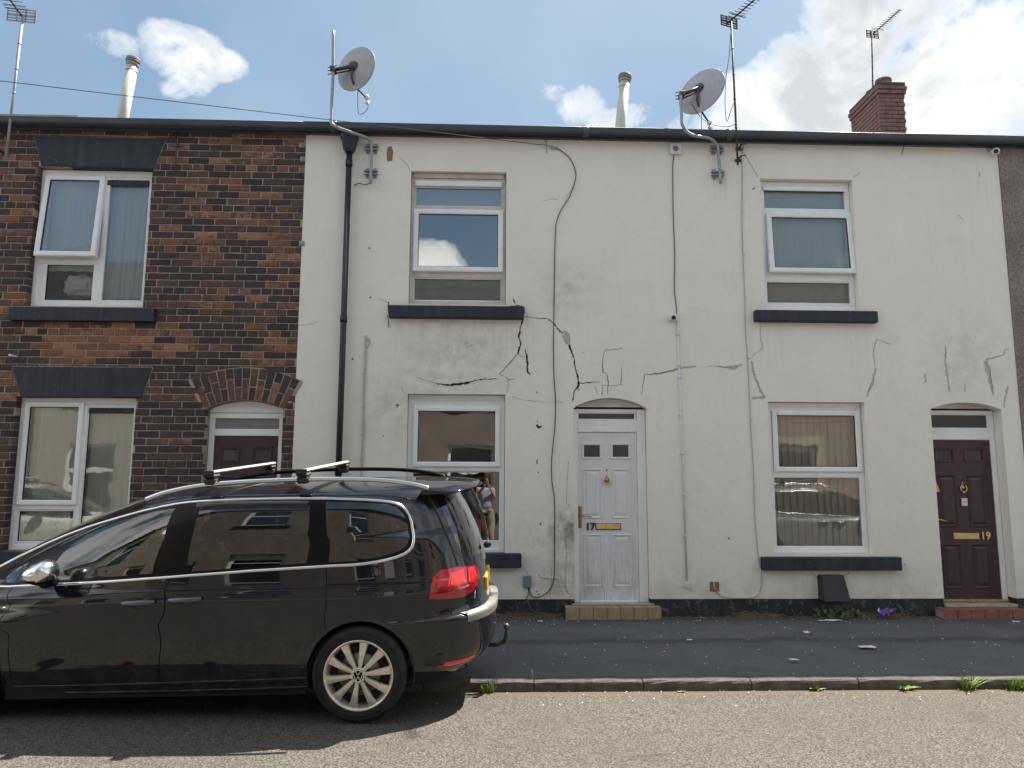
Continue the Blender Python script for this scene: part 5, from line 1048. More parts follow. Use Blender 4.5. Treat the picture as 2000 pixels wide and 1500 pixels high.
# ================================================================ satellite dishes
def wall_bracket(parent, p, s=1.0):
    mb = MB()
    for sx in (-1, 1):
        mb.box(p.x+sx*.045*s-.022*s, p.x+sx*.045*s+.022*s, -.010, -.001, p.z-.065*s, p.z+.065*s, .003)
        for sz in (-1, 1): mb.lathe([(0, .022), (.010, .020), (.011, .010)], Matrix.Translation((p.x+sx*.055*s, 0, p.z+sz*.04*s)) @ Matrix.Rotation(pi/2, 4, 'X'), 6, False)
    for sz in (-.02, .02): mb.box(p.x-.085*s, p.x+.085*s, -.05, -.012, p.z+sz-.008, p.z+sz+.008, .003)
    return mb.build('wall_bracket', MT['steel'], parent)
def dish(name_label, mast_px, Ym, br_px, c_px, Yd, ang, ratio, R, joint_px, group):
    root = empty('satellite_dish', at(*br_px[1], -.0), name_label, 'satellite dish', group)
    pts = [at(px, py, Y) for (px, py), Y in zip(mast_px, Ym)]
    mb = MB(); mb.tube(spline(pts, 6), .019, 10); mb.build('mast', MT['steel'], root)
    for b in br_px: wall_bracket(root, at(*b, 0))
    c = at(*c_px, Yd); v = (c-CAMP).normalized(); r_ = v.cross(Vector((0, 0, 1))).normalized(); u_ = r_.cross(v).normalized()
    w = (r_*cos(ang)+u_*sin(ang)); be = math.acos(ratio); n = (v*cos(be)+w*sin(be)).normalized()           # facing direction
    ea = n.cross(w).normalized(); 
    up = (Vector((0, 0, 1))-n*n.z).normalized(); sd = up.cross(n)
    M = Matrix((( *sd, 0), (*up, 0), (*n, 0), (0, 0, 0, 1))).transposed(); M = Matrix.Translation(c) @ M
    mb = MB(); nr, nt = 10, 40; vs = []; fs = []
    for side in (0, 1):
        for i in range(nr+1):
            rr = i/nr
            for k in range(nt): a = 2*pi*k/nt; x, y = R*.93*rr*cos(a), R*rr*sin(a); vs.append(M @ Vector((x, y, .34*(x*x+y*y)/R*.55 - .05*R - side*.004)))
    for side in (0, 1):
        o_ = side*(nr+1)*nt
        for i in range(nr):
            for k in range(nt): f = (o_+i*nt+k, o_+i*nt+(k+1) % nt, o_+(i+1)*nt+(k+1) % nt, o_+(i+1)*nt+k); fs.append(f if side == 0 else f[::-1])
    mb.add(vs, fs, True); rim = [M @ Vector((R*.93*cos(2*pi*k/nt), R*sin(2*pi*k/nt), .34*R*.55-.05*R)) for k in range(nt+1)]; mb.tube(rim, .006, 6, False); mb.build('reflector', MT['dish'], root)
    j = at(*joint_px, Yd-.02); back = M @ Vector((0, -.02, -.05)); low = M @ Vector((0, -R*.80, .03)); mb = MB()
    mb.tube([j, back], .022, 8); mb.tube([j+Vector((0, 0, -.05)), back+Vector((0, 0, -.05))], .010, 6); mb.lathe([(.0, -.045), (.06, -.04), (.065, -.015)], M @ Matrix.Translation((0, 0, .0)), 14)
    mb.box(-.03, .03, -.06, .06, -.03, .03, .006, Matrix.Translation(j)); 
    for dz in (-.045, 0, .045): mb.tube([j+Vector((-.07, .02, dz)), j+Vector((.05, -.03, dz))], .006, 6)
    mb.build('mount', MT['darksteel'], root)
    lnb = M @ Vector((0, -R*.86, R*1.02)); mb = MB(); mb.tube([back, M @ Vector((0, -R*.6, -.035)), low, lnb], [.014, .014, .013, .011], 8); mb.build('feed_arm', MT['darksteel'], root)
    d = (M @ Vector((0, 0, 0))-lnb).normalized(); ML = Matrix.Translation(lnb) @ d.to_track_quat('Z', 'Y').to_matrix().to_4x4(); mb = MB(); mb.lathe([(0, -.07), (.018, -.065), (.020, -.01), (.032, .0), (.034, .04), (.0, .045)], ML, 14); mb.box(-.02, .02, -.055, .0, -.06, -.02, .004, ML); lo = mb.build('receiver', MT['white'], root)
    q = spline([lnb, lnb+Vector((.01, 0, -.14)), lnb+Vector((-.10, .0, -.2)), M @ Vector((0, -R*.8, .10))], 6); mb = MB(); mb.tube(q, .004, 5); mb.build('lead', MT['cable'], root)
    return root
dish('left satellite dish, grey and tilted right, on a tall mast above the black downpipe', [(651, 60), (650, 150), (647, 225), (652, 245), (690, 260), (718, 270), (725, 285), (724, 359)], [-.26, -.26, -.26, -.26, -.22, -.10, -.06, -.06],
     [(726, 291), (725, 339)], (692, 131), -.22, radians(-37), .66, .292, (651, 137), 'satellite dishes on wall masts')
dish('right satellite dish, pale and tipped forward, on a short bent mast', [(1330, 183), (1331, 225), (1333, 245), (1350, 263), (1385, 270), (1400, 283), (1403, 300), (1408, 358)], [-.26, -.26, -.26, -.25, -.16, -.08, -.06, -.06],
     [(1399, 294), (1401, 341)], (1367, 174), -.20, radians(-57), .64, .33, (1331, 186), 'satellite dishes on wall masts')
line_thing('dish_cable', spline(wallpts([(1352, 205), (1368, 228), (1390, 242), (1405, 246), (1425, 247), (1438, 240)], -.22), 4), .0042, 'cable', 'black cable sagging from the right dish over the gutter to the aerial pole', 'cable')
line_thing('dish_cable', spline(wallpts([(692, 362), (702, 358), (712, 361), (721, 358)], -.03), 4), .005, 'cable', 'black cable joining the left dish mast to the downpipe', 'cable')
line_thing('aerial_cable', spline([at(1427, 66, -.14), at(1424, 110, -.18), at(1418, 150, -.2), at(1416, 200, -.2), at(1419, 238, -.2), at(1426, 220, -.2), at(1433, 202, -.16), at(1438, 198, -.14)], 4), .004, 'cable', 'black cable hanging loose beside the middle aerial pole', 'cable')

# ================================================================ television aerials
def aerial(label, base, top, Y, A, B, n_el, refl, wall=True, r=.013, Yt=None, m='steel', pole_z0=None, el=.10, tilt=0.0):
    p0 = at(*base, Y); p1 = at(*top, Y if Yt is None else Yt)
    root = empty('tv_aerial', p0, label, 'aerial', 'television aerials on the roofline'); mb = MB(); mb.tube([p0, p1], r, 8)
    for t in (.25, .45, .62, .8): q = p0.lerp(p1, t); mb.tube([q, q+(p1-p0).normalized()*.015], r+.004, 8)
    mb.build('pole', MT[m], root)
    a = at(*A, Y); b = atz(*B, a.z+tilt); d = (b-a).normalized(); s = d.cross(Vector((0, 0, 1))).normalized(); u = s.cross(d)
    mb = MB(); mb.tube([a-d*.05, b], .010, 6); mb.build('boom', MT['darksteel'], root)
    mb = MB(); L = (b-a).length
    for k in range(n_el):
        q = a+d*(L*(.18+.80*k/(n_el-1))); h = el*(1-.35*k/n_el); mb.tube([q-s*h, q+s*h], .0045, 5); mb.box(-.012, .012, -.012, .012, -.010, .010, .002, Matrix.Translation(q))
    mb.build('elements', MT['darksteel'], root)
    W_, H_ = refl; mb = MB()
    for sg in (-1, 1):
        c = a+u*sg*H_*.27; 
        for t in (-.22, 0, .22): e = c+u*t*H_; mb.box(-W_, W_, -.004, .004, -.007, .007, 0, Matrix.Translation(e) @ Matrix(((s.x, d.x, u.x, 0), (s.y, d.y, u.y, 0), (s.z, d.z, u.z, 0), (0, 0, 0, 1))))
    for t in (-1, -.33, .33, 1): e = a+s*t*(W_-.008); mb.box(-.008, .008, -.004, .004, -H_*.5, H_*.5, 0, Matrix.Translation(e) @ Matrix(((s.x, d.x, u.x, 0), (s.y, d.y, u.y, 0), (s.z, d.z, u.z, 0), (0, 0, 0, 1))))
    q = a+d*.16; lp = [q+s*x+u*z for x, z in ((-.12, .012), (.12, .012), (.13, 0), (.12, -.012), (-.12, -.012), (-.13, 0), (-.12, .012))]; mb.tube(lp, .004, 5)
    mb.build('reflector_grid', MT[m], root)
    if wall:
        mb = MB()
        for (px, py) in wall: w = at(px, py, 0); mb.box(w.x-.05, w.x+.03, -.012, -.001, w.z-.02, w.z+.02, .003); mb.box(w.x-.03, w.x-.01, Y-.02, -.01, w.z-.01, w.z+.01, .002); mb.tube([(w.x-.02, Y-.02, w.z), (w.x+.04, Y-.03, w.z+.004)], .006, 6)
        mb.build('wall_bracket', MT['darksteel'], root)
    return root
aerial('left aerial, silver pole with a square grid, strapped to the brick wall', (12, 308), (44, 33), -.16, (42, 30), (-10, -42), 8, (.16, .16), [(14, 262), (12, 300)], .0165, el=.13)
aerial('middle aerial, dark pole rising past the gutter of number 19', (1441, 322), (1428, 42), -.12, (1424, 43), (1482, -8), 9, (.13, .13), [(1444, 292), (1443, 314)], .0135, m='darksteel', el=.09)
aerial('small distant aerial on a thin pole behind the red chimney', (1705, 190), (1702.5, 62), 4.9, (1704, 67), (1758, 19), 12, (.14, .15), False, .014, m='darksteel', el=.085)
ORGc = None

# ================================================================ plants and litter
def tuft(px, py, label, n, L, spread, m='grass', seed=1, z=0.0, flat=.5, w=.006, group='green weeds growing along the kerb'):
    L *= 1.25; spread *= 1.2; rng = random.Random(seed); p = atz(px, py, z); p.y = min(p.y, KY-.008) if z < .05 else p.y; mb = MB()
    for i in range(n):
        a = rng.uniform(0, 2*pi); l = L*rng.uniform(.5, 1.1); dx, dy = cos(a), sin(a)*.6-.12; b = p+Vector((rng.uniform(-.4, .4)*spread, rng.uniform(-.25, .1)*spread, -.004)); out = flat*rng.uniform(.4, 1.3); sd = Vector((-dy, dx, 0)).normalized()*w*rng.uniform(.7, 1.5)
        vs = []
        for t in (0, .35, .7, 1.0):
            c = b+Vector((dx*out*l*t, dy*out*l*t, l*(t-.45*out*t*t))); ww = sd*(.7+.9*t-1.55*t*t if t < 1 else .05); vs += [c-ww, c+ww+Vector((0, 0, .001))]
        mb.add(vs, [(0, 1, 3, 2), (2, 3, 5, 4), (4, 5, 7, 6)])
    return thing(mb, 'grass_tuft', MT[m], label, 'weed', group)
tuft(953, 1352, 'bright green grass tuft in the gutter just behind the car', 80, .075, .10, seed=1, w=.005)
tuft(1040, 1333, 'thin grass blades sprouting from a kerb joint', 16, .10, .03, seed=2, z=.05, flat=.25, w=.004)
tuft(1593, 1348, 'small yellowish weed in the gutter below the black cowl', 26, .05, .06, seed=3, flat=1.2, w=.009)
tuft(1767, 1347, 'broad-leaved weed in the gutter, left of the two big right-hand weeds', 30, .06, .06, seed=4, flat=1.1, w=.012)
tuft(1883, 1342, 'tall bushy weed in the gutter, second from the right edge', 60, .12, .10, seed=5, flat=.8, w=.006)
tuft(1978, 1343, 'bushy weed in the gutter at the right edge', 80, .10, .13, seed=6, flat=.9, w=.007)
def scatter_dry(x0, x1, n, seed, name, label, m='dry', h=.05, Lr=(.05, .16), y0=-.13):
    rng = random.Random(seed); mb = MB()
    for i in range(n):
        x = rng.uniform(x0, x1); y = -rng.random()**1.8*abs(y0)-.01; z = .101+rng.uniform(0, h)*(1-abs(y)/.2); a = rng.uniform(-.7, .7)+(pi if rng.random() < .5 else 0); l = rng.uniform(*Lr); d = Vector((cos(a), sin(a)*.5, rng.uniform(-.25, .3)))*l; b = Vector((x, y, max(z, .102))); mid_ = b+d*.5+Vector((0, 0, l*.12)); e = b+d; e.z = max(e.z, .102)
        wv = Vector((0, 0, .0026)); wy = Vector((0, .002, 0)); mb.add([b-wv, b+wv, mid_+wv, mid_-wv+wy, e, ], [(0, 1, 2, 3), (3, 2, 4)])
    o = thing(mb, name, MT[m], label, 'dry weeds'); o['kind'] = 'stuff'; return o
scatter_dry(-.1, .85, 260, 3, 'dry_weeds', 'dry brown weeds along the wall foot, left of the white door')
scatter_dry(2.9, 3.4, 110, 4, 'dry_weeds', 'dry brown weeds at the wall foot near the bare pipe stub')
scatter_dry(4.35, 4.85, 170, 5, 'dry_weeds', 'tangle of dry stalks between the ivy and the purple wrapper')
scatter_dry(1.9, 6.5, 120, 6, 'dry_weeds', 'thin line of dry debris along the plinth of number 19', h=.015, Lr=(.02, .07))
rng = random.Random(9); mb = MB()
for i in range(60):
    c = Vector((rng.uniform(3.80, 4.38), -.03-rng.random()*.13, .11+rng.uniform(0, .09))); a = rng.uniform(0, 6.3); s_ = rng.uniform(.014, .030); t1 = Vector((cos(a), sin(a)*.6, rng.uniform(-.4, .4))).normalized(); n_ = Vector((rng.uniform(-.4, .4), -.7, rng.uniform(.2, 1))).normalized(); t2 = n_.cross(t1).normalized(); t1 = t2.cross(n_)
    pts = [c+(t1*cos(b_)*1.2+t2*sin(b_))*s_*(.75+.25*cos(3*b_)) for b_ in [k*pi/4 for k in range(8)]]; mb.add([c+n_*.004]+pts, [(0, k+1, (k+1) % 8+1) for k in range(8)])
thing(mb, 'ivy_weed', MT['grassd'], 'low dark green leafy weed at the plinth under the cowl', 'weed')
def crumpled_sheet(px, py, w, d, h, m, label, seed, name='litter', z=.1, m2=None, rot=0.0):
    rng = random.Random(seed); p = atz(px, py, z); n = 7; vs = []; R = Matrix.Rotation(rot, 4, 'Z')
    for j in range(n):
        for i in range(n): q = Vector((i/(n-1)-.5, j/(n-1)-.5, 0)); vs.append(p+(R @ Vector((q.x*w+rng.uniform(-.1, .1)*w, q.y*d+rng.uniform(-.1, .1)*d, 0)))+Vector((0, 0, h*rng.random()+.004)))
    fs = [(j*n+i, j*n+i+1, (j+1)*n+i+1, (j+1)*n+i) for j in range(n-1) for i in range(n-1)]; mb = MB(); mb.add(vs, fs)
    o = thing(mb, name, MT[m], label, 'litter')
    if m2: o.data.materials.append(MT[m2[0]]); o.data.materials.append(MT[m2[1]])
    if m2:
        for f in o.data.polygons: f.material_index = rng.choice([0, 0, 0, 1, 2])
    return o
crumpled_sheet(1733, 1205, .19, .09, .10, 'purple', 'crumpled purple and red sweet wrapper by the plinth near the maroon door', 3, 'wrapper', m2=('redp', 'litter'), z=.12)
crumpled_sheet(1621, 1213, .24, .05, .012, 'litter', 'strip of white paper under the green leafy weed', 4, 'paper')
crumpled_sheet(1693, 1264, .15, .09, .004, 'litter', 'flattened pinkish card lying in the middle of the pavement', 5, 'card')
crumpled_sheet(1550, 1289, .075, .05, .004, 'litter', 'small white scrap on the pavement near the kerb', 6, 'paper')
crumpled_sheet(1576, 1237, .07, .04, .02, 'litter', 'thin white scrap on the pavement below the dry stalks', 7, 'paper')
crumpled_sheet(1347, 1251, .05, .03, .01, 'litter', 'tiny white scrap on the dark band of the pavement, right of the white door', 8, 'paper')
crumpled_sheet(1103, 1246, .05, .03, .015, 'wood', 'dry brown leaf on the pavement below the white door', 9, 'leaf')
crumpled_sheet(1055, 1216, .05, .04, .02, 'litter', 'white scrap among dry weeds left of the white door', 10, 'paper')
crumpled_sheet(1858, 1345, .03, .02, .01, 'redp', 'small red scrap in the gutter left of the tall weed', 11, 'scrap', z=0)
crumpled_sheet(1985, 1216, .08, .03, .015, 'litter', 'white scrap below the red doorstep', 12, 'paper')
crumpled_sheet(1331, 1352, .06, .03, .008, 'wood', 'dry orange leaf in the gutter between the two doors', 13, 'leaf', z=0)
rng = random.Random(4); mb = MB()
for i in range(420):
    x = rng.uniform(-.4, 7.2); y = rng.uniform(KY+.15, -.03) if rng.random() < .6 else -rng.random()**2*.5-.03; z = .074+(y-KY-.135)/(2.68-.135)*.027+.002; s_ = rng.uniform(.003, .009)*(1.3 if rng.random() < .08 else 1)
    if rng.random() < .22: y = KY-.01-rng.random()**2*.5; z = .002
    vs = [Vector((x+s_*rng.uniform(.6, 1.2)*cos(a), y+s_*rng.uniform(.6, 1.2)*sin(a), z)) for a in (0, 1.2, 2.5, 3.8, 5.1)]+[Vector((x, y, z+s_*.8))]; mb.add(vs, [(k, (k+1) % 5, 5) for k in range(5)])
o = thing(mb, 'grit', MT['litter'], 'scattered pale grit and crumbs on pavement and gutter', 'grit'); o['kind'] = 'stuff'
mb = MB(); rng = random.Random(14)
for i in range(150):
    x = rng.uniform(.0, 7.2); y = KY+.12+rng.uniform(-.012, .02); l = rng.uniform(.006, .022); z = .078; a = rng.uniform(0, 6.28); mb.add([(x-.003, y, z), (x+.003, y, z), (x+cos(a)*.008, y+sin(a)*.008, z+l)], [(0, 1, 2)])
o = thing(mb, 'moss', MT['grassd'], 'line of moss along the back of the kerb', 'moss'); o['kind'] = 'stuff'
# ================================================================ the car, car axes: x forward from the rear axle, y to the near side, z up
CS = .97; CYAW, CROLL, CPIT = radians(-2.0), radians(-4.2), radians(1.2)
wheel_c = atz(700, 1415, .0)
CM = Matrix.Rotation(pi+CYAW, 4, 'Z') @ Matrix.Rotation(CROLL, 4, 'X') @ Matrix.Rotation(CPIT, 4, 'Y') @ Matrix.Scale(CS, 4)
off = CM @ Vector((0, .93, 0)); CM = Matrix.Translation(Vector((wheel_c.x, wheel_c.y, 0.0))-off) @ CM; CMI = CM.inverted()
paint = mat('black_car_paint', (.0075, .009, .0145), .10, coat=1.0, spec=.15); t = paint.node_tree
t.links.new(ramp(t, nz(t, objc(t), 2.5, 5), [(.4, .06), (.8, .16)]), bs(paint).inputs['Roughness'])
bs(paint).inputs['Coat Roughness'].default_value = .02
_z = zof(t, objc(t))[2]; _d = mth(t, 'MULTIPLY', ramp(t, mth(t, 'MULTIPLY', _z, .5), [(.12, .55), (.45, .05)]), ramp(t, nz(t, objc(t), 7, 7, .7), [(.40, .15), (.7, 1.0)]))   # road film, thickest low down
t.links.new(mix(t, _d, (.0075, .009, .0145), (.060, .056, .050)), bs(paint).inputs['Base Color'])
gpaint = mat('gloss_black_trim', (.004, .004, .005), .30, spec=.2); chrome = mat('bright_trim', (.78, .79, .80), .16, 1.0); alu = mat('silver_bar', (.62, .61, .57), .38, .55)
plastic = mat('black_plastic', (.018, .018, .019), .55); rubber = weathered('tyre_rubber', (.010, .010, .011), (.018, .018, .018), .8, 9, .2, 120, obj=True)
rimm = weathered('dusty_alloy', (.80, .76, .68), (.58, .54, .47), .32, 9, .05, 60, metal=.6, obj=True); dark = mat('wheel_well', (.01, .01, .01), .9); steelm = mat('brake_disc', (.22, .21, .2), .4, .9)
redl = mat('red_lamp', (.34, .004, .022), .08, coat=1.0); redb = mat('bright_red_lamp', (.75, .02, .02), .06, coat=1.0); clearl = mat('clear_lamp', (.55, .40, .38), .1, coat=1.0); orange_pl = mat('yellow_number_plate', (.75, .42, .03), .4)
seatm = mat('seat_fabric', (.035, .033, .032), .9); cglass = m_glass('car_glass', tint=(.74, .84, .78), k=2.0, base=.01, wob=.03, wsc=1.2); pglass = m_glass('privacy_glass', tint=(.16, .175, .175), k=2.3, base=.01, wob=.03, wsc=1.2)
stepm = weathered('dirty_bumper_protector', (.24, .235, .215), (.15, .145, .13), .4, 8, .1, 60, metal=.3, obj=True)
PROF = [  # z, front x, rear x, half width, n front, n rear
    (.185, 3.68, -.70, .840, 3.2, 3.10), (.24, 3.76, -.80, .880, 3.2, 3.10), (.31, 3.83, -.885, .912, 3.2, 3.10), (.39, 3.86, -.94, .928, 3.2, 3.10), (.48, 3.87, -.962, .938, 3.2, 3.10), (.57, 3.86, -.968, .944, 3.2, 3.10), (.645, 3.85, -.966, .948, 3.2, 3.10),
    (.672, 3.845, -.955, .949, 3.2, 3.10), (.684, 3.84, -.915, .950, 3.2, 3.10), (.72, 3.82, -.893, .951, 3.2, 3.10), (.78, 3.77, -.885, .952, 3.1, 3.10), (.84, 3.68, -.882, .953, 3.0, 3.10), (.89, 3.58, -.879, .950, 3.0, 3.10), (.93, 3.42, -.875, .938, 3.0, 3.10), (.965, 3.25, -.870, .923, 3.0, 3.10), (1.00, 3.12, -.864, .915, 2.9, 3.10),
    (1.05, 3.00, -.852, .907, 2.8, 3.10), (1.11, 2.88, -.836, .899, 2.8, 3.10), (1.18, 2.74, -.815, .884, 2.8, 3.10), (1.25, 2.60, -.790, .868, 2.8, 3.10), (1.32, 2.45, -.762, .851, 2.8, 2.95), (1.39, 2.29, -.730, .833, 2.8, 2.95), (1.45, 2.14, -.700, .815, 2.8, 2.95), (1.50, 2.00, -.672, .797, 2.8, 2.95), (1.545, 1.86, -.645, .772, 2.9, 2.95), (1.58, 1.72, -.618, .735, 2.9, 2.95),
    (1.605, 1.60, -.585, .68, 2.9, 2.95), (1.622, 1.50, -.54, .61, 2.9, 2.98), (1.636, 1.38, -.48, .52, 2.8, 2.89), (1.648, 1.25, -.40, .38, 2.6, 2.72), (1.655, 1.15, -.32, .25, 2.5, 2.55), (1.660, 1.05, -.22, .02, 2.4, 2.38)]
XC = 0.8; NP = len(PROF)
def prof(V):
    f = min(max(V, 0), 1)*(NP-1); i = min(int(f), NP-2); t = f-i
    p0, p1, p2, p3 = PROF[max(i-1, 0)], PROF[i], PROF[i+1], PROF[min(i+2, NP-1)]; out = []
    for k in range(6):
        a, b, c, d = p0[k], p1[k], p2[k], p3[k]
        m0 = 0 if (b-a)*(c-b) <= 0 else 2*(b-a)*(c-b)/((b-a)+(c-b)); m1 = 0 if (c-b)*(d-c) <= 0 else 2*(c-b)*(d-c)/((c-b)+(d-c))
        if i == 0: m0 = c-b
        if i == NP-2: m1 = c-b
        out.append(b*(2*t**3-3*t*t+1)+m0*(t**3-2*t*t+t)+c*(-2*t**3+3*t*t)+m1*(t**3-t*t))
    return out
def pt_phi(ph, V, P=None):
    z, xf, xr, W, nf, nr = P or prof(V); c, s = cos(ph), sin(ph)
    if c >= 0: return Vector((XC+(xf-XC)*abs(c)**(2/nf), W*abs(s)**(2/nf), z))
    return Vector((XC-(XC-xr)*abs(c)**(2/nr), W*abs(s)**(2/nr), z))
_tab = [0.0]; _N = 4000; _P = prof(.35); _prev = pt_phi(0, 0, _P)
for k in range(1, _N+1):
    q = pt_phi(pi*k/_N, 0, _P); _tab.append(_tab[-1]+(q-_prev).length); _prev = q
_tot = _tab[-1]; _tab = [a/_tot for a in _tab]
import bisect
def phi_of(U):
    U = min(max(U, 0), 1); i = min(max(bisect.bisect_right(_tab, U)-1, 0), _N-1); d = _tab[i+1]-_tab[i]; return pi*(i+((U-_tab[i])/d if d > 0 else 0))/_N
def U_of(ph): f = min(max(ph/pi, 0), 1)*_N; i = min(int(f), _N-1); return _tab[i]+(_tab[i+1]-_tab[i])*(f-i)
def S(U, V): return pt_phi(phi_of(U), V)
def SN(U, V):
    e = .0012; a, b = S(min(U+e, 1), V)-S(max(U-e, 0), V), S(U, min(V+e*2, 1))-S(U, max(V-e*2, 0)); n = a.cross(b)
    if n.length < 1e-12: return Vector((0, 0, 1))
    n.normalize(); c = Vector((S(U, V).x-XC, S(U, V).y, 0))
    if n.dot(Vector((c.x*.3, c.y, .3))) < 0: n = -n
    if U < .002 or U > .998: n.y = 0; n.normalize()
    if V > .985: n = Vector((0, 0, 1))
    return n
def V_of_z(z):
    lo, hi = 0.0, 1.0
    for _ in range(30):
        m = (lo+hi)/2
        if prof(m)[0] < z: lo = m
        else: hi = m
    return (lo+hi)/2
def uv_xz(x, z):
    V = V_of_z(z); p = prof(V); L = (p[1]-XC) if x >= XC else (XC-p[2]); n = p[4] if x >= XC else p[5]; s = min(abs(x-XC)/L, 1.0); c = s**(n/2)
    ph = math.acos(c if x >= XC else -c); return (U_of(ph), V)
# a dense half shell for shooting photograph rays at
NU, NV = 240, 4*(NP-1)
gv = [[S(i/NU, j/NV) for i in range(NU+1)] for j in range(NV+1)]
_vs = [v for r in gv for v in r]; _fs = [(j*(NU+1)+i, j*(NU+1)+i+1, (j+1)*(NU+1)+i+1, (j+1)*(NU+1)+i) for j in range(NV) for i in range(NU)]
BV = BVHTree.FromPolygons(_vs, _fs)
CL = CMI @ CAMP
def pix(px, py):
    for k in range(60):
        d = (CMI.to_3x3() @ ray(px-k, py)).normalized(); h = BV.ray_cast(CL, d)
        if h[0] is not None:
            q = h[0]; f = h[2]; j, i = divmod(f, NU)
            a, b, c, e = gv[j][i], gv[j][i+1], gv[j+1][i+1], gv[j+1][i]
            # invert the nearly planar quad
            V = V_of_z(q.z) if b.z != e.z else j/NV; V = min(max(V, j/NV), (j+1)/NV); t = V*NV-j; l = a.lerp(e, t); r = b.lerp(c, t); d_ = r-l; s = (q-l).dot(d_)/max(d_.length_squared, 1e-12)
            return ((i+min(max(s, 0), 1))/NU, V)
    return None
KUU, KVV = 5.8, 2.6
def dense(P, closed=True, step=.02):
    out = []; n = len(P)
    for i in range(n if closed else n-1):
        a, b = P[i], P[(i+1) % n]; L = (S(*a)-S(*b)).length; k = max(1, int(L/step)); out += [(a[0]+(b[0]-a[0])*t/k, a[1]+(b[1]-a[1])*t/k) for t in range(k)]
    if not closed: out.append(P[-1])
    return out
def smooth2(P, closed=True, it=1):
    for _ in range(it):
        n = len(P); Q = []
        for i in range(n if closed else n-1):
            a, b = P[i], P[(i+1) % n]; Q += [(a[0]*.75+b[0]*.25, a[1]*.75+b[1]*.25), (a[0]*.25+b[0]*.75, a[1]*.25+b[1]*.75)]
        P = Q if closed else [P[0]]+Q+[P[-1]]
    return P
def pixp(L): return [q for q in (pix(*p) for p in L) if q]
# -- outlines traced on the near side
def xz(px, py, y=.93): # where the ray meets the plane of the near side
    d = CMI.to_3x3() @ ray(px, py); k = (y-CL.y)/d.y; q = CL+d*k; return q.x, q.z
belt = [pix(*p) for p in ((0, 1146), (110, 1140), (330, 1126), (480, 1115), (636, 1106), (700, 1103))]
DLO = pixp([(4, 1146), (60, 1143), (110, 1141), (330, 1127), (480, 1116), (636, 1106), (700, 1103), (745, 1096), (785, 1085), (803, 1073), (809, 1055), (806, 1025), (797, 1000), (782, 986), (760, 979), (700, 975), (620, 973), (500, 974), (400, 978), (360, 981), (300, 992), (230, 1011), (150, 1036), (80, 1066), (30, 1090), (4, 1104)])
# extend the side window line forward out of the frame
u0, v0 = DLO[0]; u1, v1 = DLO[-1]; xe = S(u0, v0).x
DLO = DLO+[uv_xz(xe+.30, prof(v0)[0]+.06)]+[uv_xz(xe+.42, prof(v0)[0]+.005)]
G_front = pixp([(106, 1134), (180, 1129), (298, 1120), (322, 1050), (343, 992), (300, 999), (235, 1017), (170, 1043), (128, 1073), (108, 1100)])
G_rear = pixp([(366, 1117), (480, 1108), (598, 1100), (604, 1020), (605, 984), (500, 984), (392, 989), (378, 1040)])
G_quart = pixp([(642, 1098), (700, 1095), (740, 1088), (778, 1077), (794, 1066), (800, 1052), (797, 1028), (788, 1004), (774, 990), (752, 984), (700, 981), (636, 980), (638, 1040)])
G_qlight = pixp([(12, 1138), (40, 1137), (50, 1120), (62, 1090), (40, 1100), (14, 1116)])
front_door = pixp([(28, 1142), (22, 1180), (17, 1240), (20, 1310), (28, 1338), (150, 1337), (311, 1332), (314, 1262), (317, 1205), (322, 1165), (334, 1127)]+[(357, 1060), (373, 982)]+[(300, 996), (230, 1015), (150, 1040), (80, 1072), (60, 1086)])
rear_door = pixp([(311, 1332), (450, 1327), (560, 1322), (600, 1317), (608, 1290), (622, 1266), (634, 1250), (636, 1180), (637, 1107), (632, 1040), (628, 977), (500, 977), (373, 982), (357, 1060), (334, 1127), (322, 1165), (317, 1205), (314, 1262)])
wr = .355
def circ(cx, r, z0=.19, n=26): 
    a0 = math.asin((0.335-z0)/r); return [(cx+r*cos(-a0+(pi+2*a0)*k/n), .335+r*sin(-a0+(pi+2*a0)*k/n)*1.02) for k in range(n+1)]
arch_r = [uv_xz(max(x, -.8), z) for x, z in circ(0.0, .375)]; arch_f = [uv_xz(x, z) for x, z in circ(2.919, .375)]
lampP = pixp([(838, 1170), (841, 1145), (846, 1126), (860, 1113), (890, 1108), (912, 1106), (926, 1104), (932, 1112), (935, 1126), (931, 1142), (920, 1156), (903, 1166), (872, 1170)])
vz = V_of_z
def hatch_line(k): # tailgate edge seen at the rear corner
    return [pix(*p) for p in k]
hl = [q for q in (pix(842, 976), pix(856, 1010), pix(874, 1050), pix(890, 1095)) if q]
ug = max(q[0] for q in hl[:2])
rear_glass = [(hl[0][0]+.010, vz(1.56)), (hl[0][0]+.012, vz(1.50)), (hl[1][0]+.012, vz(1.38)), (hl[2][0]+.012, vz(1.2)), (hl[2][0]+.02, vz(1.11)), (hl[2][0]+.05, vz(1.07)), (1.0, vz(1.05)), (1.0, vz(1.56))]
tail = [(hl[0][0]+.002, vz(1.59)), (hl[1][0]+.002, vz(1.40)), (hl[2][0]+.002, vz(1.15)), (lampP[6][0]-.0, vz(1.0)), (lampP[8][0]+.0, vz(.86)), (lampP[10][0], vz(.76)), (lampP[10][0]+.006, vz(.700)), (1.0, vz(.700)), (1.0, vz(1.59))]
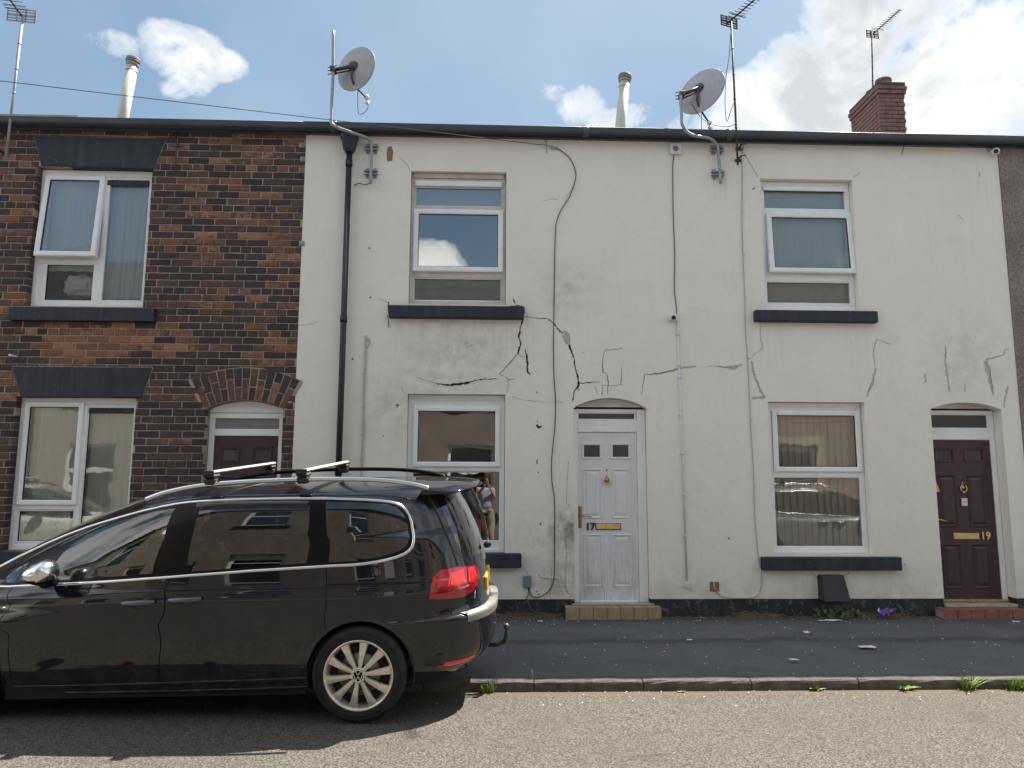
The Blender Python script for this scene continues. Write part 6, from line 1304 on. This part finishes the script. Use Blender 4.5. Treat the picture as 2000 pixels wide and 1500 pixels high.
# windscreen and front lamps
ws = [(0.0, vz(1.03)), (uv_xz(2.80, 1.03)[0], vz(1.03)), (uv_xz(2.30, 1.22)[0], vz(1.25)), (uv_xz(1.66, 1.50)[0], vz(1.5)), (uv_xz(1.60, 1.56)[0]*.9, vz(1.56)), (0.0, vz(1.58))]
hlamp = [uv_xz(3.30, .66), uv_xz(3.22, .80), (uv_xz(3.4, .8)[0], vz(.84)), (.04*1.6, vz(.78)), (.05*1.6, vz(.68)), uv_xz(3.5, .62)]
regs = {'window_front': G_front, 'window_rear': G_rear, 'window_quarter': G_quart, 'window_small': G_qlight}
polys = dict(dlo=dense(DLO), gf=dense(G_front), gr=dense(G_rear), gq=dense(G_quart), gs=dense(G_qlight), fd=dense(front_door), rd=dense(rear_door), ar=dense(arch_r), af=dense(arch_f), lamp=dense(lampP), rg=dense(rear_glass), tg=dense(tail), ws=dense(ws), hl=dense(hlamp))
grid = []
for j in range(0, NV+1, 2):
    for i in range(0, NU+1, 2): grid.append((i/NU*KUU, j/NV*KVV))
rect = [(0, 0), (KUU, 0), (KUU, KVV), (0, KVV)]
cons = [[(u*KUU, v*KVV) for u, v in P] for P in polys.values()]
v2, f2 = cdt([rect]+cons, grid)
UVs = [(min(max(v.x/KUU, 0), 1), min(max(v.y/KVV, 0), 1)) for v in v2]
pos3 = [S(*q) for q in UVs]; nor3 = [SN(*q) for q in UVs]
def region(u, v):
    I = lambda k: inpoly(u, v, polys[k])
    if I('ar') or I('af'): return None
    for k in ('gf', 'gr', 'gq', 'gs', 'rg', 'ws', 'lamp', 'hl'):
        if I(k): return k
    if I('dlo'): return 'dlo'
    if I('fd'): return 'fd'
    if I('rd'): return 'rd'
    if I('tg'): return 'tg'
    return 'body'
RG = {}
for f in f2:
    u = sum(UVs[i][0] for i in f)/len(f); v = sum(UVs[i][1] for i in f)/len(f)
    if u < 0 or u > 1 or v < 0 or v > 1: continue
    r = region(u, v)
    if r: RG.setdefault(r, []).append(tuple(f))
def skin(key, name, m, parent, off=0.0, sides=(1, -1), skirt=.004, merge=False, smooth_n=True):
    """mesh of one region of the shell, lifted by off along the normal, near (+1) and far (-1) side"""
    objs = []; fsrc = RG[key]; groups = [sides] if merge else [(s,) for s in sides]
    for grp in groups:
        vs = []; fs = []; ns = []
        for sd in grp:
            idx = {}; 
            def vid(i):
                if i not in idx: p = pos3[i]+nor3[i]*off; n = nor3[i]; idx[i] = len(vs); vs.append((p.x, p.y*sd, p.z)); ns.append((n.x, n.y*sd, n.z))
                return idx[i]
            edges = {}
            for f in fsrc:
                g = [vid(i) for i in f]; a, b, c = (Vector(vs[k]) for k in g[:3])
                if (b-a).cross(c-a).dot(Vector(ns[g[0]])) < 0: g = g[::-1]
                fs.append(g)
                for k in range(len(g)): e = (g[k], g[(k+1) % len(g)]); edges[e] = 1
            if skirt:
                bnd = [e for e in edges if (e[1], e[0]) not in edges]; low = {}
                for a, b in bnd:
                    q = []
                    for i in (b, a):
                        if i not in low: low[i] = len(vs); n = Vector(ns[i]); vs.append(tuple(Vector(vs[i])-n*skirt)); ns.append(ns[i])
                    if (abs(vs[a][1]) < 1e-4 and abs(vs[b][1]) < 1e-4): continue
                    fs.append([b, a, low[a], low[b]])
        me = bpy.data.meshes.new(name); me.from_pydata(vs, [], fs); me.materials.append(m); me.polygons.foreach_set('use_smooth', [True]*len(me.polygons)); me.update()
        try: me.normals_split_custom_set_from_vertices(ns)
        except Exception as e: print('normals', e)
        o = bpy.data.objects.new(name, me); COL.objects.link(o); o.parent = parent; objs.append(o)
    return objs
car = empty('parked_car', (0, 0, 0), 'black people carrier with chrome trim and roof bars, parked half on the pavement', 'car')
def cb(mb, name, m, parent=car, **k): return mb.build(name, m, parent, **k)
ORG[car.name] = Vector((0, 0, 0))
body = skin('body', 'body', paint, car, merge=True, skirt=.012)[0]
for key, nm in (('fd', 'front_door'), ('rd', 'rear_door')):
    for o in skin(key, nm, paint, car, skirt=.012): ORG[o.name] = Vector((0, 0, 0))
tg = skin('tg', 'tailgate', paint, car, merge=True, skirt=.012, off=.001)[0]; ORG[tg.name] = Vector((0, 0, 0))
skin('rg', 'rear_window', pglass, car, merge=True, skirt=0, off=.002); skin('ws', 'windscreen', cglass, car, merge=True, skirt=0, off=.0)
skin('dlo', 'window_surround', gpaint, car, off=.0015)
for k, g in (('gf', cglass), ('gr', pglass), ('gq', pglass), ('gs', cglass)): skin(k, 'side_window', g, car, off=.0, skirt=0)
lamps = skin('lamp', 'tail_lamp', redl, car, off=.008, skirt=.014)
skin('hl', 'headlamp', chrome, car, off=.006, skirt=.014)
def strip(mb, P, w, h, closed=False, sd=1, step=.03, n=5):
    Q = dense(P, closed, step); m_ = len(Q); rows = []
    for i, q in enumerate(Q):
        a, b = Q[(i-1) % m_ if closed else max(i-1, 0)], Q[(i+1) % m_ if closed else min(i+1, m_-1)]
        p, nr_ = S(*q), SN(*q); tg_ = (S(*b)-S(*a)); tg_.normalize() if tg_.length > 0 else None; sdv = nr_.cross(tg_).normalized()
        rows.append([Vector((v.x, v.y*sd, v.z)) for v in [p+sdv*(w/2)*cos(pi*k/(n-1))+nr_*(h*sin(pi*k/(n-1))+.0012) for k in range(n)]])
    vs = [v for r in rows for v in r]; fs = [(i*n+k, i*n+k+1, ((i+1) % m_)*n+k+1, ((i+1) % m_)*n+k) for i in range(m_ if closed else m_-1) for k in range(n-1)]
    mb.add(vs, fs if sd > 0 else [f[::-1] for f in fs], True)
for sd in (1, -1):
    mb = MB(); strip(mb, smooth2(DLO, True, 1), .021, .007, True, sd); cb(mb, 'window_trim', chrome)
gapm = mat('panel_gap', (.002, .002, .002), .9)
for sd in (1, -1):
    mb = MB(); strip(mb, front_door, .006, .0006, True, sd, n=3); strip(mb, rear_door, .006, .0006, True, sd, n=3); strip(mb, tail[:7], .006, .0006, False, sd, n=3)
    ln = [q for q in (pix(*p) for p in ((640, 1142), (700, 1141), (770, 1139), (836, 1137))) if q]; strip(mb, ln, .012, .001, False, sd, n=3); cb(mb, 'panel_gap', gapm)
for sd in (1, -1):
    for L_, w_, h_ in (([(20, 1341), (150, 1339), (320, 1334), (480, 1329), (600, 1324)], .018, .005), ([(40, 1354), (130, 1353), (320, 1350), (480, 1346), (600, 1341)], .024, .008)):
        mb = MB(); strip(mb, [q for q in (pix(*p) for p in L_) if q], w_, h_, False, sd, n=5); cb(mb, 'sill_moulding', paint)
mb = MB()
for sd in (1, -1):                       # rear reflectors
    L_ = [q for q in (pix(*p) for p in ((854, 1299), (880, 1296), (905, 1290), (926, 1281))) if q]; strip(mb, L_, .042, .006, False, sd)
    if sd == 1: o = cb(mb, 'reflector', redb); mb = MB()
cb(mb, 'reflector', redb)
for sd in (1, -1):
    for A_, cx in ((arch_r, 0), (arch_f, 2.919)): mb = MB(); strip(mb, A_, .020, .003, False, sd); cb(mb, 'wheel_arch_lip', paint)
mb = MB()   # inner arches and floor
for sd in (1, -1):
    for cx in (0.0, 2.919):
        vs = []; fs = []; n = 20; r_ = .385
        for k in range(n+1):
            a = -.25+(pi+.5)*k/n; vs += [(cx+r_*cos(a), .875*sd, .335+r_*sin(a)), (cx+r_*cos(a), .62*sd, .335+r_*sin(a))]
        fs = [(2*k, 2*k+1, 2*k+3, 2*k+2) for k in range(n)]; mb.add(vs, fs); mb.add([(cx, .62*sd, .335)]+[vs[2*k+1] for k in range(n+1)], [(0, k+1, k+2) for k in range(n)])
mb.box(.39, 2.53, -.86, .86, .19, .34); mb.box(-.74, -.40, -.55, .55, .27, .36); mb.box(-.40, 3.3, -.60, .60, .21, .36); mb.box(3.31, 3.6, -.7, .7, .2, .34); cb(mb, 'underbody', dark)
mb = MB(); mb.box(-.60, 2.5, -.80, .80, .345, .42, .02); mb.box(2.30, 2.95, -.78, .78, .45, 1.0, .06); mb.box(2.1, 2.45, -.76, .76, .80, 1.02, .05); cb(mb, 'dashboard', seatm)
for (x, y) in ((1.45, .40), (1.45, -.40), (.55, .45), (.55, 0), (.55, -.45), (-.15, .4), (-.15, -.4)):
    mb = MB(); T_ = Matrix.Translation((x, y, 0)); mb.box(-.05, .42, -.23, .23, .42, .66, .05, T_); mb.box(-.08, .06, -.23, .23, 0, .62, .05, Matrix.Translation((x-.04, y, .58)) @ Matrix.Rotation(radians(-14), 4, 'Y')); mb.box(-.05, .05, -.13, .13, .66, .84, .04, Matrix.Translation((x-.03, y, .58)) @ Matrix.Rotation(radians(-14), 4, 'Y')); cb(mb, 'seat', seatm)
mb = MB(); RW = Matrix.Translation((2.02, -.38, .98)) @ Matrix.Rotation(radians(-65), 4, 'Y'); mb.tube([RW @ Vector((.18*cos(2*pi*k/24), .18*sin(2*pi*k/24), 0)) for k in range(25)], .015, 8, False); mb.box(-.16, .16, -.03, .03, -.02, .02, .01, RW); cb(mb, 'steering_wheel', plastic)
mb = MB(); mb.box(2.0, 2.04, -.12, .12, 1.36, 1.43, .01); mb.tube([(2.02, .03, 1.36), (2.02, .03, 1.25)], .002, 4); mb.lathe([(0, 0), (.02, -.01), (.028, -.05), (0, -.08)], Matrix.Translation((2.02, .03, 1.26)), 8); cb(mb, 'rear_view_mirror', plastic)
# pillars behind the glass keep the cabin from looking empty
# spoiler
mb = MB(); ns_ = 18; vs = []; fs = []
for i in range(ns_+1):
    y = -.62+1.24*i/ns_; s_ = 1-abs(y/.62)**4*.55; x0_ = -.42; x1_ = -.50-.31*s_-.02; z0_ = 1.650-.050*(y/.62)**2; z1_ = 1.618-.036*(y/.62)**2
    vs += [(x0_, y, z0_), ((x0_+x1_)/2, y, (z0_+z1_)/2+.012), (x1_+.01, y, z1_+.003), (x1_, y, z1_-.008), (x1_+.02, y, z1_-.016), (x0_, y, z0_-.045)]
for i in range(ns_):
    for k in range(5): fs.append((i*6+k, (i+1)*6+k, (i+1)*6+k+1, i*6+k+1))
fs += [tuple(range(6)), tuple(ns_*6+k for k in range(6))[::-1]]; mb.add(vs, fs, True); cb(mb, 'rear_spoiler', paint)
for sd in (1, -1):
    q = [x for x in (pix(836, 968), pix(846, 985), pix(860, 1015), pix(876, 1052), pix(890, 1092), pix(894, 1104)) if x]; mb = MB(); strip(mb, smooth2(q, False, 2), .022, .007, False, sd); cb(mb, 'highlight_strip', paint)  # raised strip added along the tailgate corner to catch a sky highlight
    q = [x for x in (pix(384, 990), pix(440, 986), pix(520, 985), pix(603, 985)) if x]; mb = MB(); strip(mb, q, .060, .014, False, sd); cb(mb, 'wind_deflector', paint)
# rails and bars
for sd in (1, -1):
    pts = [(1.62, .700*sd, 1.575), (1.48, .695*sd, 1.622), (1.25, .690*sd, 1.664), (.95, .685*sd, 1.688), (.5, .68*sd, 1.700), (.1, .675*sd, 1.695), (-.15, .670*sd, 1.680), (-.35, .663*sd, 1.652), (-.48, .655*sd, 1.615)]
    mb = MB(); mb.tube(spline(pts, 6), .0175, 10); o = cb(mb, 'roof_rail', chrome if sd > 0 else gpaint)
def side_x(px, py, y, z): d = CMI.to_3x3() @ ray(px, py); k = (z-CL.z)/d.z if False else (y-CL.y)/d.y; return (CL+d*k).x
for (px, py) in ((412, 945), (592, 945)):
    bx = side_x(px, py, .68, 0); mb = MB(); pr_ = []
    for k in range(12):
        a = 2*pi*k/12; pr_.append((bx+.042*cos(a), 1.762+.014*sin(a)+(.004 if cos(a) < 0 else 0)))
    M_ = Matrix.Identity(4); mb.prism(pr_, -.73, .73); bar = cb(mb, 'roof_bar', alu); ORG[bar.name] = Vector((0, 0, 0))
    for sd in (1, -1):
        mb = MB(); mb.box(bx-.048, bx+.048, .665*sd-.055, .665*sd+.055, 1.722, 1.750, .012); mb.box(bx-.043, bx+.043, .67*sd-.035, .67*sd+.045, 1.668, 1.723, .014); mb.box(bx-.043, bx+.043, .73*sd-.004, .73*sd+.004, 1.744, 1.779, .003); cb(mb, 'bar_foot', plastic, bar)
# door handles
for (px, py) in ((271, 1177), (362, 1171)):
    u, v = pix(px, py); c = S(u, v)
    for sd in (1, -1):
        mb = MB(); pts = [(c.x+.115, c.y+.006, c.z-.002), (c.x+.075, c.y+.030, c.z), (c.x, c.y+.038, c.z+.002), (c.x-.075, c.y+.032, c.z+.004), (c.x-.115, c.y+.006, c.z+.006)]
        q = spline(pts, 4); mb.tube([(a.x, a.y*sd, a.z) for a in q], [.013+.009*sin(pi*i/(len(q)-1)) for i in range(len(q))], 8); hd = cb(mb, 'door_handle', paint if False else mat('handle_paint', (.05, .06, .08), .2, coat=1.0))
        mb = MB(); mb.lathe([(.052, 0), (.045, -.003), (.0, -.006)], Matrix.Translation((c.x, (c.y+.004)*sd, c.z-.012)) @ Matrix.Rotation(-pi/2*sd, 4, 'X') @ Matrix.Scale(.62, 4, (0, 1, 0)), 20); cb(mb, 'handle_recess', gapm)
# wing mirror
for sd in (1, -1):
    c = Vector((2.02, 1.02, .985)); q = CMI.to_3x3() @ ray(84, 1121); k = (1.02-CL.y)/q.y; c = CL+q*k
    mb = MB(); bm = bmesh.new(); bmesh.ops.create_uvsphere(bm, u_segments=24, v_segments=16, radius=1)
    for v in bm.verts:
        x, y, z = v.co; fx = x if x > 0 else x*.55
        v.co = Vector((c.x+fx*.150-.01, (c.y+y*.115), c.z+z*(.094 if z > 0 else .085)*(1-.18*max(x, 0))+.005-.012*fx))
    bm.verts.index_update(); sh = [f for f in bm.faces]
    mb.add([(v.co.x, v.co.y*sd, v.co.z) for v in bm.verts], [[v.index for v in f.verts] if sd > 0 else [v.index for v in f.verts][::-1] for f in bm.faces if f.calc_center_median().z > c.z-.035], True)
    mir = cb(mb, 'wing_mirror', chrome); ORG[mir.name] = Vector((0, 0, 0)); mb = MB()
    mb.add([(v.co.x, v.co.y*sd, v.co.z) for v in bm.verts], [[v.index for v in f.verts] if sd > 0 else [v.index for v in f.verts][::-1] for f in bm.faces if f.calc_center_median().z <= c.z-.035], True)
    mb.tube([(c.x+.0, (c.y-.02)*sd, c.z-.06), (c.x+.02, (c.y-.16)*sd, c.z-.085)], [.045, .035], 10); cb(mb, 'mirror_arm', gpaint, mir); bm.free()
# wheels
def circle3(r, n, z): return [(r*cos(2*pi*k/n), r*sin(2*pi*k/n), z) for k in range(n)]
WR = .334; rimr = .236
def wheel(cx, sd, near):
    w = empty('wheel', (cx, .93*sd, WR)); w.parent = car; w.location = (cx, .93*sd, WR); ORG[w.name] = Vector((cx, .93*sd, WR))
    M = Matrix.Translation((cx, .93*sd, WR)) @ Matrix.Rotation(-pi/2*sd, 4, 'X')       # local +z points outwards
    mb = MB(); mb.lathe([(rimr-.004, -.20), (.29, -.215), (.318, -.205), (WR, -.185), (WR+.001, -.11), (WR, -.035), (.326, -.014), (.312, -.002), (.290, .004), (.262, .003), (.247, -.003), (rimr, -.008)], M, 72)
    for rr in (.300, .275): mb.lathe([(rr+.004, .003), (rr, .0075), (rr-.004, .003)], M, 72)
    mb.build('tyre', rubber, w)
    mb = MB(); mb.lathe([(.248, -.006), (.246, .002), (.238, .003), (.232, -.004), (.222, -.024), (.212, -.06), (.208, -.14)], M, 72); mb.build('rim', rimm, w)
    for k in range(10):                    # ten spokes with a ridge, spreading to the rim
        A = M @ Matrix.Rotation(2*pi*(k+.22)/10, 4, 'Z'); mb = MB(); vs = []; st = [(.040, .013, -.008, .018), (.09, .0175, -.003, .017), (.14, .0225, -.002, .016), (.19, .0275, -.005, .014), (.226, .0325, -.011, .010), (.233, .035, -.019, .006)]
        for (r_, w_, z_, d_) in st: vs += [(r_, -w_, z_-d_), (r_, -w_*.82, z_), (r_, 0, z_+.002), (r_, w_*.82, z_), (r_, w_, z_-d_)]
        fs = [(i*5+j, (i+1)*5+j, (i+1)*5+j+1, i*5+j+1) for i in range(5) for j in range(4)]; mb.add([A @ Vector(v) for v in vs], fs); mb.build('spoke', rimm, w)
    mb = MB(); mb.lathe([(.205, -.055), (.06, -.05), (.0, -.048)], M, 36); mb.build('brake_disc', dark, w)
    mb = MB(); mb.lathe([(.15, -.052), (.15, -.046), (.07, -.044)], M, 36); mb.build('brake_rotor', steelm, w)
    mb = MB(); mb.lathe([(.056, -.03), (.052, -.008), (.046, -.001), (.043, -.003), (.0, -.003)], M, 30)
    for k in range(5): a = 2*pi*k/5+.3; mb.lathe([(.009, -.02), (.009, .0), (0, .001)], M @ Matrix.Translation((.052*cos(a), .052*sin(a), .0)), 8)
    mb.build('hub', rimm, w)
    mb = MB(); mb.lathe([(.042, -.004), (.042, .001), (0, .002)], M, 30); cap = mb.build('hub_cap', gpaint, w)
    mb = MB(); 
    mb.lathe([(.0425, .0005), (.0425, .005), (.037, .005), (.037, .0005)], M, 30, False)
    def stroke(a, b, wd=.0042):
        a, b = Vector((*a, 0)), Vector((*b, 0)); d = (b-a).normalized(); n_ = Vector((-d.y, d.x, 0))*wd/2; P = [a-n_, b-n_, b+n_, a+n_]; mb.add([M @ R2 @ (p+Vector((0, 0, z))) for z in (.001, .005) for p in P], [(4, 5, 6, 7), (0, 1, 5, 4), (1, 2, 6, 5), (2, 3, 7, 6), (3, 0, 4, 7)])
    # outward axis is +z of M; pick the in-plane turn so that 'up' is world up
    upl = (M.to_3x3().inverted() @ Vector((0, 0, 1))); R2 = Matrix.Rotation(atan2(upl.y, upl.x)-pi/2, 4, 'Z')
    for (a, b) in (((-.0175, .033), (-.001, .005)), ((.0175, .033), (.001, .005)), ((-.034, .016), (-.015, -.034)), ((.034, .016), (.015, -.034)), ((-.015, -.034), (-.001, -.002)), ((.015, -.034), (.001, -.002))): stroke(a, b)
    mb.build('wheel_badge', chrome, w)
for cx in (0.0, 2.919):
    for sd in (1, -1): wheel(cx, sd, sd > 0)
# bumper step protector, plate, letters, tow bar, wiper
mb = MB(); vs = []; n = 26
for i in range(n+1):
    y = -.66+1.32*i/n
    def xr_(z_, y_): p = prof(vz(z_)); return XC-(XC-p[2])*(max(1-(abs(y_)/p[3])**p[5], 0))**(1/p[5])
    xo, xi = xr_(.640, y)-.004, xr_(.70, y)-.003; vs += [(xo, y, .622), (xo-.002, y, .660), (xo*.97+xi*.03, y, .681), (xi, y, .694)]
mb.add(vs, [(i*4+k, i*4+k+1, (i+1)*4+k+1, (i+1)*4+k) for i in range(n) for k in range(3)], True); cb(mb, 'bumper_protector', stepm)
mb = MB(); mb.box(-.896, -.872, -.26, .26, .765, .875, .006); plt = cb(mb, 'number_plate', orange_pl)
mb = MB(); mb.tube([(-.80, 0, .27), (-.96, 0, .27), (-1.015, 0, .29), (-1.035, 0, .34), (-1.038, 0, .40)], [.020, .020, .018, .016, .014], 10); tb = cb(mb, 'tow_bar', plastic)
mb = MB(); mb.lathe([(0, -.025), (.016, -.02), (.025, 0), (.018, .017), (.008, .024), (0, .025)], Matrix.Translation((-1.038, 0, .415)), 18); cb(mb, 'tow_ball', mat('worn_tow_ball', (.12, .09, .07), .5, .6), tb)
mb = MB(); mb.lathe([(0, -.03), (.025, -.02), (.03, 0), (.02, .03), (0, .04)], Matrix.Translation((-.885, 0, 1.09)) @ Matrix.Rotation(-pi/2, 4, 'Y'), 14); mb.tube([(-.90, 0, 1.09), (-.875, -.30, 1.13)], .008, 6); cb(mb, 'rear_wiper', plastic)
q0, q1 = pix(918, 1160), pix(935, 1168)
txt = text_mesh('SHARAN', 'badge', chrome, car, (0, 0, 0), .055, .002, off=.001)
py_ = .50; pxr = XC-(XC-prof(vz(.83))[2])*(1-(py_/prof(vz(.83))[3])**prof(vz(.83))[5])**(1/prof(vz(.83))[5]); txt.location = (pxr-.006, py_, .80); txt.rotation_euler = (pi/2, 0, -pi/2+radians(-13) if False else radians(-90+ -0)); txt.rotation_euler = (pi/2, 0, radians(-90)); 
# lamp inner bright part
L_ = [q for q in (pix(873, 1147), pix(878, 1120), pix(903, 1110), pix(908, 1138), pix(893, 1150)) if q]; L2_ = [q for q in (pix(914, 1137), pix(911, 1109), pix(923, 1108), pix(930, 1124), pix(924, 1138)) if q]
for o_, sd in zip(lamps, (1, -1)):
    ORG[o_.name] = Vector((0, 0, 0)); mb = MB(); 
    for LL in (L_, L2_):
        mb = MB(); cc_ = (sum(q[0] for q in LL)/len(LL), sum(q[1] for q in LL)/len(LL)); rg_ = [dense([(cc_[0]+(q[0]-cc_[0])*k, cc_[1]+(q[1]-cc_[1])*k) for q in LL], True, 9) for k in (1, .72, .4)]
        n_ = len(LL); vs = [S(*q)+SN(*q)*.0108 for r_ in rg_ for q in r_]; vs.append(S(*cc_)+SN(*cc_)*.0108); fs = [(r_*n_+k, r_*n_+(k+1) % n_, (r_+1)*n_+(k+1) % n_, (r_+1)*n_+k) for r_ in (0, 1) for k in range(n_)]+[(2*n_+k, 2*n_+(k+1) % n_, 3*n_) for k in range(n_)]
        mb.add([(v.x, v.y*sd, v.z) for v in vs], fs); mb.build('lamp_core', redb, o_)
    q = [x for x in (pix(895, 1149), pix(905, 1146), pix(914, 1142)) if x]; mb = MB(); q = [(a, b) for a, b in q]
    rows = dense(q, False); vs = []
    for a in rows: p = S(*a)+SN(*a)*.011; vs += [(p.x, p.y*sd, p.z-.006), (p.x, p.y*sd, p.z+.006)]
    mb.add(vs, [(2*i, 2*i+1, 2*i+3, 2*i+2) for i in range(len(rows)-1)]); mb.build('reversing_light', clearl, o_)
car.matrix_world = CM
bpy.context.view_layer.update()
# other cars, standing along the far side of the street and seen only in reflections
def recolour(root, new, m):
    for ch in root.children_recursive:
        if ch.type == 'MESH' and ch.data.materials and ch.data.materials[0] == paint:
            ch.material_slots[0].link = 'OBJECT'; ch.material_slots[0].material = m
wpaint = mat('white_car_paint', (.62, .62, .60), .2, coat=1.0); spaint = mat('silver_car_paint', (.40, .41, .42), .25, .5, coat=1.0)
for (x, y, m_, lab) in ((-9.6, -7.0, wpaint, 'white people carrier across the street, reflected in the brick house window'), (7.0, -7.0, spaint, 'silver people carrier across the street, reflected in the blinds window')):
    c2 = copy_tree(car); c2['label'] = lab; c2['category'] = 'car'; c2.matrix_world = Matrix.Translation((x-1.3, y, 0)) @ Matrix.Scale(.97, 4); recolour(c2, None, m_)

# ================================================================ the person taking the picture (seen mirrored in the window)
def skin_fig(name, nodes, edges, m, parent, root_i=0, sub=2):
    me = bpy.data.meshes.new(name); me.from_pydata([n[0] for n in nodes], edges, []); o = bpy.data.objects.new(name, me); COL.objects.link(o); me.skin_vertices or None
    sk = o.modifiers.new('s', 'SKIN'); sk.use_smooth_shade = True; ss = o.modifiers.new('u', 'SUBSURF'); ss.levels = sub; ss.render_levels = sub
    if not me.skin_vertices:
        bm = bmesh.new(); bm.from_mesh(me); bm.verts.layers.skin.verify(); bm.to_mesh(me); bm.free()
    for i, n in enumerate(nodes): r = n[1]; me.skin_vertices[0].data[i].radius = r if isinstance(r, tuple) else (r, r); me.skin_vertices[0].data[i].use_root = (i == root_i)
    bpy.context.view_layer.update(); dg = bpy.context.evaluated_depsgraph_get(); m2 = bpy.data.meshes.new_from_object(o.evaluated_get(dg)); bpy.data.objects.remove(o)
    m2.materials.clear(); m2.materials.append(m); m2.polygons.foreach_set('use_smooth', [True]*len(m2.polygons)); m2.name = name
    o = bpy.data.objects.new(name, m2); COL.objects.link(o); o.parent = parent; return o
skinm = mat('skin', (.42, .25, .18), .6); shirt = mat('lavender_shirt', (.36, .37, .44), .9); trous = mat('beige_trousers', (.34, .30, .23), .9); hair = mat('dark_hair', (.03, .022, .018), .8)
pe = empty('person', (0, -9.24, .08), 'person in a lavender shirt and beige trousers holding up a phone, mirrored in the window', 'person'); Z0_ = 0.0
H = [((0, 0, .92), (.15, .11)), ((0, 0, 1.05), (.145, .10)), ((0, -.01, 1.22), (.165, .11)), ((0, -.02, 1.38), (.16, .10)), ((0, -.01, 1.47), .06), ((0, .01, 1.54), .055), ((0, .02, 1.62), (.075, .09)), ((0, .02, 1.69), (.07, .085)),
     ((.17, -.01, 1.39), .060), ((.24, .05, 1.17), .046), ((.10, .24, 1.42), .034), ((.07, .30, 1.49), .030),
     ((-.17, -.01, 1.39), .060), ((-.24, .05, 1.17), .046), ((-.10, .24, 1.42), .034), ((-.07, .30, 1.49), .030),
     ((.10, 0, .85), .095), ((.12, .01, .48), .062), ((.13, -.02, .10), .042), ((.14, .10, .04), .038),
     ((-.10, 0, .85), .095), ((-.12, .01, .48), .062), ((-.13, -.02, .10), .042), ((-.14, .10, .04), .038)]
EG = [(0, 1), (1, 2), (2, 3), (3, 4), (4, 5), (5, 6), (6, 7), (3, 8), (8, 9), (9, 10), (10, 11), (3, 12), (12, 13), (13, 14), (14, 15), (0, 16), (16, 17), (17, 18), (18, 19), (0, 20), (20, 21), (21, 22), (22, 23)]
bd = skin_fig('body', H, EG, skinm, pe)
def inflate(name, nodes, edges, m, k): return skin_fig(name, [(p, tuple(x+k for x in (r if isinstance(r, tuple) else (r, r)))) for p, r in nodes], edges, m, pe)
inflate('shirt', [H[0], H[1], H[2], H[3], H[8], ((.215, .02, 1.27), .052), H[12], ((-.215, .02, 1.27), .052)], [(0, 1), (1, 2), (2, 3), (3, 4), (4, 5), (3, 6), (6, 7)], shirt, .034)
inflate('trousers', [((0, 0, 1.0), (.155, .115)), H[16], H[17], H[18], H[20], H[21], H[22]], [(0, 1), (1, 2), (2, 3), (0, 4), (4, 5), (5, 6)], trous, .028)
mb = MB(); mb.lathe([(.084, -.045), (.092, .0), (.088, .05), (.06, .09), (0, .105)], Matrix.Translation((0, .005, 1.66)), 18); o = mb.build('hair', hair, None); o.parent = pe; o.location = (0, 0, 0)
for s in (-1, 1):
    for k in range(4): 
        z = 1.485+.019*k; l = (.075, .08, .078, .062)[::-1][k]; nodes = [((s*.070, .30, z-.005), .0095), ((s*.078, .335, z), .0088), ((s*(.078-l*.35), .352, z+.002), .0082), ((s*(.078-l*.75), .350, z+.002), .0072)]
        skin_fig('finger', nodes, [(0, 1), (1, 2), (2, 3)], skinm, pe, 0, 1)
    skin_fig('thumb', [((s*.070, .295, 1.48), .012), ((s*.062, .300, 1.51), .010), ((s*.045, .312, 1.54), .0085)], [(0, 1), (1, 2)], skinm, pe, 0, 1)
mb = MB(); mb.box(-.075, .075, .326, .334, 1.475, 1.555, .003); ph = mb.build('phone', plastic, None, 'black phone held up in both hands by the person', 'phone'); ph.location = pe.location
